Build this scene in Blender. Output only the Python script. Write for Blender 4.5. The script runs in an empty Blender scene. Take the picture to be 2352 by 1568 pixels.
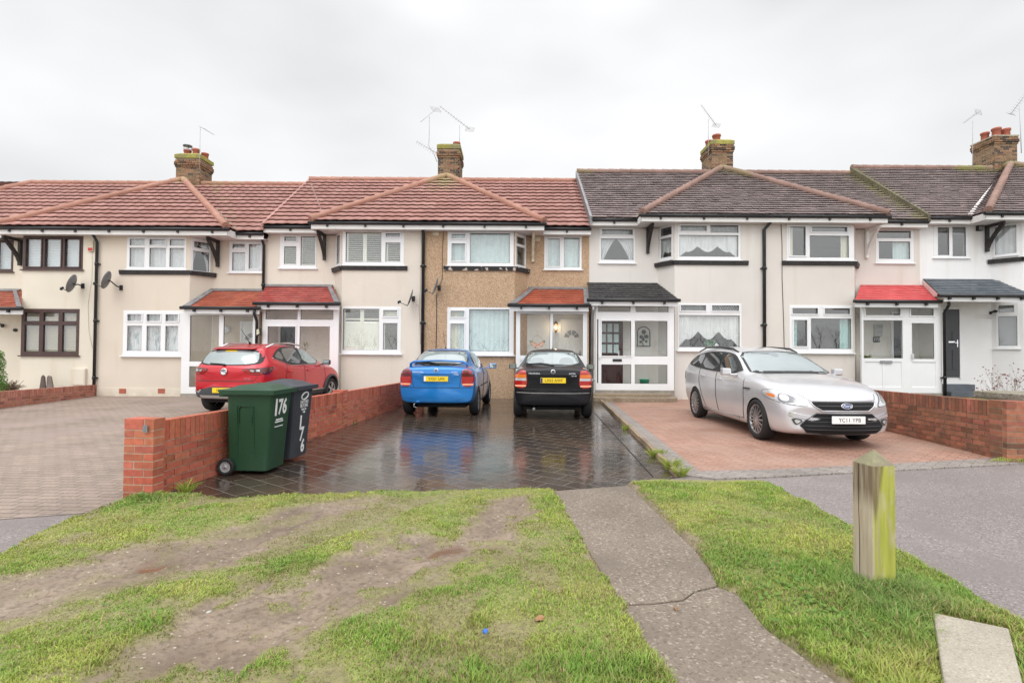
import bpy, bmesh, math, random
import numpy as np
from mathutils import Vector, Matrix
from mathutils.bvhtree import BVHTree
from mathutils.geometry import delaunay_2d_cdt

random.seed(7)
RNG = np.random.default_rng(11)
S = bpy.context.scene
COL = S.collection
R = math.radians

# ------------------------------------------------------------------ camera
CAM = Vector((0.0, 0.0, 1.45))
PITCH, ROLL = 1.12, 0.36
CROT = Matrix.Rotation(R(90 + PITCH), 3, 'X') @ Matrix.Rotation(R(ROLL), 3, 'Z')
cd = bpy.data.cameras.new('camera')
cd.lens = 18.0; cd.sensor_width = 36.0; cd.sensor_fit = 'HORIZONTAL'
cd.clip_start = 0.05; cd.clip_end = 2000
cam = bpy.data.objects.new('camera', cd)
COL.objects.link(cam)
cam.matrix_world = Matrix.Translation(CAM) @ CROT.to_4x4()
S.camera = cam

# ------------------------------------------------------------------ sky
SUN_EL, SUN_AZ = 50.0, 205.0
W = bpy.data.worlds.new('World'); S.world = W
W.use_nodes = True
wn, wl = W.node_tree.nodes, W.node_tree.links
wn.clear()
wout = wn.new('ShaderNodeOutputWorld'); bg = wn.new('ShaderNodeBackground')
sky = wn.new('ShaderNodeTexSky'); sky.sky_type = 'NISHITA'; sky.sun_disc = False
sky.sun_elevation = R(SUN_EL); sky.sun_rotation = R(SUN_AZ)
sky.air_density = 1.5; sky.dust_density = 4.0
tc = wn.new('ShaderNodeTexCoord')
sep = wn.new('ShaderNodeSeparateXYZ'); wl.new(tc.outputs['Generated'], sep.inputs[0])
nz = wn.new('ShaderNodeTexNoise'); nz.inputs['Scale'].default_value = 2.3
nz.inputs['Detail'].default_value = 3; nz.inputs['Roughness'].default_value = 0.42
mp = wn.new('ShaderNodeMapping'); mp.inputs['Scale'].default_value = (1, 1, 2.2)
mp.inputs['Location'].default_value = (0.35, 0.1, 0.4)
wl.new(tc.outputs['Generated'], mp.inputs['Vector']); wl.new(mp.outputs[0], nz.inputs['Vector'])
cr = wn.new('ShaderNodeValToRGB')
cr.color_ramp.elements[0].position = 0.34; cr.color_ramp.elements[0].color = (9.3, 9.32, 9.42, 1)
cr.color_ramp.elements[1].position = 0.62; cr.color_ramp.elements[1].color = (11.7, 11.7, 11.8, 1)
wl.new(nz.outputs['Fac'], cr.inputs[0])
# an overcast sky is several times brighter overhead than at the horizon
el = wn.new('ShaderNodeMapRange'); el.interpolation_type = 'SMOOTHSTEP'
for k, v in zip(('From Min', 'From Max', 'To Min', 'To Max'), (0.52, 0.95, 1.0, 2.3)):
    el.inputs[k].default_value = v
wl.new(sep.outputs['Z'], el.inputs['Value'])
# and brighter on the side where the sun stands behind the cloud
az = wn.new('ShaderNodeMapRange'); az.interpolation_type = 'SMOOTHSTEP'
for k, v in zip(('From Min', 'From Max', 'To Min', 'To Max'), (0.15, -0.9, 1.0, 1.7)):
    az.inputs[k].default_value = v
wl.new(sep.outputs['Y'], az.inputs['Value'])
lum = wn.new('ShaderNodeMath'); lum.operation = 'MULTIPLY'
wl.new(el.outputs[0], lum.inputs[0]); wl.new(az.outputs[0], lum.inputs[1])
mu = wn.new('ShaderNodeVectorMath'); mu.operation = 'SCALE'
wl.new(cr.outputs[0], mu.inputs[0]); wl.new(lum.outputs[0], mu.inputs['Scale'])
mx = wn.new('ShaderNodeMix'); mx.data_type = 'RGBA'; mx.inputs['Factor'].default_value = 0.93
wl.new(sky.outputs[0], mx.inputs['A']); wl.new(mu.outputs[0], mx.inputs['B'])
wl.new(mx.outputs['Result'], bg.inputs['Color'])
bg.inputs['Strength'].default_value = 0.1
wl.new(bg.outputs[0], wout.inputs[0])

ld = bpy.data.lights.new('sun', 'SUN'); ld.energy = 0.9; ld.angle = R(40); ld.color = (1, 0.97, 0.92)
sun = bpy.data.objects.new('sun', ld); COL.objects.link(sun)
sun.rotation_euler = (R(90 - SUN_EL), 0, R(180 - SUN_AZ))

S.view_settings.view_transform = 'Standard'; S.view_settings.look = 'None'
S.view_settings.exposure = -0.14; S.view_settings.gamma = 1.0
S.render.engine = 'CYCLES'
S.cycles.max_bounces = 8; S.cycles.transparent_max_bounces = 12
S.cycles.use_denoising = True
S.cycles.sample_clamp_indirect = 6.0

# ------------------------------------------------------------------ picture measurements -> places in the world
FP = 1176.0
def ray(u, v):
    return CROT @ Vector(((u - 1176) / FP, (784 - v) / FP, -1.0))
def atY(u, v, Y):
    d = ray(u, v); return CAM + d * (Y / d.y)
def G(u, v, z=0.0):
    d = ray(u, v); return CAM + d * ((z - CAM.z) / d.z)
def rectY(u0, v0, u1, v1, Y):
    uc, vc = (u0 + u1) / 2, (v0 + v1) / 2
    return atY(u0, vc, Y).x, atY(u1, vc, Y).x, atY(uc, v1, Y).z, atY(uc, v0, Y).z

# ------------------------------------------------------------------ materials
def nodes(name):
    m = bpy.data.materials.new(name); m.use_nodes = True
    n, l = m.node_tree.nodes, m.node_tree.links
    return m, n, l, n['Principled BSDF']

def coords(n, l, scale=1.0, kind='Object', sc3=None):
    t = n.new('ShaderNodeTexCoord'); p = n.new('ShaderNodeMapping')
    p.inputs['Scale'].default_value = sc3 or (scale, scale, scale)
    l.new(t.outputs[kind], p.inputs['Vector']); return p.outputs[0]

def noise_fac(n, l, vec, scale, detail=4, lo=0.3, hi=0.7):
    t = n.new('ShaderNodeTexNoise'); t.inputs['Scale'].default_value = scale; t.inputs['Detail'].default_value = detail
    l.new(vec, t.inputs['Vector'])
    r = n.new('ShaderNodeMapRange'); r.inputs['From Min'].default_value = lo; r.inputs['From Max'].default_value = hi
    l.new(t.outputs['Fac'], r.inputs['Value']); return r.outputs[0]

def mix(n, l, fac, a, b, blend='MIX'):
    m = n.new('ShaderNodeMix'); m.data_type = 'RGBA'; m.blend_type = blend; m.clamp_factor = True
    for s, key in ((fac, 'Factor'), (a, 'A'), (b, 'B')):
        if hasattr(s, 'links') or hasattr(s, 'is_linked'): l.new(s, m.inputs[key])
        elif isinstance(s, (int, float)): m.inputs[key].default_value = s
        else: m.inputs[key].default_value = (*s[:3], 1)
    return m.outputs['Result']

def bump(n, l, b, height, strength=0.3, dist=0.01):
    k = n.new('ShaderNodeBump'); k.inputs['Strength'].default_value = strength; k.inputs['Distance'].default_value = dist
    l.new(height, k.inputs['Height']); l.new(k.outputs[0], b.inputs['Normal']); return k

def plain(name, c, rough=0.5, metal=0.0, spec=0.5, var=0.0, vs=3.0, coat=0.0, emit=None):
    m, n, l, b = nodes(name)
    b.inputs['Base Color'].default_value = (*c, 1); b.inputs['Roughness'].default_value = rough
    b.inputs['Metallic'].default_value = metal; b.inputs['Specular IOR Level'].default_value = spec
    b.inputs['Coat Weight'].default_value = coat; b.inputs['Coat Roughness'].default_value = 0.03
    v = coords(n, l)
    if var:
        f = noise_fac(n, l, v, vs)
        l.new(mix(n, l, f, [x * (1 - var) for x in c], [min(1, x * (1 + var)) for x in c]), b.inputs['Base Color'])
    if emit:
        b.inputs['Emission Color'].default_value = (*emit[0], 1); b.inputs['Emission Strength'].default_value = emit[1]
    return m

def render_mat(name, c, bs=45.0, strength=0.35, dirt=(0.55, 0.47, 0.36), dirt_amt=0.5, brush=False):
    m, n, l, b = nodes(name)
    v = coords(n, l)
    big = noise_fac(n, l, v, 0.55, 5)
    col = mix(n, l, big, [x * 0.925 for x in c], [min(1, x * 1.045) for x in c])
    sv = coords(n, l, sc3=(2.2, 2.2, 0.22))
    streak = noise_fac(n, l, sv, 1.3, 6, 0.56, 0.8)
    k = n.new('ShaderNodeMath'); k.operation = 'MULTIPLY'; k.inputs[1].default_value = dirt_amt
    l.new(streak, k.inputs[0])
    col = mix(n, l, k.outputs[0], col, [x * y for x, y in zip(c, (0.80, 0.73, 0.62))])
    # splash-back dirt near the ground line
    tcn = n.new('ShaderNodeTexCoord'); sp = n.new('ShaderNodeSeparateXYZ'); l.new(tcn.outputs['Object'], sp.inputs[0])
    lo = n.new('ShaderNodeMapRange'); lo.inputs['From Min'].default_value = 0.35; lo.inputs['From Max'].default_value = 0.0
    lo.inputs['To Max'].default_value = 0.55
    l.new(sp.outputs['Z'], lo.inputs['Value'])
    k2 = n.new('ShaderNodeMath'); k2.operation = 'MULTIPLY'; l.new(lo.outputs[0], k2.inputs[0])
    l.new(noise_fac(n, l, v, 4.0, 5, 0.3, 0.6), k2.inputs[1])
    col = mix(n, l, k2.outputs[0], col, dirt)
    l.new(col, b.inputs['Base Color']); b.inputs['Roughness'].default_value = 0.85
    b.inputs['Specular IOR Level'].default_value = 0.2
    t = n.new('ShaderNodeTexNoise'); t.inputs['Scale'].default_value = bs; t.inputs['Detail'].default_value = 3
    l.new(coords(n, l, sc3=(1, 1, 2.2)) if brush else v, t.inputs['Vector'])
    bump(n, l, b, t.outputs['Fac'], strength, 0.012)
    return m

def pebble_mat(name):
    m, n, l, b = nodes(name)
    v = coords(n, l)
    vo = n.new('ShaderNodeTexVoronoi'); vo.inputs['Scale'].default_value = 62; l.new(v, vo.inputs['Vector'])
    r = n.new('ShaderNodeValToRGB'); e = r.color_ramp.elements
    e[0].position = 0.0; e[0].color = (0.29, 0.175, 0.105, 1); e[1].position = 1.0; e[1].color = (0.64, 0.54, 0.42, 1)
    for p, c in ((0.25, (0.45, 0.285, 0.165, 1)), (0.5, (0.55, 0.385, 0.245, 1)), (0.8, (0.50, 0.35, 0.23, 1))):
        x = e.new(p); x.color = c
    sh = n.new('ShaderNodeSeparateColor'); l.new(vo.outputs['Color'], sh.inputs[0]); l.new(sh.outputs[0], r.inputs[0])
    big = noise_fac(n, l, v, 0.8, 5)
    l.new(mix(n, l, big, (0.92, 0.9, 0.9), (1, 1, 1)), n.new('ShaderNodeMix').inputs[0]) if False else None
    col = mix(n, l, 1.0, r.outputs[0], mix(n, l, big, (0.9, 0.88, 0.86), (1.05, 1.05, 1.05)), 'MULTIPLY')
    l.new(col, b.inputs['Base Color']); b.inputs['Roughness'].default_value = 0.8
    inv = n.new('ShaderNodeMath'); inv.operation = 'SUBTRACT'; inv.inputs[0].default_value = 1; l.new(vo.outputs['Distance'], inv.inputs[1])
    bump(n, l, b, inv.outputs[0], 0.6, 0.008)
    return m

def tile_mat(name, c1, c2, tw, course, moss=(0.25, 0.235, 0.085), rough=0.45, mossamt=1.0):
    """roof tiles: a colour of its own for every tile; moss spreads from an attribute"""
    m, n, l, b = nodes(name)
    uv = n.new('ShaderNodeUVMap'); uv.uv_map = 'UVMap'
    dv = n.new('ShaderNodeVectorMath'); dv.operation = 'DIVIDE'; dv.inputs[1].default_value = (tw, course, 1)
    l.new(uv.outputs[0], dv.inputs[0])
    fl = n.new('ShaderNodeVectorMath'); fl.operation = 'FLOOR'; l.new(dv.outputs[0], fl.inputs[0])
    wnz = n.new('ShaderNodeTexWhiteNoise'); wnz.noise_dimensions = '2D'; l.new(fl.outputs[0], wnz.inputs['Vector'])
    col = mix(n, l, wnz.outputs['Value'], c1, c2)
    ov = coords(n, l)
    col = mix(n, l, noise_fac(n, l, ov, 1.1, 5, 0.35, 0.7), col, mix(n, l, 0.5, col, [x * 0.72 for x in c1]))
    f2 = noise_fac(n, l, ov, 9.0, 6, 0.5, 0.72)
    k0 = n.new('ShaderNodeMath'); k0.operation = 'MULTIPLY'; k0.inputs[1].default_value = 0.18; l.new(f2, k0.inputs[0])
    col = mix(n, l, k0.outputs[0], col, (0.36, 0.33, 0.29))
    at = n.new('ShaderNodeAttribute'); at.attribute_name = 'moss'
    mf = n.new('ShaderNodeMath'); mf.operation = 'MULTIPLY_ADD'; mf.inputs[1].default_value = 1.5
    l.new(at.outputs['Fac'], mf.inputs[0])
    mn = noise_fac(n, l, ov, 3.2, 6, 0.25, 0.75)
    sb = n.new('ShaderNodeMath'); sb.operation = 'SUBTRACT'; sb.inputs[1].default_value = 1.0; l.new(mn, sb.inputs[0])
    l.new(sb.outputs[0], mf.inputs[2])
    cl = n.new('ShaderNodeMath'); cl.operation = 'MULTIPLY'; cl.use_clamp = True; cl.inputs[1].default_value = mossamt
    l.new(mf.outputs[0], cl.inputs[0])
    col = mix(n, l, cl.outputs[0], col, moss)
    l.new(col, b.inputs['Base Color']); b.inputs['Roughness'].default_value = rough
    t = n.new('ShaderNodeTexNoise'); t.inputs['Scale'].default_value = 40; l.new(ov, t.inputs['Vector'])
    bump(n, l, b, t.outputs['Fac'], 0.25, 0.006)
    return m

def attr_mat(name, attr='col', rough=0.8, bs=60, strength=0.4, dirt=None, spec=0.4):
    """colour of each brick/leaf/blade from a colour attribute"""
    m, n, l, b = nodes(name)
    at = n.new('ShaderNodeAttribute'); at.attribute_name = attr
    v = coords(n, l)
    col = mix(n, l, 1.0, at.outputs['Color'], mix(n, l, noise_fac(n, l, v, bs / 4, 5), (0.8, 0.8, 0.8), (1.12, 1.12, 1.12)), 'MULTIPLY')
    if dirt:
        col = mix(n, l, noise_fac(n, l, v, 2.2, 6, 0.48, 0.8), col, dirt)
    l.new(col, b.inputs['Base Color']); b.inputs['Roughness'].default_value = rough
    b.inputs['Specular IOR Level'].default_value = spec
    t = n.new('ShaderNodeTexNoise'); t.inputs['Scale'].default_value = bs; l.new(v, t.inputs['Vector'])
    bump(n, l, b, t.outputs['Fac'], strength, 0.006)
    return m

def glass_mat(name, tint=(0.97, 0.985, 0.982), ior=1.95, rough=0.0):
    m, n, l, b = nodes(name); n.remove(b)
    out = n['Material Output']
    tr = n.new('ShaderNodeBsdfTransparent'); tr.inputs[0].default_value = (*tint, 1)
    gl = n.new('ShaderNodeBsdfGlossy'); gl.inputs['Roughness'].default_value = rough
    fr = n.new('ShaderNodeFresnel'); geo = n.new('ShaderNodeNewGeometry')
    # the same index on the way out as on the way in, so a pane never reflects totally
    iv = n.new('ShaderNodeMapRange'); iv.inputs['To Min'].default_value = ior; iv.inputs['To Max'].default_value = 1 / ior
    l.new(geo.outputs['Backfacing'], iv.inputs['Value']); l.new(iv.outputs[0], fr.inputs['IOR'])
    ms = n.new('ShaderNodeMixShader')
    l.new(fr.outputs[0], ms.inputs[0]); l.new(tr.outputs[0], ms.inputs[1]); l.new(gl.outputs[0], ms.inputs[2])
    l.new(ms.outputs[0], out.inputs[0]); return m

def cloth_mat(name, c, trans=0.35, pattern=None):
    m, n, l, b = nodes(name)
    b.inputs['Roughness'].default_value = 0.9; b.inputs['Specular IOR Level'].default_value = 0.1
    v = coords(n, l)
    col = mix(n, l, noise_fac(n, l, v, 6, 4), [x * 0.88 for x in c], c)
    if pattern:
        vo = coords(n, l, sc3=(7, 7, 2.5))
        t = n.new('ShaderNodeTexNoise'); t.inputs['Scale'].default_value = 1.0; t.inputs['Detail'].default_value = 1
        l.new(vo, t.inputs['Vector'])
        r = n.new('ShaderNodeValToRGB'); e = r.color_ramp.elements; r.color_ramp.interpolation = 'EASE'
        e[0].position = 0.3; e[0].color = (*pattern[0], 1); e[1].position = 0.72; e[1].color = (*pattern[1], 1)
        x = e.new(0.44); x.color = (*c, 1); x = e.new(0.58); x.color = (*c, 1)
        l.new(t.outputs['Fac'], r.inputs[0]); col = mix(n, l, 0.85, col, r.outputs[0])
    l.new(col, b.inputs['Base Color'])
    tl = n.new('ShaderNodeBsdfTranslucent'); l.new(col, tl.inputs[0])
    ms = n.new('ShaderNodeMixShader'); ms.inputs[0].default_value = trans
    l.new(b.outputs[0], ms.inputs[1]); l.new(tl.outputs[0], ms.inputs[2]); l.new(ms.outputs[0], n['Material Output'].inputs[0])
    return m

def net_mat(name, c, clear=0.3, pattern=None):
    m = cloth_mat(name, c, 0.1, pattern)
    n, l = m.node_tree.nodes, m.node_tree.links
    out = n['Material Output']; src = out.inputs[0].links[0].from_socket
    tr = n.new('ShaderNodeBsdfTransparent'); ms = n.new('ShaderNodeMixShader'); ms.inputs[0].default_value = clear
    l.new(src, ms.inputs[1]); l.new(tr.outputs[0], ms.inputs[2]); l.new(ms.outputs[0], out.inputs[0]); return m

def paving_mat(name, c1, c2, joint, bw, bh, rot=0.0, rough=0.7, mortar=0.008, offset=0.5, wet=None, stain=None, bumpd=0.004, sq=2, big_amp=0.18, ripple=14, rip=0.35):
    m, n, l, b = nodes(name)
    t = n.new('ShaderNodeTexCoord'); p = n.new('ShaderNodeMapping'); p.inputs['Rotation'].default_value = (0, 0, rot)
    l.new(t.outputs['Object'], p.inputs['Vector']); v = p.outputs[0]
    # slight wobble of the joints
    wz = n.new('ShaderNodeTexNoise'); wz.inputs['Scale'].default_value = 1.7; l.new(v, wz.inputs['Vector'])
    wa = n.new('ShaderNodeVectorMath'); wa.operation = 'MULTIPLY_ADD'
    wa.inputs[1].default_value = (0.03, 0.03, 0); l.new(wz.outputs['Color'], wa.inputs[0]); l.new(v, wa.inputs[2])
    br = n.new('ShaderNodeTexBrick'); br.inputs['Scale'].default_value = 1; br.inputs['Brick Width'].default_value = bw
    br.inputs['Row Height'].default_value = bh; br.inputs['Mortar Size'].default_value = mortar
    br.inputs['Mortar Smooth'].default_value = 0.3; br.offset = offset; br.squash_frequency = sq
    br.inputs['Color1'].default_value = (*c1, 1); br.inputs['Color2'].default_value = (*c2, 1); br.inputs['Mortar'].default_value = (*joint, 1)
    l.new(wa.outputs[0], br.inputs['Vector'])
    col = br.outputs['Color']
    ov = t.outputs['Object']
    big = noise_fac(n, l, ov, 0.9, 6, 0.3, 0.72)
    a = big_amp
    col = mix(n, l, 1.0, col, mix(n, l, big, (1 - a, 1 - a, 1 - a), (1 + a, 1 + a, 1 + a)), 'MULTIPLY')
    fine = noise_fac(n, l, ov, 38, 4)
    col = mix(n, l, 1.0, col, mix(n, l, fine, (0.82, 0.82, 0.82), (1.15, 1.15, 1.15)), 'MULTIPLY')
    if stain:
        col = mix(n, l, noise_fac(n, l, ov, 0.7, 6, 0.5, 0.75), col, stain)
    l.new(col, b.inputs['Base Color'])
    inv = n.new('ShaderNodeMath'); inv.operation = 'SUBTRACT'; inv.inputs[0].default_value = 1; l.new(br.outputs['Fac'], inv.inputs[1])
    h = n.new('ShaderNodeMath'); h.operation = 'MULTIPLY_ADD'; h.inputs[1].default_value = rip
    tz = n.new('ShaderNodeTexNoise'); tz.inputs['Scale'].default_value = ripple; tz.inputs['Detail'].default_value = 5
    l.new(ov, tz.inputs['Vector'])
    l.new(tz.outputs['Fac'], h.inputs[0]); l.new(inv.outputs[0], h.inputs[2])
    bump(n, l, b, h.outputs[0], 0.5, bumpd)
    if wet:
        rr = n.new('ShaderNodeMapRange'); rr.inputs['To Min'].default_value = wet[0]; rr.inputs['To Max'].default_value = wet[1]
        l.new(noise_fac(n, l, ov, 1.3, 5, 0.35, 0.7), rr.inputs['Value'])
        ad = n.new('ShaderNodeMath'); ad.operation = 'MULTIPLY_ADD'; ad.inputs[1].default_value = 0.35
        l.new(br.outputs['Fac'], ad.inputs[0]); l.new(rr.outputs[0], ad.inputs[2])
        l.new(ad.outputs[0], b.inputs['Roughness']); b.inputs['Specular IOR Level'].default_value = 0.6
    else:
        b.inputs['Roughness'].default_value = rough; b.inputs['Specular IOR Level'].default_value = 0.35
    return m

def speckle_mat(name, c, c_lo, c_hi, scale=90, rough=0.7, big=0.8, stain=None, bs=0.5, spots=None, damp=False):
    m, n, l, b = nodes(name)
    v = coords(n, l)
    vo = n.new('ShaderNodeTexVoronoi'); vo.inputs['Scale'].default_value = scale; l.new(v, vo.inputs['Vector'])
    sh = n.new('ShaderNodeSeparateColor'); l.new(vo.outputs['Color'], sh.inputs[0])
    r = n.new('ShaderNodeValToRGB'); e = r.color_ramp.elements
    e[0].position = 0.0; e[0].color = (*c_lo, 1); e[1].position = 1.0; e[1].color = (*c_hi, 1)
    x = e.new(0.3); x.color = (*c, 1); x = e.new(0.82); x.color = (*c, 1)
    l.new(sh.outputs[0], r.inputs[0])
    f = noise_fac(n, l, v, big, 6, 0.3, 0.7)
    col = mix(n, l, 1.0, r.outputs[0], mix(n, l, f, (0.83, 0.83, 0.83), (1.12, 1.12, 1.12)), 'MULTIPLY')
    if stain: col = mix(n, l, noise_fac(n, l, v, 1.6, 6, 0.5, 0.72), col, stain)
    if spots:
        v2 = n.new('ShaderNodeTexVoronoi'); v2.inputs['Scale'].default_value = spots[0]; l.new(v, v2.inputs['Vector'])
        lt = n.new('ShaderNodeMath'); lt.operation = 'LESS_THAN'; lt.inputs[1].default_value = spots[1]; l.new(v2.outputs['Distance'], lt.inputs[0])
        col = mix(n, l, lt.outputs[0], col, spots[2])
    l.new(col, b.inputs['Base Color']); b.inputs['Roughness'].default_value = rough
    b.inputs['Specular IOR Level'].default_value = 0.35
    bump(n, l, b, vo.outputs['Distance'], bs, 0.004); return m
# ------------------------------------------------------------------ mesh builder
class MB:
    def __init__(s):
        s.v = []; s.f = []; s.m = []; s.c = []; s.uv = {}; s.sm = set(); s.cur = 0; s.col = None; s.attr = {}
    def vert(s, p): s.v.append(tuple(p)); return len(s.v) - 1
    def face(s, idx, smooth=False):
        s.f.append(tuple(idx)); s.m.append(s.cur); s.c.append(s.col)
        if smooth: s.sm.add(len(s.f) - 1)
        return len(s.f) - 1
    def quad(s, *ps, smooth=False): return s.face([s.vert(p) for p in ps], smooth)
    def box8(s, P):
        i = [s.vert(p) for p in P]
        for q in ((0, 3, 2, 1), (4, 5, 6, 7), (0, 1, 5, 4), (1, 2, 6, 5), (2, 3, 7, 6), (3, 0, 4, 7)):
            s.face([i[k] for k in q])
    def box(s, x0, x1, y0, y1, z0, z1):
        s.box8([(x0, y0, z0), (x1, y0, z0), (x1, y1, z0), (x0, y1, z0), (x0, y0, z1), (x1, y0, z1), (x1, y1, z1), (x0, y1, z1)])
    def obox(s, F, a0, a1, b0, b1, c0, c1):
        """box in a facade frame: a along the wall, b up, c outwards"""
        s.box8([F(a0, b0, c1), F(a1, b0, c1), F(a1, b0, c0), F(a0, b0, c0), F(a0, b1, c1), F(a1, b1, c1), F(a1, b1, c0), F(a0, b1, c0)])
    def prism(s, poly, z0, z1):
        n = len(poly)
        a = [s.vert((p[0], p[1], z0)) for p in poly]; b = [s.vert((p[0], p[1], z1)) for p in poly]
        s.face(a[::-1]); s.face(b)
        for i in range(n): s.face((a[i], a[(i + 1) % n], b[(i + 1) % n], b[i]))
    def tube(s, pts, r, n=8, caps=True, smooth=True, closed=False):
        pts = [Vector(p) for p in pts]; m = len(pts)
        rs = r if isinstance(r, (list, tuple)) else [r] * m
        rings = []; up = None
        for i, p in enumerate(pts):
            if closed: d = pts[(i + 1) % m] - pts[i - 1]
            else: d = (pts[min(i + 1, m - 1)] - pts[max(i - 1, 0)])
            d.normalize()
            if up is None:
                up = Vector((0, 0, 1)) if abs(d.z) < 0.9 else Vector((1, 0, 0))
            x = up - d * up.dot(d)
            if x.length < 1e-4: x = d.orthogonal()
            x.normalize(); y = d.cross(x); up = x
            rings.append([s.vert(p + (x * math.cos(2 * math.pi * k / n) + y * math.sin(2 * math.pi * k / n)) * rs[i]) for k in range(n)])
        for i in range(m if closed else m - 1):
            A, B = rings[i], rings[(i + 1) % m]
            for k in range(n): s.face((A[k], A[(k + 1) % n], B[(k + 1) % n], B[k]), smooth)
        if caps and not closed: s.face(rings[0][::-1]); s.face(rings[-1])
    def bar(s, p, q, w, h=None, up=(0, 0, 1)):
        p, q = Vector(p), Vector(q); h = h or w; d = (q - p).normalized(); u = Vector(up)
        if abs(d.dot(u)) > 0.95: u = Vector((1, 0, 0))
        x = d.cross(u).normalized() * (w / 2); y = x.cross(d).normalized() * (h / 2)
        s.box8([p - x - y, p + x - y, q + x - y, q - x - y, p - x + y, p + x + y, q + x + y, q - x + y])
    def lathe(s, prof, M=None, n=20, smooth=True, close=True):
        """profile of (radius, height) turned round local z"""
        M = M or Matrix.Identity(4); rings = []
        for (r, h) in prof:
            rings.append([s.vert(M @ Vector((r * math.cos(2 * math.pi * k / n), r * math.sin(2 * math.pi * k / n), h))) for k in range(n)])
        for A, B in zip(rings, rings[1:]):
            for k in range(n): s.face((A[k], A[(k + 1) % n], B[(k + 1) % n], B[k]), smooth)
        if close: s.face(rings[0][::-1]); s.face(rings[-1])
    def grid(s, fn, nu, nv, smooth=True):
        ix = [[s.vert(fn(i / nu, j / nv)) for i in range(nu + 1)] for j in range(nv + 1)]
        for j in range(nv):
            for i in range(nu): s.face((ix[j][i], ix[j][i + 1], ix[j + 1][i + 1], ix[j + 1][i]), smooth)
    def build(s, name, mats, parent=None, uv=True, bevel=0.0):
        me = bpy.data.meshes.new(name)
        me.from_pydata(s.v, [], s.f)
        mats = mats if isinstance(mats, (list, tuple)) else [mats]
        for m in mats: me.materials.append(m)
        if len(mats) > 1: me.polygons.foreach_set('material_index', s.m)
        if s.sm: me.polygons.foreach_set('use_smooth', [i in s.sm for i in range(len(s.f))])
        if any(c is not None for c in s.c):
            a = me.color_attributes.new('col', 'FLOAT_COLOR', 'CORNER')
            buf = []
            for f, c in zip(s.f, s.c): buf += list((*(c or (.5, .5, .5)), 1)) * len(f)
            a.data.foreach_set('color', buf)
        for an, vals in s.attr.items():
            a = me.attributes.new(an, 'FLOAT', 'POINT'); a.data.foreach_set('value', vals)
        if uv:
            lay = me.uv_layers.new(name='UVMap'); buf = []
            V = [Vector(p) for p in s.v]
            for i, f in enumerate(s.f):
                if i in s.uv: 
                    for q in s.uv[i]: buf += list(q)
                    continue
                nn = (V[f[1]] - V[f[0]]).cross(V[f[-1]] - V[f[0]])
                if nn.length > 0: nn.normalize()
                if abs(nn.z) > 0.7:
                    for k in f: buf += [V[k].x, V[k].y]
                else:
                    t = Vector((-nn.y, nn.x, 0)); t = t.normalized() if t.length > 1e-6 else Vector((1, 0, 0))
                    for k in f: buf += [V[k].dot(t), V[k].z]
            lay.data.foreach_set('uv', buf)
        me.update()
        o = bpy.data.objects.new(name, me); COL.objects.link(o)
        if bevel:
            b = o.modifiers.new('bevel', 'BEVEL'); b.width = bevel; b.segments = 2; b.limit_method = 'ANGLE'
        if parent: hang(o, parent)
        return o

INV = {}
def hang(o, parent):
    o.parent = parent
    if parent.name in INV: o.matrix_parent_inverse = INV[parent.name]
USED = set()
def tag(o, label, cat, group=None):
    assert 4 <= len(label.split()) <= 16, label
    o['label'] = label; o['category'] = cat
    if group: o['group'] = group
    return o
def thing(name, label, cat, loc=(0, 0, 0), rz=0.0, group=None, world=True, rot=None):
    """an Empty at the thing's base; its parts are modelled either in place (world) or in its own axes"""
    o = bpy.data.objects.new(name, None); COL.objects.link(o)
    o.location = loc; o.rotation_euler = rot or (0, 0, rz); o.empty_display_size = 0.2
    if world:
        M = Matrix.Translation(loc) @ Matrix.Rotation(rz, 4, 'Z'); INV[o.name] = M.inverted()
    return tag(o, label, cat, group)
def struct(o): o['kind'] = 'structure'; return o

def frame(O, t):
    """facade frame at O running along t, outward normal to the right of t seen from above"""
    O = Vector(O); t = Vector((t[0], t[1], 0)).normalized(); n = Vector((t.y, -t.x, 0))
    return lambda a, b, c=0.0: O + t * a + Vector((0, 0, b)) + n * c

def text_mesh(name, txt, size, place, m, parent, extrude=0.0008, shear=0.0, sx=1.0, spacing=1.0, bold=0.0):
    """raised lettering as a mesh; place = 4x4 matrix (x along the text, y up, z outwards)"""
    cu = bpy.data.curves.new(name, 'FONT'); cu.body = txt; cu.size = size; cu.align_x = 'CENTER'; cu.align_y = 'CENTER'
    cu.extrude = extrude; cu.shear = shear; cu.space_character = spacing; cu.resolution_u = 3; cu.offset = bold
    t = bpy.data.objects.new(name, cu); COL.objects.link(t)
    dg = bpy.context.evaluated_depsgraph_get(); me = bpy.data.meshes.new_from_object(t.evaluated_get(dg))
    bpy.data.objects.remove(t); bpy.data.curves.remove(cu)
    me.transform(place @ Matrix.Diagonal((sx, 1, 1, 1))); me.materials.clear(); me.materials.append(m)
    me.name = name
    o = bpy.data.objects.new(name, me); COL.objects.link(o)
    if parent: hang(o, parent)
    return o
def facing(O, t, up=(0, 0, 1)):
    t = Vector(t).normalized(); up = Vector(up).normalized(); n = t.cross(up)
    M = Matrix((t, up, n)).transposed().to_4x4(); M.translation = Vector(O); return M

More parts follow.
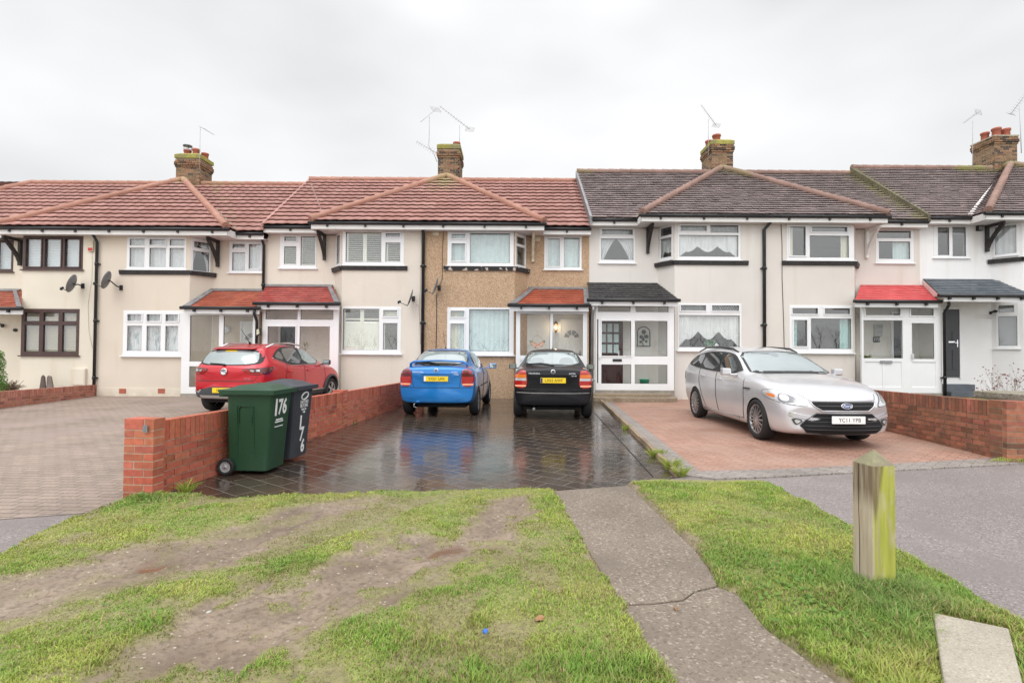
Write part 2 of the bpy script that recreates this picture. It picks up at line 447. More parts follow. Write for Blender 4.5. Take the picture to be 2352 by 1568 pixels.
# ------------------------------------------------------------------ palette
UPVC = plain('white_upvc', (0.80, 0.81, 0.82), 0.35, var=0.03, vs=1.5)
WOODBROWN = plain('brown_frame', (0.075, 0.042, 0.038), 0.45, var=0.2, vs=6)
BLACK = plain('black_paint', (0.018, 0.018, 0.02), 0.4, var=0.3, vs=4)
BLACKWOOD = plain('black_timber', (0.03, 0.027, 0.027), 0.6, var=0.5, vs=14)
PEELED = None
CREAMWOOD = plain('cream_timber', (0.62, 0.56, 0.42), 0.6, var=0.15, vs=8)
WHITEPAINT = plain('white_paint', (0.74, 0.73, 0.71), 0.5, var=0.05, vs=3)
LEAD = plain('lead_flashing', (0.22, 0.22, 0.23), 0.45, var=0.25, vs=5, metal=0.2)
CONCRETE_EDGE = plain('mortar_verge', (0.30, 0.29, 0.20), 0.9, var=0.35, vs=6)
GLASS = glass_mat('window_glass')
PORCHGLASS = glass_mat('porch_glass', ior=1.42)
DARKROOM = plain('room_paint', (0.30, 0.28, 0.25), 0.9)
DOORWHITE = plain('white_door', (0.78, 0.78, 0.77), 0.4, var=0.03)
GREYMETAL = plain('grey_metal', (0.30, 0.31, 0.32), 0.45, metal=0.6, var=0.15)
DISHGREY = plain('dish_grey', (0.17, 0.175, 0.185), 0.5, var=0.15, vs=8)
ALU = plain('aerial_metal', (0.45, 0.45, 0.46), 0.5, metal=0.3)
TERRACOTTA = plain('terracotta', (0.42, 0.13, 0.085), 0.7, var=0.2, vs=7)
CHROME = plain('chrome', (0.7, 0.7, 0.72), 0.12, metal=1.0)
RUBBER = plain('rubber', (0.015, 0.015, 0.016), 0.75, var=0.3, vs=30)
DARKPLASTIC = plain('dark_plastic', (0.022, 0.022, 0.024), 0.55, var=0.15, vs=10)
SHADOWGREY = plain('black_gap', (0.004, 0.004, 0.004), 0.9)
LETTERW = plain('white_lettering', (0.82, 0.83, 0.84), 0.5)
LETTERK = plain('black_lettering', (0.01, 0.01, 0.01), 0.5)
def wall_peel():
    m, n, l, b = nodes('peeling_black_board')
    v = coords(n, l)
    f = noise_fac(n, l, v, 7, 5, 0.57, 0.6)
    l.new(mix(n, l, f, (0.03, 0.028, 0.028), (0.55, 0.47, 0.42)), b.inputs['Base Color']); b.inputs['Roughness'].default_value = 0.7
    return m
PEELED = wall_peel()
CURT = {
    'net': net_mat('net_curtain', (0.93, 0.94, 0.96), 0.10),
    'netpat': net_mat('patterned_net', (0.92, 0.92, 0.94), 0.05, pattern=((0.45, 0.54, 0.55), (0.80, 0.70, 0.67))),
    'drape': cloth_mat('blue_green_drape', (0.74, 0.88, 0.88), 0.1),
    'cream': cloth_mat('cream_drape', (0.90, 0.86, 0.68), 0.1),
    'teal': cloth_mat('teal_drape', (0.45, 0.74, 0.70), 0.1),
    'swag': net_mat('swag_net', (0.96, 0.97, 0.97), 0.06),
    'blind': plain('blind_slat', (0.84, 0.88, 0.92), 0.5),
    'blindbeige': plain('beige_blind_slat', (0.60, 0.53, 0.42), 0.5),
    'shutter': plain('cream_shutter', (0.90, 0.89, 0.78), 0.45),
    'grey': plain('grey_roller', (0.30, 0.31, 0.33), 0.7),
}
# ------------------------------------------------------------------ house pieces
YF, YR = 15.8, 16.35            # front of the projecting bays, back of the recesses
YEF, YER = 15.46, 15.99         # the two gutter lines
YPK, YRG, YBK = 19.2, 19.6, 24.0

def wall_panel(mb, F, W, H, holes, reveal=0.15, z0=0.0, skip=()):
    xs = sorted({0.0, W, *[min(max(x, 0), W) for h in holes for x in (h[0], h[2])]})
    zs = sorted({z0, H, *[min(max(z, z0), H) for h in holes for z in (h[1], h[3])]})
    for a, b in zip(xs, xs[1:]):
        for c, d in zip(zs, zs[1:]):
            ca, cc = (a + b) / 2, (c + d) / 2
            if any(h[0] < ca < h[2] and h[1] < cc < h[3] for h in holes): continue
            mb.quad(F(a, c), F(b, c), F(b, d), F(a, d))
    for (a, c, b, d) in holes:
        r = -reveal
        mb.quad(F(a, c), F(a, c, r), F(a, d, r), F(a, d)); mb.quad(F(b, c, r), F(b, c), F(b, d), F(b, d, r))
        mb.quad(F(a, c, r), F(a, c), F(b, c), F(b, c, r)); mb.quad(F(a, d), F(a, d, r), F(b, d, r), F(b, d))

def slats(mb, F, a0, b0, a1, b1, c, pitch, w, tilt):
    z = b0 + pitch / 2
    while z < b1 - pitch * 0.3:
        dz, dc = w / 2 * math.sin(tilt), w / 2 * math.cos(tilt)
        P = [F(a0, z - dz - .002, c + dc), F(a1, z - dz - .002, c + dc), F(a1, z + dz - .002, c - dc), F(a0, z + dz - .002, c - dc),
             F(a0, z - dz + .004, c + dc), F(a1, z - dz + .004, c + dc), F(a1, z + dz + .004, c - dc), F(a0, z + dz + .004, c - dc)]
        mb.box8(P); z += pitch

def sheet(mb, F, a0, b0, a1, b1, c, fold=0.16, amp=0.022, lower=None, nv=8, seed=0, upper=None):
    rr = random.Random(seed); ph = [rr.uniform(0, 6.28) for _ in range(3)]
    nu = max(8, int((a1 - a0) / 0.025))
    def fn(s, t):
        a = a0 + (a1 - a0) * s
        lo = b0 if lower is None else lower(s)
        hi = b1 if upper is None else upper(s)
        b = lo + (hi - lo) * t
        w = math.sin(a / fold * 6.283 + ph[0]) + 0.5 * math.sin(a / fold * 2.6 * 6.283 + ph[1]) + 0.4 * math.sin(a / fold * .37 * 6.283 + ph[2])
        return F(a, b, c + amp * w)
    mb.grid(fn, nu, nv)

def curtain(parent, F, W, H, spec, seed):
    kind, a0, b0, a1, b1 = spec[:5]; opt = spec[5] if len(spec) > 5 else {}
    a0, a1, b0, b1 = a0 * W, a1 * W, b0 * H, b1 * H
    mb = MB(); c = -0.13
    if kind in ('net', 'netpat', 'drape', 'cream', 'teal'):
        sheet(mb, F, a0, b0, a1, b1, c - opt.get('back', 0), opt.get('fold', 0.15), opt.get('amp', 0.022), seed=seed,
              lower=opt.get('lower'), upper=opt.get('upper'))
        mb.build('curtain', CURT[kind], parent)
    elif kind == 'tieback':
        lo, hi = b0, b1; w = a1 - a0
        for sgn in (0, 1):
            nu, nv = 14, 12
            def fn(s, t, sgn=sgn):
                z = lo + (hi - lo) * t
                reach = w * (0.10 + 0.40 * t ** 1.3)
                a = reach * s + 0.02 * math.sin(s * 30)
                a = a0 + a if sgn == 0 else a1 - a
                return F(a, z, c + 0.02 * math.sin(s * 22 + t * 2))
            mb.grid(fn, nu, nv)
        mb.build('curtain', CURT['net'], parent)
    elif kind == 'swag':
        n = opt.get('n', 3); drop = opt.get('drop', 0.45); w = a1 - a0; h = b1 - b0
        def lower(s):
            k = s * n; fr = k - math.floor(k)
            return b1 - h * (drop + 0.17 * math.sin(math.pi * fr))
        sheet(mb, F, a0, b0, a1, b1, c, 0.11, 0.016, lower=lower, nv=10, seed=seed)
        def lower2(s):
            k = s * n; fr = k - math.floor(k)
            return b1 - h * (drop + 0.26 * math.sin(math.pi * fr) - 0.02)
        def upper2(s):
            k = s * n; fr = k - math.floor(k)
            return b1 - h * (drop + 0.17 * math.sin(math.pi * fr) - 0.02)
        sheet(mb, F, a0, b0, a1, b1, c + 0.02, 0.05, 0.012, lower=lower2, upper=upper2, nv=3, seed=seed + 1)
        for s0, s1, d in opt.get('tails', ((0.0, 0.17, 1.0), (0.83, 1.0, 1.0))):
            A0, A1 = a0 + w * s0, a0 + w * s1
            def low3(s, d=d, s0=s0): return b1 - h * (d - 0.35 * (s if s0 < 0.5 else 1 - s))
            sheet(mb, F, A0, b0, A1, b1, c + 0.03, 0.07, 0.018, lower=low3, nv=8, seed=seed + 3)
        mb.build('curtain', CURT['swag'], parent)
    elif kind in ('blind', 'blindbeige'):
        slats(mb, F, a0, b0, a1, b1, -0.11, 0.05, 0.05, opt.get('tilt', R(58)))
        mb.build('blind', CURT[kind], parent)
    elif kind == 'grey':
        mb.obox(F, a0, a1, b0, b1, -0.11, -0.10); mb.build('blind', CURT['grey'], parent)
    elif kind == 'shutter':
        st = 0.05
        for (x0, x1, z0, z1) in ((a0, a0 + st, b0, b1), (a1 - st, a1, b0, b1), (a0 + st, a1 - st, b0, b0 + st), (a0 + st, a1 - st, b1 - st, b1)):
            mb.obox(F, x0, x1, z0, z1, -0.115, -0.085)
        zs = opt.get('split')
        if zs is None: slats(mb, F, a0 + st, b0 + st, a1 - st, b1 - st, -0.10, 0.066, 0.066, opt.get('tilt', R(22)))
        else:
            zm = b0 + (b1 - b0) * zs
            mb.obox(F, a0 + st, a1 - st, zm - 0.02, zm + 0.02, -0.115, -0.085)
            slats(mb, F, a0 + st, b0 + st, a1 - st, zm - .02, -0.10, 0.066, 0.066, R(72))
            slats(mb, F, a0 + st, zm + .02, a1 - st, b1 - st, -0.10, 0.066, 0.066, R(8))
        mb.build('shutter', CURT['shutter'], parent)

def lattice(mb, F, a0, b0, a1, b1, dx=0.075, c=0.006):
    k = 1.5; dz = b1 - b0; n = int((a1 - a0 + dz / k) / dx) + 1
    for sgn in (1, -1):
        for i in range(-1, n + 1):
            x0 = a0 - dz / k + i * dx if sgn > 0 else a0 + i * dx
            p, q = (x0, b0), (x0 + sgn * dz / k, b1)
            t0, t1 = 0.0, 1.0; dxx = q[0] - p[0]
            for lim, s in ((a0, 1), (a1, -1)):
                if abs(dxx) < 1e-9: continue
                t = (lim - p[0]) / dxx
                if (dxx > 0) == (s > 0): t0 = max(t0, t)
                else: t1 = min(t1, t)
            if t1 - t0 < 0.05: continue
            A = F(p[0] + dxx * t0, b0 + dz * t0, c); B = F(p[0] + dxx * t1, b0 + dz * t1, c)
            mb.bar(A, B, 0.010, 0.004, up=F(0, 0, 1) - F(0, 0, 0))

LEADM = plain('lead_came', (0.10, 0.105, 0.11), 0.5)
def window(parent, F, W, H, lights, mat=UPVC, sash=(), curtains=(), sill=0.06, lead=(), seed=1, name='window', solid=(), sill_ext=0.05):
    mb = MB()
    L = [(a * W, b * H, c * W, d * H) for a, b, c, d in lights]
    xs = sorted({0.0, W, *[x for l in L for x in (l[0], l[2])]}); zs = sorted({0.0, H, *[z for l in L for z in (l[1], l[3])]})
    for a, b in zip(xs, xs[1:]):
        for c, d in zip(zs, zs[1:]):
            ca, cc = (a + b) / 2, (c + d) / 2
            if any(l[0] < ca < l[2] and l[1] < cc < l[3] for l in L): continue
            mb.obox(F, a, b, c, d, -0.06, 0.012)
    bw = 0.035
    for i, (a, c, b, d) in enumerate(L):
        if i in sash:      # opening casements stand a little proud
            e = 0.028
            for (x0, x1, z0, z1) in ((a - e, a + bw * .2, c - e, d + e), (b - bw * .2, b + e, c - e, d + e), (a + bw * .2, b - bw * .2, c - e, c + bw * .2), (a + bw * .2, b - bw * .2, d - bw * .2, d + e)):
                mb.obox(F, x0, x1, z0, z1, 0.012, 0.034)
    w = mb.build(name, mat, parent, bevel=0.004)
    gm = MB(); pm = MB()
    for i, (a, c, b, d) in enumerate(L):
        if i in solid: pm.obox(F, a - .005, b + .005, c - .005, d + .005, -0.035, -0.01)
        else: gm.obox(F, a - .004, b + .004, c - .004, d + .004, -0.030, -0.024)
    if gm.f: gm.build('pane', PORCHGLASS if name == 'porch' else GLASS, w)
    if pm.f: pm.build('panel', mat, w)
    km = MB()      # dark rubber gasket line round each pane
    for i, (a, c, b, d) in enumerate(L):
        if i in solid: continue
        g = 0.009
        for (x0, x1, z0, z1) in ((a, a + g, c, d), (b - g, b, c, d), (a + g, b - g, c, c + g), (a + g, b - g, d - g, d)):
            km.obox(F, x0, x1, z0, z1, -0.022, -0.012)
    if km.f: km.build('gasket', DARKPLASTIC, w)
    if lead:
        for i in lead:
            lm = MB(); lattice(lm, F, *L[i], c=-0.02); lm.build('lead_lattice', LEADM, w)
    if sill:
        sm = MB(); sm.obox(F, -sill_ext, W + sill_ext, -0.035, -0.002, -0.02, sill); sm.build('sill', mat, w, bevel=0.004)
    for k, sp in enumerate(curtains): curtain(w, F, W, H, sp, seed + k * 7)
    return w

# light layouts as fractions of the window
def cols(xs, zs):
    return [(a, c, b, d) for (a, b) in xs for (c, d) in zs]
L_B3 = cols(((.05, .30), (.37, .63), (.70, .95)), ((.07, .66), (.74, .92)))
L_3 = cols(((.05, .31), (.37, .64), (.70, .95)), ((.08, .92),))
L_2 = cols(((.07, .46), (.55, .94)), ((.08, .92),))

class Roofer:
    """interlocking or plain tiles as stepped, waved geometry, cut to the roof's outline"""
    def __init__(s):
        s.bm = bmesh.new(); s.uvl = s.bm.loops.layers.uv.new('UVMap'); s.ml = s.bm.verts.layers.float.new('moss')
    def plane(s, O, eu, ev, Lu, Lv, kind, clips=(), moss=(), jitter=0.0, seed=1):
        O, eu, ev = Vector(O), Vector(eu).normalized(), Vector(ev).normalized()
        nn = eu.cross(ev); nn = nn if nn.z > 0 else -nn
        rr = random.Random(seed)
        if kind == 'roman': course, tw, seg, step = 0.34, 0.30, 6, 0.046
        elif kind == 'plain': course, tw, seg, step = 0.19, 0.25, 1, 0.042
        else: course, tw, seg, step = 0.15, 0.24, 1, 0.016
        prof = [0.0, 0.002, 0.009, 0.016, 0.016, 0.007]
        bm = bmesh.new(); uvl = bm.loops.layers.uv.new('UVMap')
        rows = int(math.ceil(Lv / course)); ncol = int(math.ceil(Lu / tw))
        for r in range(rows):
            v0, v1 = r * course, min((r + 1) * course, Lv)
            off = (tw / 2 if r % 2 and seg == 1 else 0)
            def P(u, v, h): return O + eu * u + ev * v + nn * h
            if seg > 1:
                dv = [rr.gauss(0, 0.006) for _ in range(ncol + 1)]
                us = [i * tw / seg for i in range(ncol * seg + 1)]
                lo = [bm.verts.new(P(u, v0 + dv[i // seg], step + prof[i % seg])) for i, u in enumerate(us)]
                hi = [bm.verts.new(P(u, v1 + .07, prof[i % seg] - .004)) for i, u in enumerate(us)]
                dn = [bm.verts.new(P(u, v0 + 0.002 + dv[i // seg], step + prof[i % seg] - .014)) for i, u in enumerate(us)]
                for i in range(len(us) - 1):
                    for A, B, va, vb, sm in ((lo, hi, v0, v1, True), (dn, lo, v0, v0 + .001, False)):
                        f = bm.faces.new((A[i], A[i + 1], B[i + 1], B[i])); f.smooth = sm
                        for lp, (uu, vv) in zip(f.loops, ((us[i], va + .01), (us[i + 1], va + .01), (us[i + 1], vb - .01), (us[i], vb - .01))): lp[uvl].uv = (uu + 1e-3, vv)
            else:
                for c in range(-1, ncol + 1):
                    u0, u1 = c * tw + off + 0.003, (c + 1) * tw + off - 0.003
                    j = rr.gauss(0, jitter); k = rr.gauss(0, jitter); dvv = rr.gauss(0, jitter * 1.5)
                    q = [bm.verts.new(P(u0, v0 + dvv, step + j)), bm.verts.new(P(u1, v0 + dvv, step + k)), bm.verts.new(P(u1, v1 + .035, -0.001)), bm.verts.new(P(u0, v1 + .035, -0.001))]
                    d = [bm.verts.new(P(u0, v0 + dvv + .001, step + j - .011)), bm.verts.new(P(u1, v0 + dvv + .001, step + k - .011))]
                    for f in (bm.faces.new(q), bm.faces.new((d[0], d[1], q[1], q[0]))):
                        for lp in f.loops: lp[uvl].uv = ((c + .5) * tw + (r % 2) * tw * 37, (r + .5) * course)
                # felt below, seen only in the joints
                f = bm.faces.new([bm.verts.new(P(*x)) for x in ((-tw, v0, -.006), (Lu + tw, v0, -.006), (Lu + tw, v1 + .02, -.006), (-tw, v1 + .02, -.006))])
                for lp in f.loops: lp[uvl].uv = (0.1, 0.1)
        for co, no in clips:
            bmesh.ops.bisect_plane(bm, geom=bm.verts[:] + bm.edges[:] + bm.faces[:], plane_co=co, plane_no=no, clear_outer=True)
        ml = bm.verts.layers.float.new('moss')
        for v in bm.verts:
            w = 0.0
            for (q0, q1, rad, amt) in moss:     # distance to a segment
                q0, q1 = Vector(q0), Vector(q1); d = q1 - q0; L2 = d.length_squared
                t = 0 if L2 == 0 else max(0, min(1, (v.co - q0).dot(d) / L2))
                w = max(w, amt * max(0, 1 - (v.co - (q0 + d * t)).length / rad))
            v[ml] = w
        me = bpy.data.meshes.new('t'); bm.to_mesh(me); bm.free(); s.bm.from_mesh(me); bpy.data.meshes.remove(me)
    def build(s, name, m, parent):
        me = bpy.data.meshes.new(name); s.bm.to_mesh(me); s.bm.free(); me.materials.append(m)
        o = bpy.data.objects.new(name, me); COL.objects.link(o); hang(o, parent); return o

def ridge_run(mb, p, q, r=0.105, seg=0.42):
    p, q = Vector(p), Vector(q); n = max(1, round((q - p).length / seg)); pts = []; rs = []
    for i in range(n):
        a = p.lerp(q, i / n); b = p.lerp(q, (i + 1) / n)
        pts += [a, b.lerp(a, 0.03)]; rs += [r * 1.1, r * 0.93]
    mb.tube(pts, rs, 10)

def gutter(mb, p, q, r=0.055, brackets=1.0):
    p, q = Vector(p), Vector(q)
    mb.tube([p, q], r, 10)
    L = (q - p).length; n = max(1, int(L / brackets)); d = (q - p) / n
    for i in range(n):
        c = p + d * (i + .5) + Vector((0, 0.03, -0.075)); mb.box(c.x - .03, c.x + .03, c.y - .04, c.y + .05, c.z - .04, c.z + .06)

def bracket(parent, X, zt, m, leg=0.85, reach=0.62, name='eaves_bracket', fancy=True):
    mb = MB(); y = YR - 0.02; w = 0.085
    mb.box(X - w / 2, X + w / 2, y - 0.09, y, zt - leg, zt - .002)
    mb.box(X - w / 2 + .003, X + w / 2 - .003, y - reach, y - 0.09, zt - 0.09, zt - .004)
    pts = []
    for i in range(9):
        t = i / 8; pts.append((X, y - 0.05 - (reach - 0.1) * t, zt - leg + 0.12 + (leg - 0.2) * (t ** (0.75 if fancy else 1))))
    for a, b in zip(pts, pts[1:]): mb.bar(a, b, w * 0.92, 0.10)
    return mb.build(name, m, parent, bevel=0.006)

def downpipe(parent, X, Y, z0, z1, off=0.0, m=BLACK, r=0.042, name='downpipe'):
    mb = MB()
    if off: mb.tube([(X + off, Y - 0.20, z1 + .17), (X + off, Y - .20, z1 + .05), (X, Y - 0.07, z1 - 0.20), (X, Y - .07, z0)], r, 10)
    else: mb.tube([(X, Y - .24, z1 + .17), (X, Y - 0.24, z1 + .06), (X, Y - .07, z1 - .16), (X, Y - .07, z0)], r, 10)
    z = z0 + 0.5
    while z < z1 - .5:
        mb.lathe([(r * 1.25, 0), (r * 1.3, .05), (r * 1.25, .09)], Matrix.Translation((X, Y - .07, z)), 10)
        mb.box(X - r * 1.9, X + r * 1.9, Y - .06, Y - .002, z + .02, z + .06); z += 1.75
    return mb.build(name, m, parent)

def half_fan_door(house, X0, X1, z0, z1, Y, m=DOORWHITE, fan=True, frame_m=UPVC, handle_side=1):
    """front door on the recess wall, in its frame"""
    F = frame((X0, Y, z0), (1, 0)); W, H = X1 - X0, z1 - z0
    mb = MB(); mb.obox(F, 0.06, W - 0.06, 0.03, H - 0.06, 0.0, 0.03)
    for (a, b, c, d) in ((.2, .46, .12, .40), (.54, .8, .12, .40), (.2, .46, .46, .66), (.54, .8, .46, .66)):
        mb.obox(F, a * W, b * W, c * H, d * H, 0.03, 0.042)
    d = mb.build('front_door', m, house, bevel=0.004)
    fm = MB()
    fm.obox(F, 0, .06, 0, H, -0.01, 0.05); fm.obox(F, W - .06, W, 0, H, -0.01, 0.05); fm.obox(F, .06, W - .06, H - .06, H, -0.01, 0.05)
    fm.build('door_frame', frame_m, d)
    if fan:
        gm = MB(); r1, r0 = W * 0.30, W * 0.11; cx, cz = W / 2, H * 0.73
        for k in range(4):
            a0, a1 = math.pi * (k + .08) / 4, math.pi * (k + .92) / 4; n = 5
            for i in range(n):
                t0, t1 = a0 + (a1 - a0) * i / n, a0 + (a1 - a0) * (i + 1) / n
                gm.quad(*[F(cx + rr * math.cos(t), cz + rr * math.sin(t), .034) for rr, t in ((r0, t0), (r1, t0), (r1, t1), (r0, t1))])
        gm.build('fanlight', CURT['grey'], d)
    hm = MB(); hx = W - .13 if handle_side > 0 else .13
    hm.obox(F, hx - .015, hx + .015, H * .44, H * .54, .03, .045); hm.bar(F(hx, H * .5, .07), F(hx - .11 * handle_side, H * .5, .07), .02); hm.bar(F(hx, H * .5, .03), F(hx, H * .5, .08), .02)
    hm.build('door_handle', CHROME, d)
    return d

ROOMS = []
def house_shell(d):
    """the house as a thing: walls, rooms behind the panes, eaves and roof"""
    P = PAIRS[d['pair']]; X0, X1 = d['X0'], d['X1']; zg = P['zg']; zt = zg - 0.16
    h = thing(d['name'], d['label'], 'house', ((X0 + X1) / 2, YR, 0))
    side = d['bay']; Xc, Xs = d['Xc'], d['Xs']
    panels = []
    if side == 'R':
        panels = [((X0, YR), (Xs, YR)), ((Xs, YR), (Xc, YF)), ((Xc, YF), (X1, YF))]
    else:
        panels = [((X0, YF), (Xc, YF)), ((Xc, YF), (Xs, YR)), ((Xs, YR), (X1, YR))]
    d['panels'] = panels
    mb = MB()
    holes = d.get('holes', {})
    for i, (p, q) in enumerate(panels):
        F = frame((*p, 0), (q[0] - p[0], q[1] - p[1])); W = math.hypot(q[0] - p[0], q[1] - p[1])
        wall_panel(mb, F, W, zt, holes.get(i, []))
    yl = panels[0][0][1]; yr = panels[-1][1][1]
    mb.quad((X0, YBK, 0), (X0, yl, 0), (X0, yl, zt), (X0, YBK, zt)); mb.quad((X1, yr, 0), (X1, YBK, 0), (X1, YBK, zt), (X1, yr, zt))
    mb.quad((X1, YBK, 0), (X0, YBK, 0), (X0, YBK, zt), (X1, YBK, zt))
    # gable of the party wall, up to the roof
    for X in ((X1,) if 'end_hip' in d else (X0, X1)):
        mb.quad((X, YER + .2, zt), (X, YRG, P['zr'] - .12), (X, YBK, zt), (X, YBK - .01, zt - .01))
    mb.build('wall', d['wall'], h)
    rm = MB(); e = 0.04
    for (z0, z1) in ((0.22, 2.62), (2.70, zt - .03)):
        y0, y1 = YR + .25, YR + 2.9
        rm.quad((X0 + e, y1, z0), (X1 - e, y1, z0), (X1 - e, y1, z1), (X0 + e, y1, z1))
        rm.quad((X0 + e, YF, z0), (X1 - e, YF, z0), (X1 - e, y1, z0), (X0 + e, y1, z0))
        rm.quad((X0 + e, YF + .02, z1), (X1 - e, YF + .02, z1), (X1 - e, y1, z1), (X0 + e, y1, z1))
        rm.quad((X0 + e, YF, z0), (X0 + e, y1, z0), (X0 + e, y1, z1), (X0 + e, YF, z1)); rm.quad((X1 - e, YF, z0), (X1 - e, y1, z0), (X1 - e, y1, z1), (X1 - e, YF, z1))
    # keep the rooms inside the recess wall
    for i, v in enumerate(rm.v):
        x, y, z = v
        if y < YR:
            inbay = (x > Xc) if side == 'R' else (x < Xc)
            y = YF + .16 if inbay else YR + .16
        rm.v[i] = (x, y, z)
    rm.build('room', DARKROOM, h)
    # eaves
    XE = P['XL'] if side == 'R' else P['XR']
    fa, fb = (XE, X1) if side == 'R' else (X0, XE); ra, rb = (X0, XE) if side == 'R' else (XE, X1)
    sm = MB(); sm.box(fa, fb, YEF + .06, YR - .004, zt - .002, zt + .018)
    sm.box(ra, rb, YER + .06, YR - .004, zt - .002, zt + .017); sm.build('soffit', WHITEPAINT, h)
    fm = MB(); fm.box(fa, fb, YEF + .03, YEF + .058, zt - .02, zg + .02); fm.box(ra, rb, YER + .03, YER + .058, zt - .02, zg + .02)
    x = XE; fm.box(x - .012, x + .012, YEF + .06, YER + .03, zt - .019, zg + .019); fm.build('fascia', WHITEPAINT, h)
    gm = MB(); ov = .08 if side == 'L' else -.08
    gutter(gm, (fa + min(ov, 0), YEF, zg), (fb + max(ov, 0), YEF, zg)); gutter(gm, (ra, YER, zg - .01), (rb, YER, zg - .01))
    gm.build('gutter', BLACK, h)
    # roof
    kind, tm = P['kind'], P['mat']; zr = P['zr']; ze = zg + .05; pk = Vector((P['XP'], YPK, zr + .02))
    ro = Roofer()
    mz = P['moss']
    OM = Vector((X0, YER - .03, ze)); evM = Vector((0, YRG - YER + .03, zr - ze))
    mc = [(Vector((X0, 0, 0)), Vector((-1, 0, 0))), (Vector((X1, 0, 0)), Vector((1, 0, 0)))]
    if 'end_hip' in d:
        c0 = Vector((X0, YER - .03, ze)); c1 = Vector((d['end_hip'], YRG, zr)); dd = c1 - c0; mc[0] = (c0, Vector((-dd.y, dd.x, 0)))
    nM = Vector((1, 0, 0)).cross(evM).normalized()
    jit = P.get('jit', 0.0)
    ro.plane(OM, (1, 0, 0), evM, X1 - X0, evM.length, kind, mc, mz, jit, 3 + int(X0 * 3) % 50)
    OF = Vector((P['XL'], YEF - .03, ze)); evF = Vector((0, YPK - YEF + .03, pk.z - ze))
    hip = Vector((XE, YEF - .03, ze)); dh = pk - hip
    sgn = -1 if side == 'R' else 1
    nh = Vector((dh.y, -dh.x, 0)) * (1 if side == 'L' else -1)
    if nh.x * sgn < 0: nh = -nh
    party = X1 if side == 'R' else X0
    fc = [(hip, nh), (Vector((party, 0, 0)), Vector((1 if side == 'R' else -1, 0, 0)))]
    ro.plane(OF, (1, 0, 0), evF, P['XR'] - P['XL'], evF.length, kind, fc, mz, jit, 9 + int(X0 * 5) % 50)
    # the return slope between hip and valley
    hz = pk.z - ze; run = abs(pk.x - XE)
    OS = Vector((XE, YEF - .03, ze)); evS = Vector((pk.x - XE, 0, hz))
    ro.plane(OS, (0, 1, 0), evS, YRG - YEF, evS.length, kind, [(hip, -nh), (OM - nM * .015, -nM)], mz, jit, 21)
    # rear slope
    OB = Vector((X0, YBK + .3, ze - .4)); evB = Vector((0, YRG - YBK - .3, zr - ze + .4))
    ro.plane(OB, (1, 0, 0), evB, X1 - X0, evB.length, 'slate' if kind == 'plain' else kind, mc[1:] + [(Vector((X0, 0, 0)), Vector((-1, 0, 0)))] if 'end_hip' not in d else mc[1:], (), jit, 5)
    roof = ro.build('roof', tm, h)
    rg = MB(); px = pk.x
    a = d.get('end_hip', X0)
    ridge_run(rg, (a, YRG, zr + .02), (X1, YRG, zr + .02))
    ridge_run(rg, hip + Vector((0, 0, .05)), pk + Vector((0, 0, .05)), 0.108)
    if 'end_hip' in d: ridge_run(rg, (X0, YER, ze + .04), (a, YRG, zr + .04))
    if d.get('holds_stack'): ridge_run(rg, pk + Vector((0, 0, .04)), (px, YRG, zr + .04), 0.11)
    nv = len(rg.v); mv = []
    for v in rg.v:
        w = 0.0; vv = Vector(v)
        for (q0, q1, rad, amt) in mz:
            q0, q1 = Vector(q0), Vector(q1); dd = q1 - q0; L2 = dd.length_squared
            t = 0 if L2 == 0 else max(0, min(1, (vv - q0).dot(dd) / L2)); w = max(w, amt * max(0, 1 - (vv - (q0 + dd * t)).length / rad))
        mv.append(w)
    rg.attr['moss'] = mv
    rg.build('ridge_tiles', P['ridge'], roof)
    vm = MB()        # pale mortar or lead in the valley beside the return slope
    q0 = Vector((XE, YER, ze + .03)); q1 = Vector((px - sgn * -.0, YRG - .3, zr - .12))
    off = Vector((-sgn * -.06, 0, 0))
    vm.bar(q0 + off, q1 + off, .12, .02, up=nM); vm.build('valley', P['valley'], roof)
    if d.get('verge'):
        # the step to the lower neighbour: mortared edge under the verge tiles
        ve = MB(); s0 = Vector((X0 - .02, YER - .05, ze)); s1 = Vector((X0 - .02, YRG, zr))
        for k, (w, c) in enumerate(((d['verge'], .0),)):
            ve.box8([s0 + Vector((-.03, 0, -w)), s0 + Vector((.05, 0, -w)), s1 + Vector((.05, 0, -w)), s1 + Vector((-.03, 0, -w)),
                     s0 + Vector((-.03, 0, .035)), s0 + Vector((.05, 0, .035)), s1 + Vector((.05, 0, .035)), s1 + Vector((-.03, 0, .035))])
        ve.build('verge', d['verge_mat'], roof)
    d['obj'] = h; d['roof'] = roof; d['zt'] = zt; d['zg'] = zg
    return h

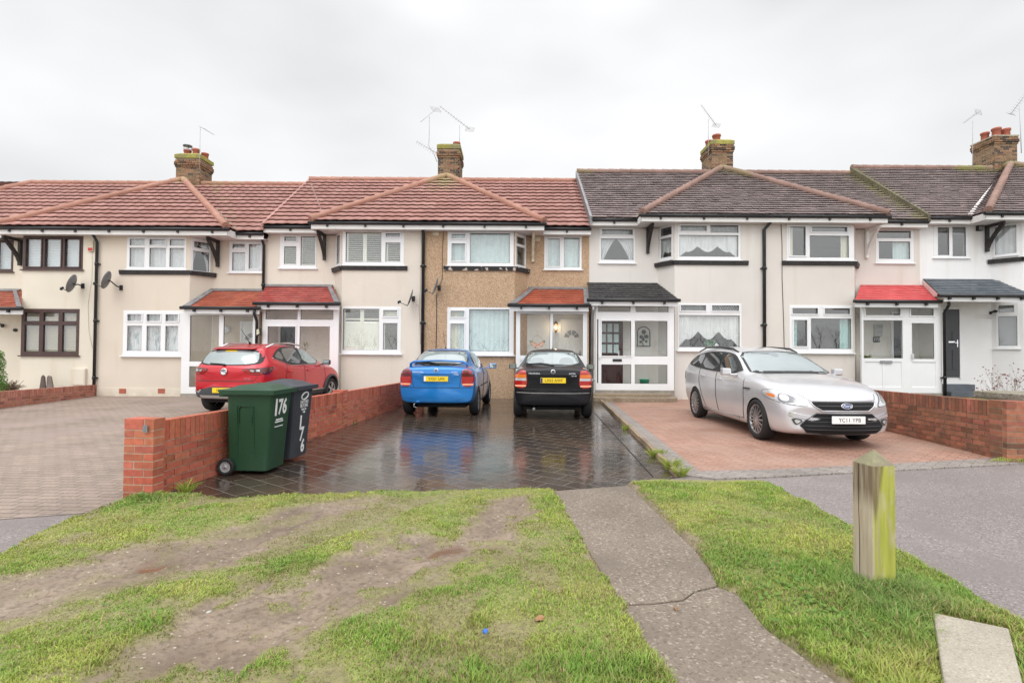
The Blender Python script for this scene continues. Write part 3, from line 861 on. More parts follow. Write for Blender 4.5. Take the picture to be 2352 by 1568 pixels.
def chimney(roof, x0, x1, y0, y1, z0, z1, pots, flaunch=0.21, moss=1.0, name='chimney'):
    mb = MB(); rr = random.Random(int(x0 * 10)); bh, bw = 0.075, 0.225; g = 0.014
    mb.cur = 1; mb.col = (0.60, 0.52, 0.38); mb.box(x0 + .004, x1 - .008, y0 + .008, y1 - .008, z0, z1)
    nr = int((z1 - z0) / bh)
    for r in range(nr):
        zb = z0 + r * bh; ex = 0.0
        if r >= nr - 3: ex = 0.05
        if r in (nr - 4, nr - 1) : ex = 0.025
        for face in range(4):
            L = (x1 - x0 if face % 2 == 0 else y1 - y0) + 2 * ex; u = -bw / 2 if r % 2 else 0.0
            while u < L - .02:
                ua, ub = max(u, 0) + g / 2, min(u + bw, L) - g / 2; u += bw
                if ub - ua < .03: continue
                mb.cur = 0; t = rr.random()
                mb.col = (0.17 + .15 * t + rr.uniform(-.02, .05), 0.105 + .10 * t, 0.062 + .055 * t)
                if rr.random() < .2: mb.col = (0.085, 0.065, 0.05)
                za, zb2 = zb + g / 2, zb + bh - g / 2
                if face == 0: mb.box(x0 - ex + ua, x0 - ex + ub, y0 - ex, y0 + .05, za, zb2)
                elif face == 2: mb.box(x0 - ex + ua, x0 - ex + ub, y1 - .05, y1 + ex, za, zb2)
                elif face == 1: mb.box(x1 - .05, x1 + ex - .001, y0 - ex + ua + .001, y0 - ex + ub - .001, za, zb2)
                else: mb.box(x0 - ex + .001, x0 + .05, y0 - ex + ua + .001, y0 - ex + ub - .001, za, zb2)
    c = mb.build(name, [BRICKATTR, MORTAR], roof)
    fl = MB(); a = .04
    P0 = [(x0 - a, y0 - a), (x1 + a, y0 - a), (x1 + a, y1 + a), (x0 - a, y1 + a)]; P1 = [(x0 + .08, y0 + .08), (x1 - .08, y0 + .08), (x1 - .08, y1 - .08), (x0 + .08, y1 - .08)]
    fl.box8([(*p, z1 - .01) for p in P0] + [(*p, z1 + flaunch * .6) for p in P0]); fl.box8([(*p, z1 + flaunch * .6 + .001) for p in P0] + [(*p, z1 + flaunch) for p in P1])
    fl.build('flaunching', MOSSY if moss else MORTAR, c)
    for (px, py, ph, pr, cowl) in pots:
        pm = MB(); zb = z1 + flaunch * .6
        pm.lathe([(pr * 1.0, 0), (pr * .95, ph * .75), (pr * 1.12, ph * .78), (pr * 1.15, ph * .9), (pr * 1.12, ph), (pr * .9, ph), (pr * .85, ph * .6)], Matrix.Translation((px, py, zb)), 16, close=False)
        p = pm.build('chimney_pot', TERRACOTTA, c)
        if cowl:
            cm = MB(); M = Matrix.Translation((px, py, zb + ph))
            for k in range(4):
                an = k * math.pi / 2 + .4; cm.bar(M @ Vector((pr * math.cos(an), pr * math.sin(an), 0)), M @ Vector((pr * math.cos(an), pr * math.sin(an), .16)), .015)
            cm.lathe([(pr * 1.05, -.02), (pr * 1.1, .03)], M, 14); cm.lathe([(pr * 1.35, .16), (pr * 1.2, .20), (.02, .24)], M, 14); cm.build('cowl', GREYMETAL, p)
    return c

def porch(d, rect, Yp, lights, roof, sash=(), solid=(), z0=None, sides='', door_lights=(), tile_m=None, open_front=False, lead_m=LEAD, extra=None):
    """glazed porch with a lean-to tiled roof; rect and roof edges measured in the photograph"""
    h = d['obj']
    x0, x1, pz0, pz1 = rectY(*rect, Yp)
    if z0 is not None: pz0 = z0
    F = frame((x0, Yp, pz0), (1, 0)); Wd, Hd = x1 - x0, pz1 - pz0
    if not open_front:
        p = window(h, F, Wd, Hd, lights, UPVC, sash, (), 0.0, name='porch', solid=solid)
        sm = MB()
        for s, X in (('l', x0), ('r', x1)):
            if s in sides: sm.box(X - .05 if s == 'l' else X - .003, X + .003 if s == 'l' else X + .05, Yp + .02, YR, 0, pz1)
        if sm.f: sm.build('porch_side', d['wall'], h)
        fl = MB(); fl.box(x0 + .003, x1 - .003, Yp - .03, YR, 0.0, pz0 - .004); fl.build('porch_base', MORTARDARK, h)
    # roof
    tl, tr, tv = roof['top']; bl, br, bv = roof['bot']; Yb = Yp - 0.26
    T0 = atY(tl, tv, YR - .01); T1 = atY(tr, tv, YR - .01); T1.z = T0.z
    B0 = atY(bl, bv, Yb); B1 = atY(br, bv, Yb); zb = (B0.z + B1.z) / 2; B0.z = B1.z = zb
    ro = Roofer(); ev = Vector((0, T0.y - Yb, T0.z - zb))
    nn = Vector((1, 0, 0)).cross(ev).normalized()
    xm = min(T0.x, B0.x); xM = max(T1.x, B1.x)
    def edge_clip(B, T, left):
        e = T - B; no = Vector((e.y, -e.x, 0)); no = no if (no.x < 0) == left else -no
        return (B, no)
    ro.plane((xm, Yb, zb), (1, 0, 0), ev, xM - xm, ev.length, roof.get('kind', 'slate'), [edge_clip(B0, T0, True), edge_clip(B1, T1, False)], roof.get('moss', ()), 0.002, 4)
    pr = ro.build('porch_roof', tile_m, h)
    lm = MB()
    if roof.get('lead'):
        up = nn * .04
        w = 0.15
        def strip(a, b, c, e): lm.box8([a + up * .2, b + up * .2, c + up * .2, e + up * .2, a + up, b + up, c + up, e + up])
        if 't' in roof['lead']: strip(T0 - ev.normalized() * w, T1 - ev.normalized() * w, T1, T0)
        if 'l' in roof['lead']: strip(B0, B0 + Vector((.22, 0, 0)), T0 + Vector((.16, 0, 0)) - ev.normalized() * w * 1.01, T0 - ev.normalized() * w * 1.01)
        if 'r' in roof['lead']: strip(B1 - Vector((.16, 0, 0)), B1, T1 - ev.normalized() * w * 1.01, T1 - Vector((.12, 0, 0)) - ev.normalized() * w * 1.01)
        lm.build('lead_flashing', lead_m, pr)
    ck = MB()        # cheeks and boarded underside
    dz = Vector((0, 0, -.02))
    for B, T in ((B0, T0), (B1, T1)):
        ck.quad(B + dz, Vector((T.x, T.y, zb - .03)), T + dz, T + dz)
    ck.quad(B0 + dz, B1 + dz, Vector((T1.x, T1.y, zb - .03)), Vector((T0.x, T0.y, zb - .03)))
    ck.build('porch_ceiling', d.get('cheek', WHITEPAINT), h)
    fm = MB(); fx0, fx1 = roof.get('fascia', (B0.x + .02, B1.x - .02))
    fm.box(fx0, fx1, Yb + .03, Yb + .055, zb - .20, zb - .012); fm.build('porch_fascia', UPVC, h)
    gm = MB(); gutter(gm, (B0.x - .06, Yb - .03, zb - .03), (B1.x + .04, Yb - .03, zb - .03), 0.05, 0.7); gm.build('porch_gutter', roof.get('gm', BLACK), h)
    return x0, x1, pz0, pz1
# ------------------------------------------------------------------ the terrace
ROOF_RED = tile_mat('red_interlocking_tile', (0.315, 0.135, 0.108), (0.425, 0.21, 0.175), 0.30, 0.34, rough=0.5, mossamt=0.9)
ROOF_OLD = tile_mat('old_brown_plain_tile', (0.165, 0.125, 0.12), (0.275, 0.21, 0.20), 0.25, 0.19, rough=0.6)
RIDGE_RED = tile_mat('red_ridge_tile', (0.43, 0.205, 0.15), (0.52, 0.28, 0.21), 0.45, 0.3, moss=(0.34, 0.29, 0.13), rough=0.7)
RIDGE_OLD = tile_mat('old_ridge_tile', (0.27, 0.165, 0.135), (0.38, 0.24, 0.20), 0.45, 0.3, rough=0.75)
PORCH_ORANGE = tile_mat('orange_red_tile', (0.30, 0.060, 0.032), (0.44, 0.115, 0.065), 0.24, 0.15, rough=0.35)
PORCH_CRIMSON = tile_mat('crimson_tile', (0.30, 0.042, 0.036), (0.42, 0.085, 0.07), 0.24, 0.15, rough=0.35)
PORCH_BRIGHT = tile_mat('painted_red_tile', (0.60, 0.07, 0.075), (0.68, 0.11, 0.11), 0.24, 0.15, rough=0.5)
PORCH_BLACK = tile_mat('black_tile', (0.018, 0.018, 0.02), (0.035, 0.035, 0.038), 0.24, 0.15, rough=0.4)
PORCH_SLATE = tile_mat('blue_slate', (0.075, 0.095, 0.115), (0.12, 0.145, 0.17), 0.24, 0.15, rough=0.45)
BRICKATTR = attr_mat('fired_brick', rough=0.85, bs=70, strength=0.5)
MORTAR = plain('mortar', (0.42, 0.36, 0.27), 0.95, var=0.2, vs=8)
MORTARDARK = plain('concrete_base', (0.30, 0.27, 0.23), 0.9, var=0.25, vs=5)
MOSSY = speckle_mat('mossy_mortar', (0.34, 0.31, 0.075), (0.25, 0.245, 0.07), (0.44, 0.40, 0.18), 26, 0.95, stain=(0.20, 0.19, 0.12))

MOSSVERGE = speckle_mat('weathered_verge', (0.17, 0.155, 0.09), (0.11, 0.10, 0.06), (0.27, 0.25, 0.17), 22, 0.95, stain=(0.10, 0.09, 0.07))
def gz(u, v): return atY(u, v, YEF).z
def rz_(u, v): return atY(u, v, YRG).z
z1, z2, z3, z4 = gz(300, 525), gz(980, 513), gz(1760, 496), gz(2300, 490)
PAIRS = {
    1: dict(zg=z1, zr=rz_(560, 424), XL=-15.7, XR=-8.68, XP=-12.45, kind='roman', mat=ROOF_RED, ridge=RIDGE_RED, valley=CONCRETE_EDGE),
    2: dict(zg=z2, zr=rz_(900, 414), XL=-6.13, XR=0.95, XP=-2.5, kind='roman', mat=ROOF_RED, ridge=RIDGE_RED, valley=CONCRETE_EDGE),
    3: dict(zg=z3, zr=rz_(1800, 398), XL=3.92, XR=11.40, XP=7.88, kind='plain', mat=ROOF_OLD, ridge=RIDGE_OLD, valley=CONCRETE_EDGE, jit=0.0035),
    4: dict(zg=z4, zr=rz_(2150, 387), XL=14.40, XR=23.1, XP=18.8, kind='plain', mat=ROOF_OLD, ridge=RIDGE_OLD, valley=WHITEPAINT, jit=0.0035),
}
for k, p in PAIRS.items():
    pk = (p['XP'], YPK, p['zr'])
    p['moss'] = [(pk, pk, 1.0, 0.75)]
PAIRS[1]['moss'] += [((-11.6, 19.5, PAIRS[1]['zr']), (-9.0, 16.6, PAIRS[1]['zg'] + .5), 0.35, 0.55), ((-12.4, 19.5, PAIRS[1]['zr']), (-10.6, 19.5, PAIRS[1]['zr']), 0.4, 0.6)]
PAIRS[2]['moss'] = [((-2.5, 19.2, PAIRS[2]['zr']), (-2.5, 18.3, PAIRS[2]['zr'] - .65), 1.2, 0.85)]
PAIRS[3]['moss'] = [((7.88, 19.2, PAIRS[3]['zr']), (8.5, 18.6, PAIRS[3]['zr'] - .4), 1.0, 0.75), ((12.9, 19.5, PAIRS[3]['zr']), (12.9, 16.1, PAIRS[3]['zg']), .8, .72), ((2.5, 19.6, PAIRS[3]['zr']), (3.0, 19.6, PAIRS[3]['zr']), .5, .7)]
PAIRS[4]['moss'] = [((18.8, 19.2, PAIRS[4]['zr']), (17.2, 19.5, PAIRS[4]['zr']), 0.7, 1.0), ((13.2, 19.6, PAIRS[4]['zr']), (13.2, 17, PAIRS[4]['zg'] + .8), .25, .8)]

CREAM_A = render_mat('ivory_render', (0.75, 0.695, 0.59), 55, 0.45, brush=True)
CREAM_B = render_mat('beige_render', (0.68, 0.605, 0.515), 90, 0.12)
CREAM_C = render_mat('textured_cream_render', (0.72, 0.66, 0.58), 26, 0.65, dirt_amt=0.35)
PEBBLE = pebble_mat('brown_pebbledash')
CREAM_E = render_mat('pale_cream_render', (0.70, 0.672, 0.635), 60, 0.25)
CREAM_F = render_mat('pale_stone_render', (0.69, 0.648, 0.60), 60, 0.25)
WHITE_G = render_mat('white_render', (0.83, 0.83, 0.83), 55, 0.4, dirt=(0.5, 0.5, 0.46), brush=True)

def tl(*rows):  # bottom/top pairs
    return rows
NETS = lambda kind='net', **k: [(kind, 0.02, 0.05, 0.98, 0.97, k)]
H = []
A = dict(name='end_house', label='ivory rendered house at far left with brown framed windows and red tiled roof', pair=1, X0=-21.6, X1=-12.78, bay='R', Xc=-15.16, Xs=-15.6,
         wall=CREAM_A, end_hip=-18.5, holes={}, wins=[
    (2, (52, 531, 191, 619), L_3, dict(mat=WOODBROWN, curtains=[('blind', .03, .05, .97, .95, dict(tilt=R(62)))], sash=(0, 1, 2))),
    (2, (43, 709, 182, 816), cols(((.06, .31), (.38, .64), (.71, .95)), ((.08, .65), (.73, .92))), dict(mat=WOODBROWN, curtains=[('blindbeige', .03, .05, .97, .95, dict(tilt=R(50)))])),
    (0, (-45, 546, 31, 624), L_2, dict(mat=WOODBROWN, curtains=[('blind', .03, .05, .97, .95, dict(tilt=R(60)))])),
])
B = dict(name='terraced_house', label='beige rendered house with net curtains behind the red car', pair=1, X0=-12.78, X1=-7.83, bay='L', Xc=-9.98, Xs=-9.58, wall=CREAM_B, holes={}, holds_stack=True, wins=[
    (0, (292, 534, 428, 619), cols(((.045, .30), (.38, .66), (.72, .97)), ((.08, .66), (.74, .93))), dict(curtains=NETS('net'), sash=(3,))),
    (1, (438, 537, 484, 627), [(.12, .06, .92, .62), (.16, .72, .90, .9)], dict(curtains=[('tieback', .05, .05, 1, .95)], sill=.04, sill_ext=0)),
    (2, (527, 543, 603, 626), [(.09, .06, .48, .64), (.09, .76, .48, .91), (.59, .11, .96, .91)], dict(curtains=NETS('net'), sash=(1, 2))),
    (0, (283, 713, 418, 817), cols(((.07, .32), (.40, .64), (.72, .94)), ((.11, .66), (.76, .92))), dict(curtains=NETS('netpat'), sill=.09, sash=(1, 3, 5))),
    (2, (434, 726, 484, 824), [(.08, .06, .92, .68), (.08, .76, .92, .94)], dict(curtains=NETS('netpat'))),
])
C = dict(name='terraced_house', label='rough cream rendered house with slatted shutters between the red and blue cars', pair=2, X0=-7.83, X1=-2.74, bay='R', Xc=-5.27, Xs=-5.67, wall=CREAM_C, holes={}, verge=.17, verge_mat=ROOF_RED, wins=[
    (2, (784, 524, 928, 610), [(.05, .10, .63, .97), (.70, .12, .94, .67), (.70, .83, .94, .94)], dict(sash=(2,), curtains=[('shutter', .05, .08, .345, .98), ('shutter', .35, .08, .64, .98), ('shutter', .70, .08, .95, .70)])),
    (1, (769, 526, 783, 614), [(.18, .1, .82, .94)], dict(sill=.04, sill_ext=0, curtains=[('shutter', .1, .06, .9, .98)])),
    (0, (643, 534, 727, 616), [(.12, .12, .45, .65), (.12, .80, .45, .94), (.57, .09, .97, .95)], dict(sash=(1,), curtains=[('shutter', .08, .08, .50, .98), ('shutter', .54, .08, .98, .98)])),
    (2, (784, 704, 921, 812), [(.02, .08, .63, .95), (.70, .09, .94, .65), (.70, .79, .94, .93)], dict(sash=(2,), sill=.09, curtains=[('shutter', .02, .06, .325, .97, dict(split=.74)), ('shutter', .33, .06, .64, .97, dict(split=.74)), ('shutter', .69, .06, .95, .70, dict(tilt=R(6))), ('shutter', .69, .74, .95, .96, dict(tilt=R(60)))])),
])
D = dict(name='terraced_house', label='brown pebbledashed house behind the black hatchback, orange tiled porch', pair=2, X0=-2.74, X1=2.46, bay='L', Xc=0.067, Xs=0.47, wall=PEBBLE, holes={}, holds_stack=True, wins=[
    (0, (1028, 522, 1180, 610), [(.06, .13, .27, .65), (.06, .79, .27, .93), (.34, .08, .94, .96)], dict(sash=(0, 1), curtains=[('drape', .03, .05, .97, .97, dict(amp=.012))])),
    (1, (1182, 526, 1208, 617), [(.12, .10, .88, .62), (.12, .70, .88, .9)], dict(sill=.04, sill_ext=0, curtains=[('cream', .05, .05, .55, .95)])),
    (2, (1250, 535, 1336, 619), [(.09, .09, .42, .93), (.53, .07, .94, .96)], dict(sash=(0,), curtains=[('drape', .5, .05, .97, .97, dict(amp=.012)), ('drape', .03, .05, .5, .97, dict(amp=.012))])),
    (0, (1027, 706, 1180, 815), [(.05, .10, .26, .66), (.05, .79, .26, .93), (.33, .08, .93, .96)], dict(sash=(0, 1), sill=.09, curtains=[('drape', .17, .05, .96, .97), ('cream', .02, .05, .19, .97)])),
])
E = dict(name='terraced_house', label='pale house with leaded windows, swagged nets and a black tiled porch', pair=3, X0=2.46, X1=7.78, bay='R', Xc=5.02, Xs=4.67, wall=CREAM_E, holes={}, verge=.26, verge_mat=LEAD, wins=[
    (2, (1557, 509, 1700, 597), [(.02, .09, .97, .69), (.035, .79, .46, .95), (.52, .76, .97, .97)], dict(sash=(1,), lead=(1, 2), curtains=[('swag', .02, .07, .98, .72, dict(n=3, drop=.50)), ('net', .02, .74, .98, .97)])),
    (1, (1515, 511, 1546, 597), [(.1, .08, .88, .64), (.1, .72, .9, .95)], dict(sill=.04, sill_ext=0, lead=(1,), curtains=[('swag', .05, .05, .95, .68, dict(n=1, drop=.5))])),
    (0, (1377, 519, 1458, 604), [(.04, .09, .96, .69), (.06, .79, .94, .95)], dict(sash=(1,), lead=(1,), curtains=[('tieback', .03, .06, .97, .72), ('net', .03, .76, .97, .97)])),
    (2, (1557, 697, 1703, 805), [(.02, .07, .97, .75), (.04, .84, .44, .965), (.53, .84, .96, .965)], dict(lead=(1, 2), sill=.09, sash=(1, 2), curtains=[('swag', .02, .07, .98, .77, dict(n=3, drop=.52)), ('net', .02, .8, .98, .97)])),
])
Fh = dict(name='terraced_house', label='pale house with a bright red porch roof behind the silver estate car', pair=3, X0=7.78, X1=13.05, bay='L', Xc=10.58, Xs=11.0, wall=CREAM_F, holes={}, holds_stack=True, wins=[
    (0, (1807, 509, 1964, 598), [(.04, .12, .28, .94), (.34, .08, .925, .69), (.37, .79, .90, .94)], dict(sash=(0, 2), curtains=[('cream', .02, .06, .13, .96), ('cream', .84, .06, .98, .72)])),
    (2, (2011, 518, 2098, 604), [(.08, .12, .91, .64), (.03, .74, .93, .96)], dict(curtains=[('drape', .54, .06, .97, .70)])),
    (0, (1813, 701, 1958, 810), [(.06, .13, .28, .69), (.34, .085, .98, .72), (.04, .81, .45, .94), (.55, .81, .96, .94)], dict(sill=.09, sash=(0, 2, 3), curtains=[('teal', .03, .06, .16, .75), ('teal', .84, .06, .98, .75)])),
])
Gh = dict(name='terraced_house', label='bright white house at the right edge with a blue slate canopy', pair=4, X0=13.05, X1=18.75, bay='R', Xc=15.80, Xs=15.32, wall=WHITE_G, holes={}, verge=.2, verge_mat=MOSSVERGE, wins=[
    (0, (2144, 512, 2224, 592), [(.12, .08, .45, .95), (.54, .05, .93, .97)], dict(curtains=[('grey', .5, .78, .97, .97)])),
    (1, (2281, 503, 2340, 587), [(.08, .06, .9, .94)], dict(sill=.04, sill_ext=0, curtains=[('net', .03, .05, .97, .95)])),
    (1, (2287, 695, 2340, 800), [(.12, .06, .93, .70), (.14, .79, .80, .94)], dict(sill=.07, curtains=[('grey', .05, .05, .97, .96)])),
    (2, (2356, 505, 2500, 588), L_3, dict(curtains=NETS('net'))),
])
Hh = dict(name='terraced_house', label='white house beyond the right edge, only its brown roof showing', pair=4, X0=18.75, X1=24.4, bay='L', Xc=21.8, Xs=22.2, wall=WHITE_G, holes={}, holds_stack=True, wins=[])

def pre_panels(d):
    X0, X1, Xc, Xs = d['X0'], d['X1'], d['Xc'], d['Xs']
    return [((X0, YR), (Xs, YR)), ((Xs, YR), (Xc, YF)), ((Xc, YF), (X1, YF))] if d['bay'] == 'R' else [((X0, YF), (Xc, YF)), ((Xc, YF), (Xs, YR)), ((Xs, YR), (X1, YR))]
def on_panel(p, q, u, v):
    t = Vector((q[0] - p[0], q[1] - p[1])).normalized(); n = (t.y, -t.x); r = ray(u, v)
    s = ((p[0] - CAM.x) * n[0] + (p[1] - CAM.y) * n[1]) / (r.x * n[0] + r.y * n[1])
    P = CAM + r * s
    return (P.x - p[0]) * t.x + (P.y - p[1]) * t.y, P.z

def make_house(d):
    pans = pre_panels(d); todo = []
    for (i, rc, lights, kw) in d['wins']:
        p, q = pans[i]; u0, v0, u1, v1 = rc; uc, vc = (u0 + u1) / 2, (v0 + v1) / 2
        a0 = on_panel(p, q, u0, vc)[0]; a1 = on_panel(p, q, u1, vc)[0]; b0 = on_panel(p, q, uc, v1)[1]; b1 = on_panel(p, q, uc, v0)[1]
        L = math.hypot(q[0] - p[0], q[1] - p[1])
        a0, a1 = max(a0, 0.01), min(a1, L - 0.01)
        zt = PAIRS[d['pair']]['zg'] - .16; b1 = min(b1, zt - .012)
        d['holes'].setdefault(i, []).append((a0 + .025, b0 + .025, a1 - .025, b1 - .025))
        todo.append((i, a0, a1, b0, b1, lights, kw))
    house_shell(d)
    for k, (i, a0, a1, b0, b1, lights, kw) in enumerate(todo):
        p, q = pans[i]; t = Vector((q[0] - p[0], q[1] - p[1], 0)).normalized(); O = Vector((p[0], p[1], 0)) + t * a0 + Vector((0, 0, b0))
        window(d['obj'], frame(O, (t.x, t.y)), a1 - a0, b1 - b0, lights, seed=k * 31 + int(d['X0'] * 7), **kw)
    return d['obj']
for d in (A, B, C, D, E, Fh, Gh, Hh): make_house(d)

def ledge(d, pts, m, h=0.13, out=0.07, ends=(0, 0)):
    """black board skirting the bay below the upper windows; pts = plan polyline with height"""
    mb = MB()
    for (a, b) in zip(pts, pts[1:]):
        A_, B_ = Vector((a[0], a[1], 0)), Vector((b[0], b[1], 0)); t = (B_ - A_).normalized(); n = Vector((t.y, -t.x, 0))
        z = a[2]
        mb.box8([A_ + n * out * .6 + Vector((0, 0, z - h)), B_ + n * out * .6 + Vector((0, 0, b[2] - h)), B_ - n * .01 + Vector((0, 0, b[2] - h)), A_ - n * .01 + Vector((0, 0, z - h)),
                 A_ + n * out + Vector((0, 0, z)), B_ + n * out + Vector((0, 0, b[2])), B_ - n * .01 + Vector((0, 0, b[2])), A_ - n * .01 + Vector((0, 0, z))])
    return mb.build('bay_ledge', m, d['obj'])
def lz(u, v): return atY(u, v, YF).z
zl = lz(350, 621); ledge(B, [(atY(276, 622, YF).x, YF, zl), (B['Xc'] + .03, YF, zl), (B['Xs'] + .08, YR, zl)], BLACKWOOD)
zl = lz(850, 611); ledge(C, [(C['Xs'] - .07, YR, zl), (C['Xc'] - .03, YF, zl), (atY(936, 611, YF).x, YF, zl)], BLACKWOOD)
zl = lz(1100, 612); ledge(D, [(atY(1019, 612, YF).x, YF, zl), (D['Xc'] + .03, YF, zl), (D['Xs'] + .05, YR, zl)], PEELED)
zl = lz(1630, 599); ledge(E, [(E['Xs'] - .09, YR, zl), (E['Xc'] - .03, YF, zl), (atY(1718, 599, YF).x, YF, zl)], BLACKWOOD)
zl = lz(1880, 600); ledge(Fh, [(atY(1795, 600, YF).x, YF, zl), (Fh['Xc'] + .03, YF, zl), (Fh['Xs'] + .05, YR, zl)], BLACKWOOD)
zl = lz(2345, 590); ledge(Gh, [(Gh['Xs'] - .09, YR, zl), (Gh['Xc'] - .03, YF, zl), (17.6, YF, zl)], BLACKWOOD)

bracket(A['obj'], -15.72, A['zt'], BLACKWOOD); bracket(B['obj'], atY(503, 560, YR).x, B['zt'], BLACKWOOD)
bracket(C['obj'], atY(747, 550, YR).x, C['zt'], BLACKWOOD, .83); bracket(D['obj'], atY(1224, 550, YR).x, D['zt'], CREAMWOOD, .85)
bracket(E['obj'], atY(1487, 540, YR).x, E['zt'], BLACKWOOD, .85); bracket(Fh['obj'], atY(1988, 540, YR).x, Fh['zt'], WHITEPAINT, .95)
bracket(Gh['obj'], atY(2263, 520, YR).x, Gh['zt'], BLACKWOOD, .85)

downpipe(A['obj'], atY(224, 700, YF).x, YF, .02, A['zt'], off=-.05)
downpipe(C['obj'], atY(972, 700, YF).x, YF, .02, C['zt'], r=.05)
downpipe(E['obj'], atY(1753, 650, YF).x, YF, .02, E['zt'], off=.17, r=.05)
downpipe(B['obj'], atY(608, 600, YR).x, YR, lz(600, 690), B['zt'], off=.0)

# chimneys: each belongs to the roof of one house of its pair
chimney(B['roof'], -12.90, -11.98, 19.45, 20.25, PAIRS[1]['zr'] - .3, atY(440, 363, 19.45).z, [(-12.62, 19.7, .26, .125, True), (-12.32, 19.75, .33, .125, False), (-12.15, 20.05, .28, .12, False)])
chimney(D['roof'], -2.88, -2.05, 19.45, 20.6, PAIRS[2]['zr'] - .3, atY(1030, 341, 19.45).z, [(-2.22, 19.95, .30, .13, False), (-2.7, 19.75, .05, .1, False)])
chimney(Fh['roof'], 7.60, 8.42, 19.45, 20.5, PAIRS[3]['zr'] - .3, atY(1655, 331, 19.45).z, [(7.86, 19.65, .30, .145, False), (7.78, 20.2, .30, .13, False)])
chimney(Hh['roof'], 18.42, 19.30, 19.45, 20.4, PAIRS[4]['zr'] - .3, atY(2300, 313, 19.45).z, [(18.62, 20.05, .34, .13, False), (18.72, 19.68, .36, .14, False), (19.1, 19.7, .34, .14, False)], .07, 0)

# porches
YP = 15.52
def fr(xs, zs): return [(a, c, b, e) for (a, b) in xs for (c, e) in zs]
porch(B, (417, 715, 588, 904), YP, fr(((.11, .50), (.56, .953)), ((.39, .947), (.08, .33))), dict(top=(484, 607, 665), bot=(420, 596, 705), lead='tl'), tile_m=PORCH_ORANGE, sides='r')
porch(C, (604, 701, 777, 904), YP, [(.03, .838, .455, .96), (.495, .838, .93, .96), (.06, .05, .435, .76), (.485, .05, .885, .76)], dict(top=(613, 765, 655), bot=(587, 780, 695), lead='tr'), tile_m=PORCH_CRIMSON, sides='l', sash=(2,))
porch(D, (1185, 711, 1349, 893), YP, [(.06, .42, .477, .945), (.52, .42, .935, .945), (.06, .05, .477, .36), (.52, .05, .935, .36)], dict(top=(1215, 1347, 661), bot=(1170, 1354, 699), lead='tlr'), tile_m=PORCH_ORANGE, sides='r', solid=(2, 3))
porch(E, (1368, 696, 1548, 896), YP, [(.03, .898, .443, .968), (.51, .898, .928, .968), (.073, .39, .453, .796), (.5, .39, .915, .796), (.073, .075, .453, .294), (.5, .075, .915, .294)],
      dict(top=(1349, 1509, 649), bot=(1352, 1559, 687)), tile_m=PORCH_BLACK, sides='l', sash=(2,))
porch(Fh, (1979, 700.5, 2161, 902), YP, [(.043, .878, .49, .963), (.616, .878, .907, .963), (.024, .392, .517, .824), (.633, .387, .915, .794), (.04, .065, .26, .352), (.28, .065, .5, .352), (.63, .065, .93, .352)],
      dict(top=(1977, 2123, 654.5), bot=(1964, 2158, 690)), tile_m=PORCH_BRIGHT, sides='r', sash=(0, 1), solid=(4, 5, 6))
Gh['cheek'] = WHITEPAINT
porch(Gh, (2170, 690, 2360, 905), 15.35, [], dict(top=(2120, 2286, 640.7), bot=(2158, 2372, 677), fascia=(atY(2170, 690, 15.1).x, atY(2380, 690, 15.1).x)), tile_m=PORCH_SLATE, open_front=True)
porch(A, (-70, 710, 48, 900), 15.52, [], dict(top=(-75, 49, 665), bot=(-80, 51, 706), lead='tr'), tile_m=PORCH_ORANGE, open_front=True)
# the pebbledashed house has a white lined porch
x0, x1, z0, z1_ = rectY(1150, 700, 1352, 893, YR); mb = MB(); mb.box(max(x0, D['Xs'] + .01), D['X1'] - .02, YR - .008, YR - .002, .1, z1_ - .05); mb.box(D['X1'] - .012, D['X1'] - .004, YP + .05, YR - .01, .1, z1_ - .2); mb.build('porch_lining', WHITEPAINT, D['obj'])
downpipe(E['obj'], atY(1360, 750, YP - .1).x, YP - .08, .05, atY(1360, 706, YP).z - .18, m=GREYMETAL)
downpipe(B['obj'], atY(590, 750, YP - .1).x, YP - .04, .05, atY(590, 712, YP).z - .18)
downpipe(Fh['obj'], atY(2170, 780, YP - .1).x, YP - .02, .2, atY(2168, 695, YP).z - .16)

# front doors behind the porches and below the canopy
def door_at(d, u0, u1, v0, v1, **k):
    x0, x1, z0, z1_ = rectY(u0, v0, u1, v1, YR); return half_fan_door(d['obj'], x0, x1, z0, z1_, YR, **k)
door_at(B, 552, 606, 738, 898)
GREYDOOR = plain('anthracite_door', (0.045, 0.048, 0.054), 0.4, var=0.1)
door_at(C, 640, 686, 742, 898, m=GREYDOOR, fan=False)
door_at(D, 1284, 1341, 733, 890)
MAHOG = plain('mahogany_door', (0.060, 0.014, 0.013), 0.35, var=0.25, vs=5)
dE = door_at(E, 1372, 1430, 728, 892, m=MAHOG, fan=False, frame_m=MAHOG)
x0, x1, z0, z1_ = rectY(1372, 728, 1430, 892, YR); FE = frame((x0, YR, z0), (1, 0))
mb = MB()
for i in range(3):
    for j in range(3):
        a0 = .14 + i * .25; b0 = .50 + j * .145
        mb.obox(FE, (a0) * (x1 - x0), (a0 + .19) * (x1 - x0), b0 * (z1_ - z0), (b0 + .115) * (z1_ - z0), .03, .046)
mb.build('door_panes', CURT['drape'], dE)
door_at(Fh, 2046, 2078, 716, 900, m=GREYDOOR, fan=False); 
dG = door_at(Gh, 2160, 2206, 706, 868, m=GREYDOOR, fan=False)
x0, x1, z0, z1_ = rectY(2160, 706, 2206, 868, YR); FG = frame((x0, YR, z0), (1, 0))
mb = MB(); mb.obox(FG, .22, .42, (z1_ - z0) * .5, (z1_ - z0) * .52, .03, .05); mb.build('letterbox', CHROME, dG)
mb = MB(); STEPGREY = plain('grey_painted_step', (0.10, 0.115, 0.135), 0.6, var=.15)
zs = atY(2190, 871, YR).z
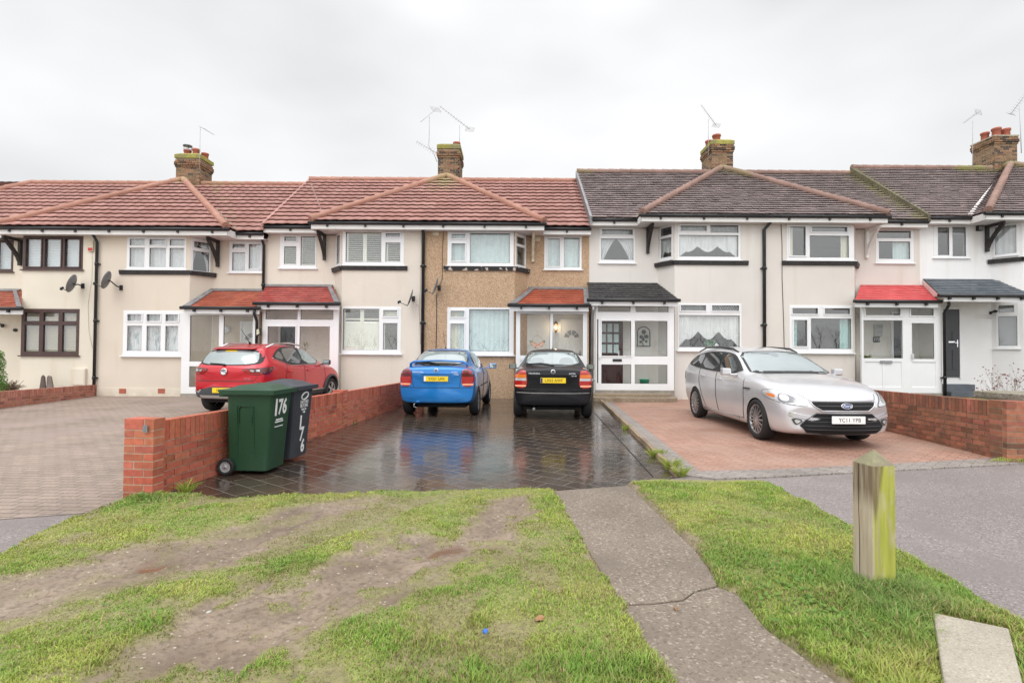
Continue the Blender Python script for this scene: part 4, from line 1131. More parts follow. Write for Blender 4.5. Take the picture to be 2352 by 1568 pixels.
mb.box(x0 - .15, x1 + .2, YR - .28, YR - .003, .0, zs * .78); mb.box(x0 - .2, x1 + .45, YR - .62, YR - .283, .0, zs * .45)
mb.build('door_step', STEPGREY, Gh['obj'])
mb = MB(); x0, x1, z0, z1_ = rectY(2179, 880, 2352, 908, 15.4); mb.box(x0 + 0.2, 18.6, YR - .55, YR - .003, 0, .1) ; mb.build('plinth', STEPGREY, Gh['obj'])
# letter plates and door furniture of the porches
def on_porch(d, name, u0, v0, u1, v1, m, c0=.012, c1=.03, y=YP):
    a, b, c, e = rectY(u0, v0, u1, v1, y); mb = MB(); F = frame((a, y, c), (1, 0)); mb.obox(F, 0, b - a, 0, e - c, c0, c1); return mb.build(name, m, d['obj'])
on_porch(E, 'letterbox', 1407, 824, 1428, 830, DARKPLASTIC); on_porch(Fh, 'letterbox', 2021, 828, 2048, 834, GREYMETAL)
on_porch(E, 'porch_handle', 1374, 812, 1379, 822, UPVC, .034, .06); on_porch(Fh, 'porch_handle', 2092, 812, 2096, 824, CHROME, .034, .06)
on_porch(E, 'porch_gap', 1371.5, 733, 1374, 879, SHADOWGREY, .0125, .0145)
# plinth band with terracotta air bricks under the bay of the beige house
mb = MB(); zp = lz(330, 890); mb.box(B['X0'] + .02, atY(417, 890, YF).x, YF - .02, YF - .002, 0.0, zp); mb.build('plinth', CREAM_A, B['obj'])
for u in (283, 372):
    a, b, c, e = rectY(u - 8, 892, u + 8, 903, YF); mb = MB(); F = frame((a, YF, c), (1, 0)); mb.obox(F, 0, b - a, 0, e - c, .021, .03)
    for k in range(3): mb.obox(F, .02, b - a - .02, (e - c) * (.2 + .27 * k), (e - c) * (.3 + .27 * k), .03, .036)
    mb.build('air_brick', TERRACOTTA, B['obj'])
# capped vents and thin service cables on the fronts
for d, u, v, y, m in ((D, 1001, 535, YF, CREAMWOOD), (D, 1234, 548, YR, CREAMWOOD), (E, 1478, 533, YR, CREAM_F)):
    a, b, c, e = rectY(u - 7, v - 5, u + 7, v + 6, y); mb = MB(); F = frame((a, y, c), (1, 0)); mb.obox(F, 0, b - a, 0, e - c, .001, .02)
    for k in range(3): mb.obox(F, .02, b - a - .02, (e - c) * (.2 + .26 * k), (e - c) * (.3 + .26 * k), .02, .028)
    mb.build('wall_vent', m, d['obj'])
def cable(d, pts, y=YF, r=0.009, m=BLACK):
    mb = MB(); P = []
    for (u, v) in pts: q = atY(u, v, y); P.append((q.x, y - .012, q.z))
    mb.tube(P, r, 5); return mb.build('cable', m, d['obj'])
GREYCABLE = plain('grey_cable', (0.34, 0.31, 0.27), 0.6)
cable(Fh, [(1793, 505), (1796, 560), (1796, 640), (1799, 720), (1801, 800), (1802, 900)]); cable(D, [(1010, 518), (1019, 530), (1016, 580), (1016, 640), (1008, 660)], r=.007)
cable(D, [(1003, 675), (1003, 740), (1001, 820)], r=.01)
cable(D, [(985, 520), (1000, 512), (1019, 516), (1022, 528)], r=.006); cable(A, [(213, 577), (212, 640), (203, 700), (205, 760), (213, 800)], r=.004, m=GREYCABLE)
cable(C, [(955, 700), (963, 702), (966, 790)], r=.005, m=GREYCABLE); cable(C, [(968, 540), (966, 640), (964, 700)], r=.004, m=GREYCABLE)
mb = MB(); q = atY(1804, 512, YF)
mb.tube([(q.x + .055 * math.cos(a * .5236), YF - .02, q.z + .05 * math.sin(a * .5236)) for a in range(12)], .007, 5, closed=True); mb.build('cable', BLACK, Fh['obj'])
# concrete steps of the leaded house
mb = MB(); a = atY(1362, 900, 15.3).x; b = atY(1553, 905, 15.0).x
mb.prism([(a, YP - .05), (a, 15.2), (a + .5, 15.12), (b - .5, 15.12), (b - .1, 15.2), (b - .02, YP - .05)], 0.0, .22)
mb.prism([(a - .02, YP - .28), (a - .02, 14.95), (a + .3, 14.82), ((a + b) / 2, 14.74), (b - .25, 14.80), (b + .02, 14.95), (b + .1, 15.2), (b + .1, YP)], 0.0, .13)
mb.build('door_step', speckle_mat('step_stone', (0.30, 0.24, 0.17), (0.2, 0.15, 0.1), (0.42, 0.36, 0.28), 60, .85, stain=(0.16, 0.12, 0.08)), E['obj'], bevel=.01)
# ------------------------------------------------------------------ cars
def paint(name, c, rough=0.3, metal=0.35, coat=0.9):
    m, n, l, b = nodes(name)
    v = coords(n, l)
    f = noise_fac(n, l, v, 1.4, 5)
    l.new(mix(n, l, f, [x * .93 for x in c], [min(1, x * 1.04) for x in c]), b.inputs['Base Color'])
    b.inputs['Metallic'].default_value = metal; b.inputs['Roughness'].default_value = rough
    b.inputs['Coat Weight'].default_value = coat; b.inputs['Coat Roughness'].default_value = 0.04; b.inputs['Specular IOR Level'].default_value = .5 * coat
    # rain drops on the lacquer
    t = n.new('ShaderNodeTexVoronoi'); t.inputs['Scale'].default_value = 90; l.new(v, t.inputs['Vector'])
    k = n.new('ShaderNodeBump'); k.inputs['Strength'].default_value = .06; k.inputs['Distance'].default_value = .003
    l.new(t.outputs['Distance'], k.inputs['Height']); l.new(k.outputs[0], b.inputs['Coat Normal'])
    return m
P_RED = paint('red_paint', (0.58, 0.014, 0.028)); P_BLUE = paint('blue_paint', (0.010, 0.20, 0.58)); P_BLACK = paint('black_car_paint', (0.006, 0.006, 0.009), metal=.0, coat=.4)
P_SILVER = paint('silver_paint', (0.66, 0.665, 0.69), .3, .42)
CARGLASS = plain('car_glass', (0.030, 0.036, 0.038), 0.03, spec=1.0, coat=1.0)
CARGLASS_SKY = plain('sky_painted_car_glass', (0.25, 0.30, 0.305), 0.04, spec=1.0, coat=1.0, var=0.12, vs=1.5)  # opaque panes with the bright sky reflection put into the base colour
WELL = plain('wheel_well', (0.008, 0.008, 0.009), 0.9)
LRED = plain('red_lens', (0.42, 0.012, 0.012), 0.1, coat=1.0); LDARK = plain('dark_red_lens', (0.10, 0.006, 0.01), 0.1, coat=1.0)
LAMBER = plain('amber_lens', (0.75, 0.20, 0.03), 0.12, coat=1.0); LCLEAR = plain('clear_lens', (0.62, 0.64, 0.66), 0.1, metal=.3, coat=1.0)
LBRIGHT = plain('reflector_strip', (0.95, 0.42, 0.25), 0.15, coat=1.0); ALLOY = plain('alloy', (0.50, 0.50, 0.52), 0.28, metal=.85, var=.08)
PLATEY = plain('yellow_plate', (0.85, 0.60, 0.02), 0.35, var=.04); PLATEW = plain('white_plate', (0.86, 0.86, 0.84), 0.35); CLAD = plain('grey_cladding', (0.045, 0.048, 0.055), 0.5, var=.15, vs=5)
SKID = plain('silver_skid', (0.42, 0.41, 0.39), 0.35, metal=.5); BADGEBLUE = plain('blue_badge', (0.01, 0.03, 0.16), .2, coat=1)
HOUSING = plain('lamp_housing_grey', (.20, .205, .215), .15, metal=.5, coat=1.0)
MIRGLASS = plain('mirror_glass', (0.55, 0.60, 0.62), 0.04, metal=.9)
SEATGLASS = plain('glass_behind_seat', (0.15, 0.19, 0.195), .05, spec=1, coat=1)

def lerp(a, b, t): return a + (b - a) * t
def car_body(stations, zs=1.0, crown=.03, kf=.22, kr=.14, arches=(), arch_r=.35, hw=.86):
    """lofted body, smoothed by subdivision, wheel wells cut out; returns mesh"""
    xs = [s[0] for s in stations]; xmax, xmin = max(xs), min(xs)
    V = []; F = []
    def plan(x, y):
        a = abs(y) / hw
        if x > xmax - .75: x -= kf * a ** 2.6 * ((x - (xmax - .75)) / .75) ** 1.2
        if x < xmin + .6: x += kr * a ** 2.6 * (((xmin + .6) - x) / .6) ** 1.2
        return x
    def ring(s, sc=1.0, dx=0.0):
        x, zb, z1, z2, ws, wb, wt = s[:7]
        h = [(0, zb), (ws * .84, zb), (ws * .985, zb + .03), (wb, lerp(zb, z1, .42)), (wb, lerp(zb, z1, .88)), (wb - .03, z1 + .01),
             (lerp(wb - .04, wt, .55), lerp(z1, z2, .55)), (wt + .015, z2 - .10 * (z2 - z1) - .012), (wt - .10, z2), (0, z2 + crown)]
        cz = (zb + z2) / 2
        pts = h + [(-a, b) for a, b in h[-2:0:-1]]
        out = []
        for (y, z) in pts:
            y *= sc; z = cz + (z - cz) * sc
            out.append((plan(x + dx, y), y, z * zs))
        return out
    rings = [ring(stations[0], .55, .010), ring(stations[0], .95, .008)] + [ring(s) for s in stations] + [ring(stations[-1], .95, -.006), ring(stations[-1], .55, -.008)]
    n = len(rings[0])
    for r in rings: V += r
    for i in range(len(rings) - 1):
        for k in range(n): F.append((i * n + k, i * n + (k + 1) % n, (i + 1) * n + (k + 1) % n, (i + 1) * n + k))
    F.append(tuple(range(n))[::-1]); F.append(tuple(range((len(rings) - 1) * n, len(rings) * n)))
    me = bpy.data.meshes.new('b'); me.from_pydata(V, [], F); me.materials.append(P_RED); me.materials.append(WELL)
    bm = bmesh.new(); bm.from_mesh(me); bmesh.ops.recalc_face_normals(bm, faces=bm.faces); bm.to_mesh(me); bm.free()
    o = bpy.data.objects.new('b', me); COL.objects.link(o)
    s = o.modifiers.new('s', 'SUBSURF'); s.levels = 2; s.render_levels = 2
    dg = bpy.context.evaluated_depsgraph_get(); smooth = bpy.data.meshes.new_from_object(o.evaluated_get(dg))
    bv = BVHTree.FromPolygons([v.co.copy() for v in smooth.vertices], [p.vertices[:] for p in smooth.polygons])
    cut = []
    for (ax, az) in arches:
        for sd in (1, -1):
            c = MB(); M = Matrix.Translation((ax, sd * .50, az)) @ Matrix.Rotation(-sd * math.pi / 2, 4, 'X')
            c.lathe([(arch_r, 0), (arch_r, .9)], M, 40, smooth=False); co = c.build('c', [WELL], uv=False); cut.append(co)
            b = bmesh.new(); b.from_mesh(co.data); bmesh.ops.recalc_face_normals(b, faces=b.faces); b.to_mesh(co.data); b.free()
            m = o.modifiers.new('w', 'BOOLEAN'); m.object = co; m.operation = 'DIFFERENCE'; m.solver = 'EXACT'
            try: m.material_mode = 'TRANSFER'
            except Exception: pass
    dg = bpy.context.evaluated_depsgraph_get(); res = bpy.data.meshes.new_from_object(o.evaluated_get(dg))
    for c in cut: bpy.data.objects.remove(c)
    bpy.data.objects.remove(o)
    res.polygons.foreach_set('use_smooth', [True] * len(res.polygons)); res.set_sharp_from_angle(angle=R(35))
    return res, bv

VIEWS = {'rear': ((-5, 0, 0), (0, -1, 0), (0, 0, 1), (1, 0, 0)), 'front': ((5, 0, 0), (0, 1, 0), (0, 0, 1), (-1, 0, 0)),
         'right': ((0, -5, 0), (1, 0, 0), (0, 0, 1), (0, 1, 0)), 'left': ((0, 5, 0), (-1, 0, 0), (0, 0, 1), (0, -1, 0))}
def view_of(v):
    if isinstance(v, str): return [Vector(q) for q in VIEWS[v]]
    a = R(v); d = Vector((-math.cos(a), -math.sin(a), 0))      # looking from the bearing a (0 = ahead, 90 = left)
    return [-d * 5, Vector((-d.y, d.x, 0)) * -1 if False else Vector((d.y, -d.x, 0)), Vector((0, 0, 1)), d]
def chaikin(p, n):
    for _ in range(n):
        q = []
        for a, b in zip(p, p[1:] + p[:1]):
            q += [(a[0] * .75 + b[0] * .25, a[1] * .75 + b[1] * .25), (a[0] * .25 + b[0] * .75, a[1] * .25 + b[1] * .75)]
        p = q
    return p
def hit(bv, V, x, y):
    O, ex, ey, d = V; o = O + ex * x + ey * y
    r = bv.ray_cast(o, d)
    if r[0] is None:
        r = bv.find_nearest(o + d * 4.2); return r[0], -d
    return r[0], r[1]
def patch(bv, view, poly, off=.005, rnd=1, res=.05, thick=0.0):
    off += .004; res = min(res, .042)
    """a panel of the given outline laid on the body as seen from one side"""
    V = view_of(view); poly = chaikin(list(poly), rnd)
    B = []
    for a, b in zip(poly, poly[1:] + poly[:1]):
        L = math.hypot(b[0] - a[0], b[1] - a[1]); k = max(1, int(L / res))
        for i in range(k): B.append((lerp(a[0], b[0], i / k), lerp(a[1], b[1], i / k)))
    pts = [Vector(p) for p in B]; ed = [(i, (i + 1) % len(B)) for i in range(len(B))]
    x0, x1 = min(p[0] for p in B), max(p[0] for p in B); y0, y1 = min(p[1] for p in B), max(p[1] for p in B)
    def inside(x, y):
        c = False
        for (a, b) in zip(B, B[1:] + B[:1]):
            if (a[1] > y) != (b[1] > y) and x < (b[0] - a[0]) * (y - a[1]) / (b[1] - a[1]) + a[0]: c = not c
        return c
    y = y0 + res / 2
    while y < y1:
        x = x0 + res / 2
        while x < x1:
            if inside(x, y) and min((x - b[0]) ** 2 + (y - b[1]) ** 2 for b in B) > (res * .5) ** 2: pts.append(Vector((x, y)))
            x += res
        y += res
    vs, es, fs, *_ = delaunay_2d_cdt(pts, ed, [], 1, 1e-6)
    mb = MB(); d = V[3]
    for v in vs:
        p, n = hit(bv, V, v.x, v.y); mb.vert(p - d * off)
    for f in fs: mb.face(f, True)
    return mb
def addp(root, bv, name, view, poly, m, off=.005, rnd=1, res=.05):
    return patch(bv, view, poly, off, rnd, res).build(name, m, root, uv=False)
def seam(mb, bv, view, pts, w=.008, off=.003):
    V = view_of(view); P = []
    for a, b in zip(pts, pts[1:]):
        k = max(2, int(math.hypot(b[0] - a[0], b[1] - a[1]) / .06))
        for i in range(k): P.append((lerp(a[0], b[0], i / k), lerp(a[1], b[1], i / k)))
    P.append(pts[-1]); Q = [hit(bv, V, *p)[0] - V[3] * off for p in P]
    mb.tube(Q, w / 2, 5)
def mirx(p): return [(-a, b) for a, b in p]

def wheel(root, x, y, r, w, spokes, style='alloy', side=1, rim=.70):
    M = Matrix.Translation((x, y, r)) @ Matrix.Rotation(-side * math.pi / 2, 4, 'X')
    mb = MB(); h = w / 2
    mb.lathe([(r * rim, -h), (r * .9, -h), (r * .975, -h * .82), (r, -h * .5), (r, h * .5), (r * .975, h * .82), (r * .9, h), (r * rim * 1.02, h * .98), (r * rim * .98, h * .75), (r * rim * .98, -h)], M, 32, close=False)
    t = mb.build('wheel', RUBBER, root)
    rm = MB()
    rm.lathe([(r * rim * .99, h * .8), (r * rim * .93, h * .92), (r * rim * .90, h * .6)], M, 32, close=False)
    if style == 'multi':
        for k in range(spokes):
            a = 2 * math.pi * k / spokes; e = .035
            A = M @ Vector((r * .14 * math.cos(a), r * .14 * math.sin(a), h * .80)); B_ = M @ Vector((r * rim * .93 * math.cos(a), r * rim * .93 * math.sin(a), h * .74))
            rm.bar(A, B_, r * .085, r * .06, up=M.to_3x3() @ Vector((0, 0, 1)))
    else:
        for k in range(spokes):
            a = 2 * math.pi * k / spokes
            for da in (-.12, .12):
                A = M @ Vector((r * .12 * math.cos(a), r * .12 * math.sin(a), h * .80)); B_ = M @ Vector((r * rim * .93 * math.cos(a + da), r * rim * .93 * math.sin(a + da), h * .74))
                rm.bar(A, B_, r * .10, r * .06, up=M.to_3x3() @ Vector((0, 0, 1)))
    rm.lathe([(.001, h * .86), (r * .13, h * .84), (r * .15, h * .70)], M, 14, close=False)
    rm.build('rim', ALLOY, t)
    dm = MB(); dm.lathe([(.001, h * .35), (r * rim * .95, h * .35)], M, 24, close=False); dm.build('brake_disc', WELL, t)
    return t

def mirror(root, x, y, z, side, m, shell_m=None, cap=False):
    mb = MB(); sy = side; c = y + sy * .14
    hx, hy, hz = .055, .10, .068
    mb.box8([(x - hx, c - hy, z - hz), (x - hx, c + hy, z - hz), (x + hx * .7, c + hy * .86, z - hz * .7), (x + hx * .9, c - hy * .9, z - hz * .8),
             (x - hx, c - hy, z + hz), (x - hx, c + hy * .96, z + hz), (x + hx * .7, c + hy * .84, z + hz * .75), (x + hx * .9, c - hy * .9, z + hz * .85)])
    mb.bar((x + .03, y - sy * .06, z - .05), (x + .01, y + sy * .08, z - .05), .06, .03)
    o = mb.build('door_mirror', shell_m or m, root, bevel=.024)
    gm = MB(); gm.box(x - hx - .004, x - hx + .002, c - hy * .80, c + hy * .78, z - hz * .74, z + hz * .74)
    gm.build('mirror_glass', MIRGLASS, o, bevel=.002); return o

def plate(root, pos, facing_x, txt, m, w=.52, h=.111, tilt=0, txt_size=.085, band=None):
    """number plate with raised characters; facing_x = -1 rear, +1 front"""
    M = facing(pos, (0, facing_x, 0), (facing_x * math.sin(tilt) * -1, 0, math.cos(tilt)))
    mb = MB(); F = lambda a, b, c=0: M @ Vector((a, b, c))
    mb.obox(F, -w / 2, w / 2, -h / 2, h / 2, -.012, .004); o = mb.build('number_plate', m, root, bevel=.003)
    if band:
        bm_ = MB(); bm_.obox(F, -w / 2 + .004, -w / 2 + .045, -h / 2 + .004, h / 2 - .004, .004, .0052); bm_.build('plate_band', band, o)
    text_mesh('plate_lettering', txt, txt_size, M @ Matrix.Translation((.015, -.002, .005)), LETTERK, o, sx=.92, spacing=1.05); return o

def finish_body(root, me, m):
    me.materials[0] = m; me.name = 'body'
    o = bpy.data.objects.new('body', me); COL.objects.link(o); hang(o, root); return o

# ---- the two hatchbacks parked side by side
def hatchback(label, loc, heading, m, sporty):
    root = thing('parked_car', label, 'car', loc, R(90 - heading), world=False, group='cars parked in front of the houses')
    ST = [(2.02, .26, .52, .58, .66, .72, .55), (1.93, .20, .58, .70, .76, .80, .62), (1.6, .18, .72, .82, .80, .845, .70), (1.2, .17, .80, .91, .82, .85, .72),
          (.88, .17, .86, .98, .82, .85, .70), (.72, .17, .88, 1.04, .82, .85, .68), (.2, .17, .91, 1.31, .82, .85, .585), (-.1, .17, .92, 1.39, .82, .85, .56), (-.6, .17, .93, 1.42, .82, .85, .555), (-1.0, .18, .94, 1.38, .82, .85, .545),
          (-1.3, .20, .95, 1.26, .81, .845, .55), (-1.66, .24, .965, 1.075, .80, .84, .60), (-1.86, .27, .955, 1.045, .795, .835, .66), (-1.98, .29, .935, 1.025, .785, .825, .69), (-2.035, .30, .915, 1.005, .78, .82, .695), (-2.055, .31, .90, .985, .775, .815, .69)]
    ZS = 1.06
    rx, fx_ = -1.30, 1.30
    me, bv = car_body(ST, ZS, arches=((fx_, .31), (rx, .31)), arch_r=.335, hw=.85, kr=.13)
    finish_body(root, me, m)
    Z = lambda p: [(a, b * ZS) for a, b in p]
    rw = addp(root, bv, 'rear_window', 'rear', Z([(-.60, 1.075), (.60, 1.075), (.535, 1.33), (.44, 1.355), (-.44, 1.355), (-.535, 1.33)]), CARGLASS_SKY, .006, 1)
    mb = patch(bv, 'rear', Z([(-.635, 1.055), (.635, 1.055), (.56, 1.35), (.45, 1.375), (-.45, 1.375), (-.56, 1.35)]), .003, 1); mb.build('window_surround', DARKPLASTIC, rw, uv=False)
    hm = MB()     # head restraints showing as darker shapes through the rear window
    if not sporty:
        for yy, s in ((-.34, 1), (.30, 1)):
            pm = patch(bv, 'rear', Z([(yy - .17, 1.09), (yy + .17, 1.09), (yy + .15, 1.20), (yy + .07, 1.245), (yy - .07, 1.245), (yy - .15, 1.20)]), .0085, 2)
            pm.build('head_restraint', SEATGLASS, rw, uv=False)
    for sgn in (1, -1):
        mr = (lambda p: p) if sgn == 1 else mirx
        big = [(.555, .64), (.80, .64), (.84, .80), (.80, .98), (.70, 1.05), (.585, 1.02), (.545, .86)]
        t = addp(root, bv, 'tail_light', 'rear', Z(mr(big)), LRED, .006, 1, .035)
        for nm, q, mm in (('indicator_lens', [(.565, .84), (.815, .84), (.805, .91), (.565, .91)], LDARK if sporty else LAMBER), ('reverse_lens', [(.56, .785), (.825, .785), (.82, .835), (.56, .835)], LCLEAR if not sporty else LRED), ('reflector', [(.57, .665), (.795, .665), (.805, .70), (.568, .70)], LBRIGHT)):
            addp(t, bv, nm, 'rear', Z(mr(q)), mm, .0085, 0, .035)
        if sporty: addp(t, bv, 'dark_lens', 'rear', Z(mr([(.57, .92), (.79, .92), (.70, 1.03), (.60, 1.01)])), LDARK, .0085, 1, .035)
        v = 'right' if sgn == -1 else 'left'; sx = 1 if v == 'right' else -1
        side = [(.62, 1.0), (.16, 1.29), (-.08, 1.345), (-.18, 1.35), (-.20, 1.0)]; side2 = [(-.26, 1.0), (-.24, 1.35), (-.6, 1.355), (-.95, 1.30), (-1.20, 1.12), (-1.15, 1.01)]
        for q in (side, side2): addp(root, bv, 'side_window', v, Z([(a * sx, b) for a, b in q]), CARGLASS, .005, 1, .06)
        sm = MB(); seam(sm, bv, v, Z([(.70 * sx, .95), (.72 * sx, .5), (.62 * sx, .26), (-.28 * sx, .24), (-.34 * sx, .6), (-.28 * sx, 1.0)])); seam(sm, bv, v, Z([(.6 * sx, .6), (-.9 * sx, .6)]), .03, .004)
        sm.build('door_seam', DARKPLASTIC, root, uv=False)
        hm = MB(); p, _ = hit(bv, view_of(v), -.12 * sx, .86 * ZS); hm.bar(p + Vector((.08, sgn * .015, 0)), p + Vector((-.08, sgn * .015, 0)), .03, .03); hm.build('door_handle', m, root)
        mirror(root, .52, sgn * .86, 1.0 * ZS, sgn, m, DARKPLASTIC if not sporty else m)
    sm = MB()
    seam(sm, bv, 'rear', Z([(-.80, .62), (-.45, .615), (.45, .615), (.80, .62)]), .011)
    seam(sm, bv, 'rear', Z([(-.56, 1.03), (-.545, .86), (-.50, .63)])); seam(sm, bv, 'rear', Z([(.56, 1.03), (.545, .86), (.50, .63)]))
    sm.build('boot_seam', DARKPLASTIC, root, uv=False)
    if not sporty:
        sm = MB(); seam(sm, bv, 'rear', Z([(-.82, .55), (-.4, .54), (.4, .54), (.82, .55)]), .012, .006); sm.build('bumper_trim', SKID, root, uv=False)
    else:
        sm = MB(); V = view_of('rear')
        sm = patch(bv, 'rear', Z([(-.77, .41), (-.5, .40), (-.42, .335), (.42, .335), (.5, .40), (.77, .41), (.77, .425), (-.77, .425)]), .012, 0); sm.build('bumper_lip', m, root, uv=False)
    p, n_ = hit(bv, view_of('rear'), 0, .80 * ZS)
    bx = p.x
    rec = addp(root, bv, 'plate_recess', 'rear', Z([(-.33, .70), (.33, .70), (.345, .80), (.33, .88), (-.33, .88), (-.345, .80)]), m, .0055, 1)
    plate(root, (bx - .014, 0, .795 * ZS), -1, 'VX01 UFK' if sporty else 'LX02 AWF', PLATEY, band=BADGEBLUE if not sporty else PLATEW, w=.53)
    gm = MB(); q, _ = hit(bv, view_of('rear'), 0, .905 * ZS); gm.bar(q + Vector((-.014, -.33, 0)), q + Vector((-.014, .33, 0)), .022, .03); gm.build('boot_grip', m, root, bevel=.006)
    q, nn = hit(bv, view_of('rear'), 0, .965 * ZS); bm_ = MB(); Mb = facing(q + Vector((-.006, 0, 0)), (0, -1, 0), (.25, 0, 1))
    bm_.lathe([(.048, 0), (.050, .006), (.038, .008)], Mb, 20, close=False)
    for a, b in (((-.02, -.02), (.015, .03)), ((.0, -.03), (.025, .01)), ((-.03, .01), (.005, .02))): bm_.bar(Mb @ Vector((*a, .006)), Mb @ Vector((*b, .006)), .016, .006)
    bm_.build('badge', CHROME, root)
    for yy, tx, sz in ((.395, 'VAUXHALL', .052), (-.40, 'ASTRA', .05)):
        q, nn = hit(bv, view_of('rear'), -yy, .93 * ZS); text_mesh('badge_lettering', tx, sz * .82, facing(q + Vector((-.010, 0, 0)), (0, -1, 0), (.12, 0, 1)), CHROME, root, .002, sx=1.15)
    q, nn = hit(bv, view_of('rear'), .44, .885 * ZS); text_mesh('badge_lettering', 'TURBO' if sporty else 'SXI 16V', .033, facing(q + Vector((-.010, 0, 0)), (0, -1, 0), (.12, 0, 1)), CHROME, root, .002)
    # wiper lying along the foot of the rear window
    wm = MB(); V = view_of('rear'); P = [hit(bv, V, *p_)[0] + Vector((-.022, 0, .012)) for p_ in Z([(.02, 1.07), (-.25, 1.115), (-.58, 1.095)])]
    wm.tube(P, [.018, .012, .007], 6); P = [hit(bv, V, *p_)[0] + Vector((-.016, 0, .006)) for p_ in Z([(.03, 1.085), (-.28, 1.10), (-.58, 1.085)])]; wm.tube(P, .008, 5)
    wm.build('rear_wiper', DARKPLASTIC, root)
    am = MB(); am.tube([(-.93, 0, 1.40 * ZS + .03), (-.99, 0, 1.44 * ZS + .02), (-1.28, 0, 1.45 * ZS + .38)], [.014, .005, .0025], 6); am.build('aerial', DARKPLASTIC, root)
    if sporty:
        sp = MB(); zt = 1.145 * ZS; xs = -1.74
        pts = [(-1.72, -.64, 1.03 * ZS), (xs, -.63, zt - .05), (xs - .02, -.54, zt), (xs - .03, 0, zt + .02), (xs - .02, .54, zt), (xs, .63, zt - .05), (-1.72, .64, 1.03 * ZS)]
        cp = []
        for i in range(len(pts) - 1):
            for k in range(4): cp.append(Vector(pts[i]).lerp(Vector(pts[i + 1]), k / 4))
        cp.append(Vector(pts[-1]))
        rg_ = []
        for i, q_ in enumerate(cp):
            T_ = (cp[min(i + 1, len(cp) - 1)] - cp[max(i - 1, 0)]).normalized(); N_ = T_.cross(Vector((1, 0, 0))).normalized()
            rg_.append([sp.vert(q_ + Vector((1, 0, 0)) * .085 * math.cos(k * .5236) + N_ * .022 * math.sin(k * .5236)) for k in range(12)])
        for A_, B_ in zip(rg_, rg_[1:]):
            for k in range(12): sp.face((A_[k], A_[(k + 1) % 12], B_[(k + 1) % 12], B_[k]), True)
        sp.face(rg_[0][::-1]); sp.face(rg_[-1]); sp.build('spoiler', m, root)
        ex = MB(); M = Matrix.Translation((-2.02, .43, .275)) @ Matrix.Rotation(math.pi / 2, 4, 'Y')
        ex.lathe([(.05, -.12), (.052, -.02), (.046, -.02), (.044, .12)], M.inverted_safe() if False else M, 16, close=False)
        ex.tube([(-1.75, .43, .27), (-2.03, .43, .28)], .045, 14, caps=False); ex.tube([(-2.0, .43, .28), (-2.055, .43, .281)], [.056, .058], 16, caps=False); ex.build('exhaust', CHROME, root)
    else:
        ex = MB(); ex.tube([(-1.6, .4, .24), (-1.97, .4, .235)], .028, 10); ex.build('exhaust', GREYMETAL, root)
    ub = MB(); ub.box(-1.75, 1.75, -.60, .60, .20, .26); ub.build('underbody', WELL, root)
    ws = addp(root, bv, 'windscreen', 'front', Z([(-.66, 1.03), (.66, 1.03), (.54, 1.33), (-.54, 1.33)]), CARGLASS, .006, 1)
    for x in (fx_, rx):
        for sgn in (1, -1): wheel(root, x, sgn * .755, .315, .20, 5 if not sporty else 6, 'alloy', sgn)
    return root

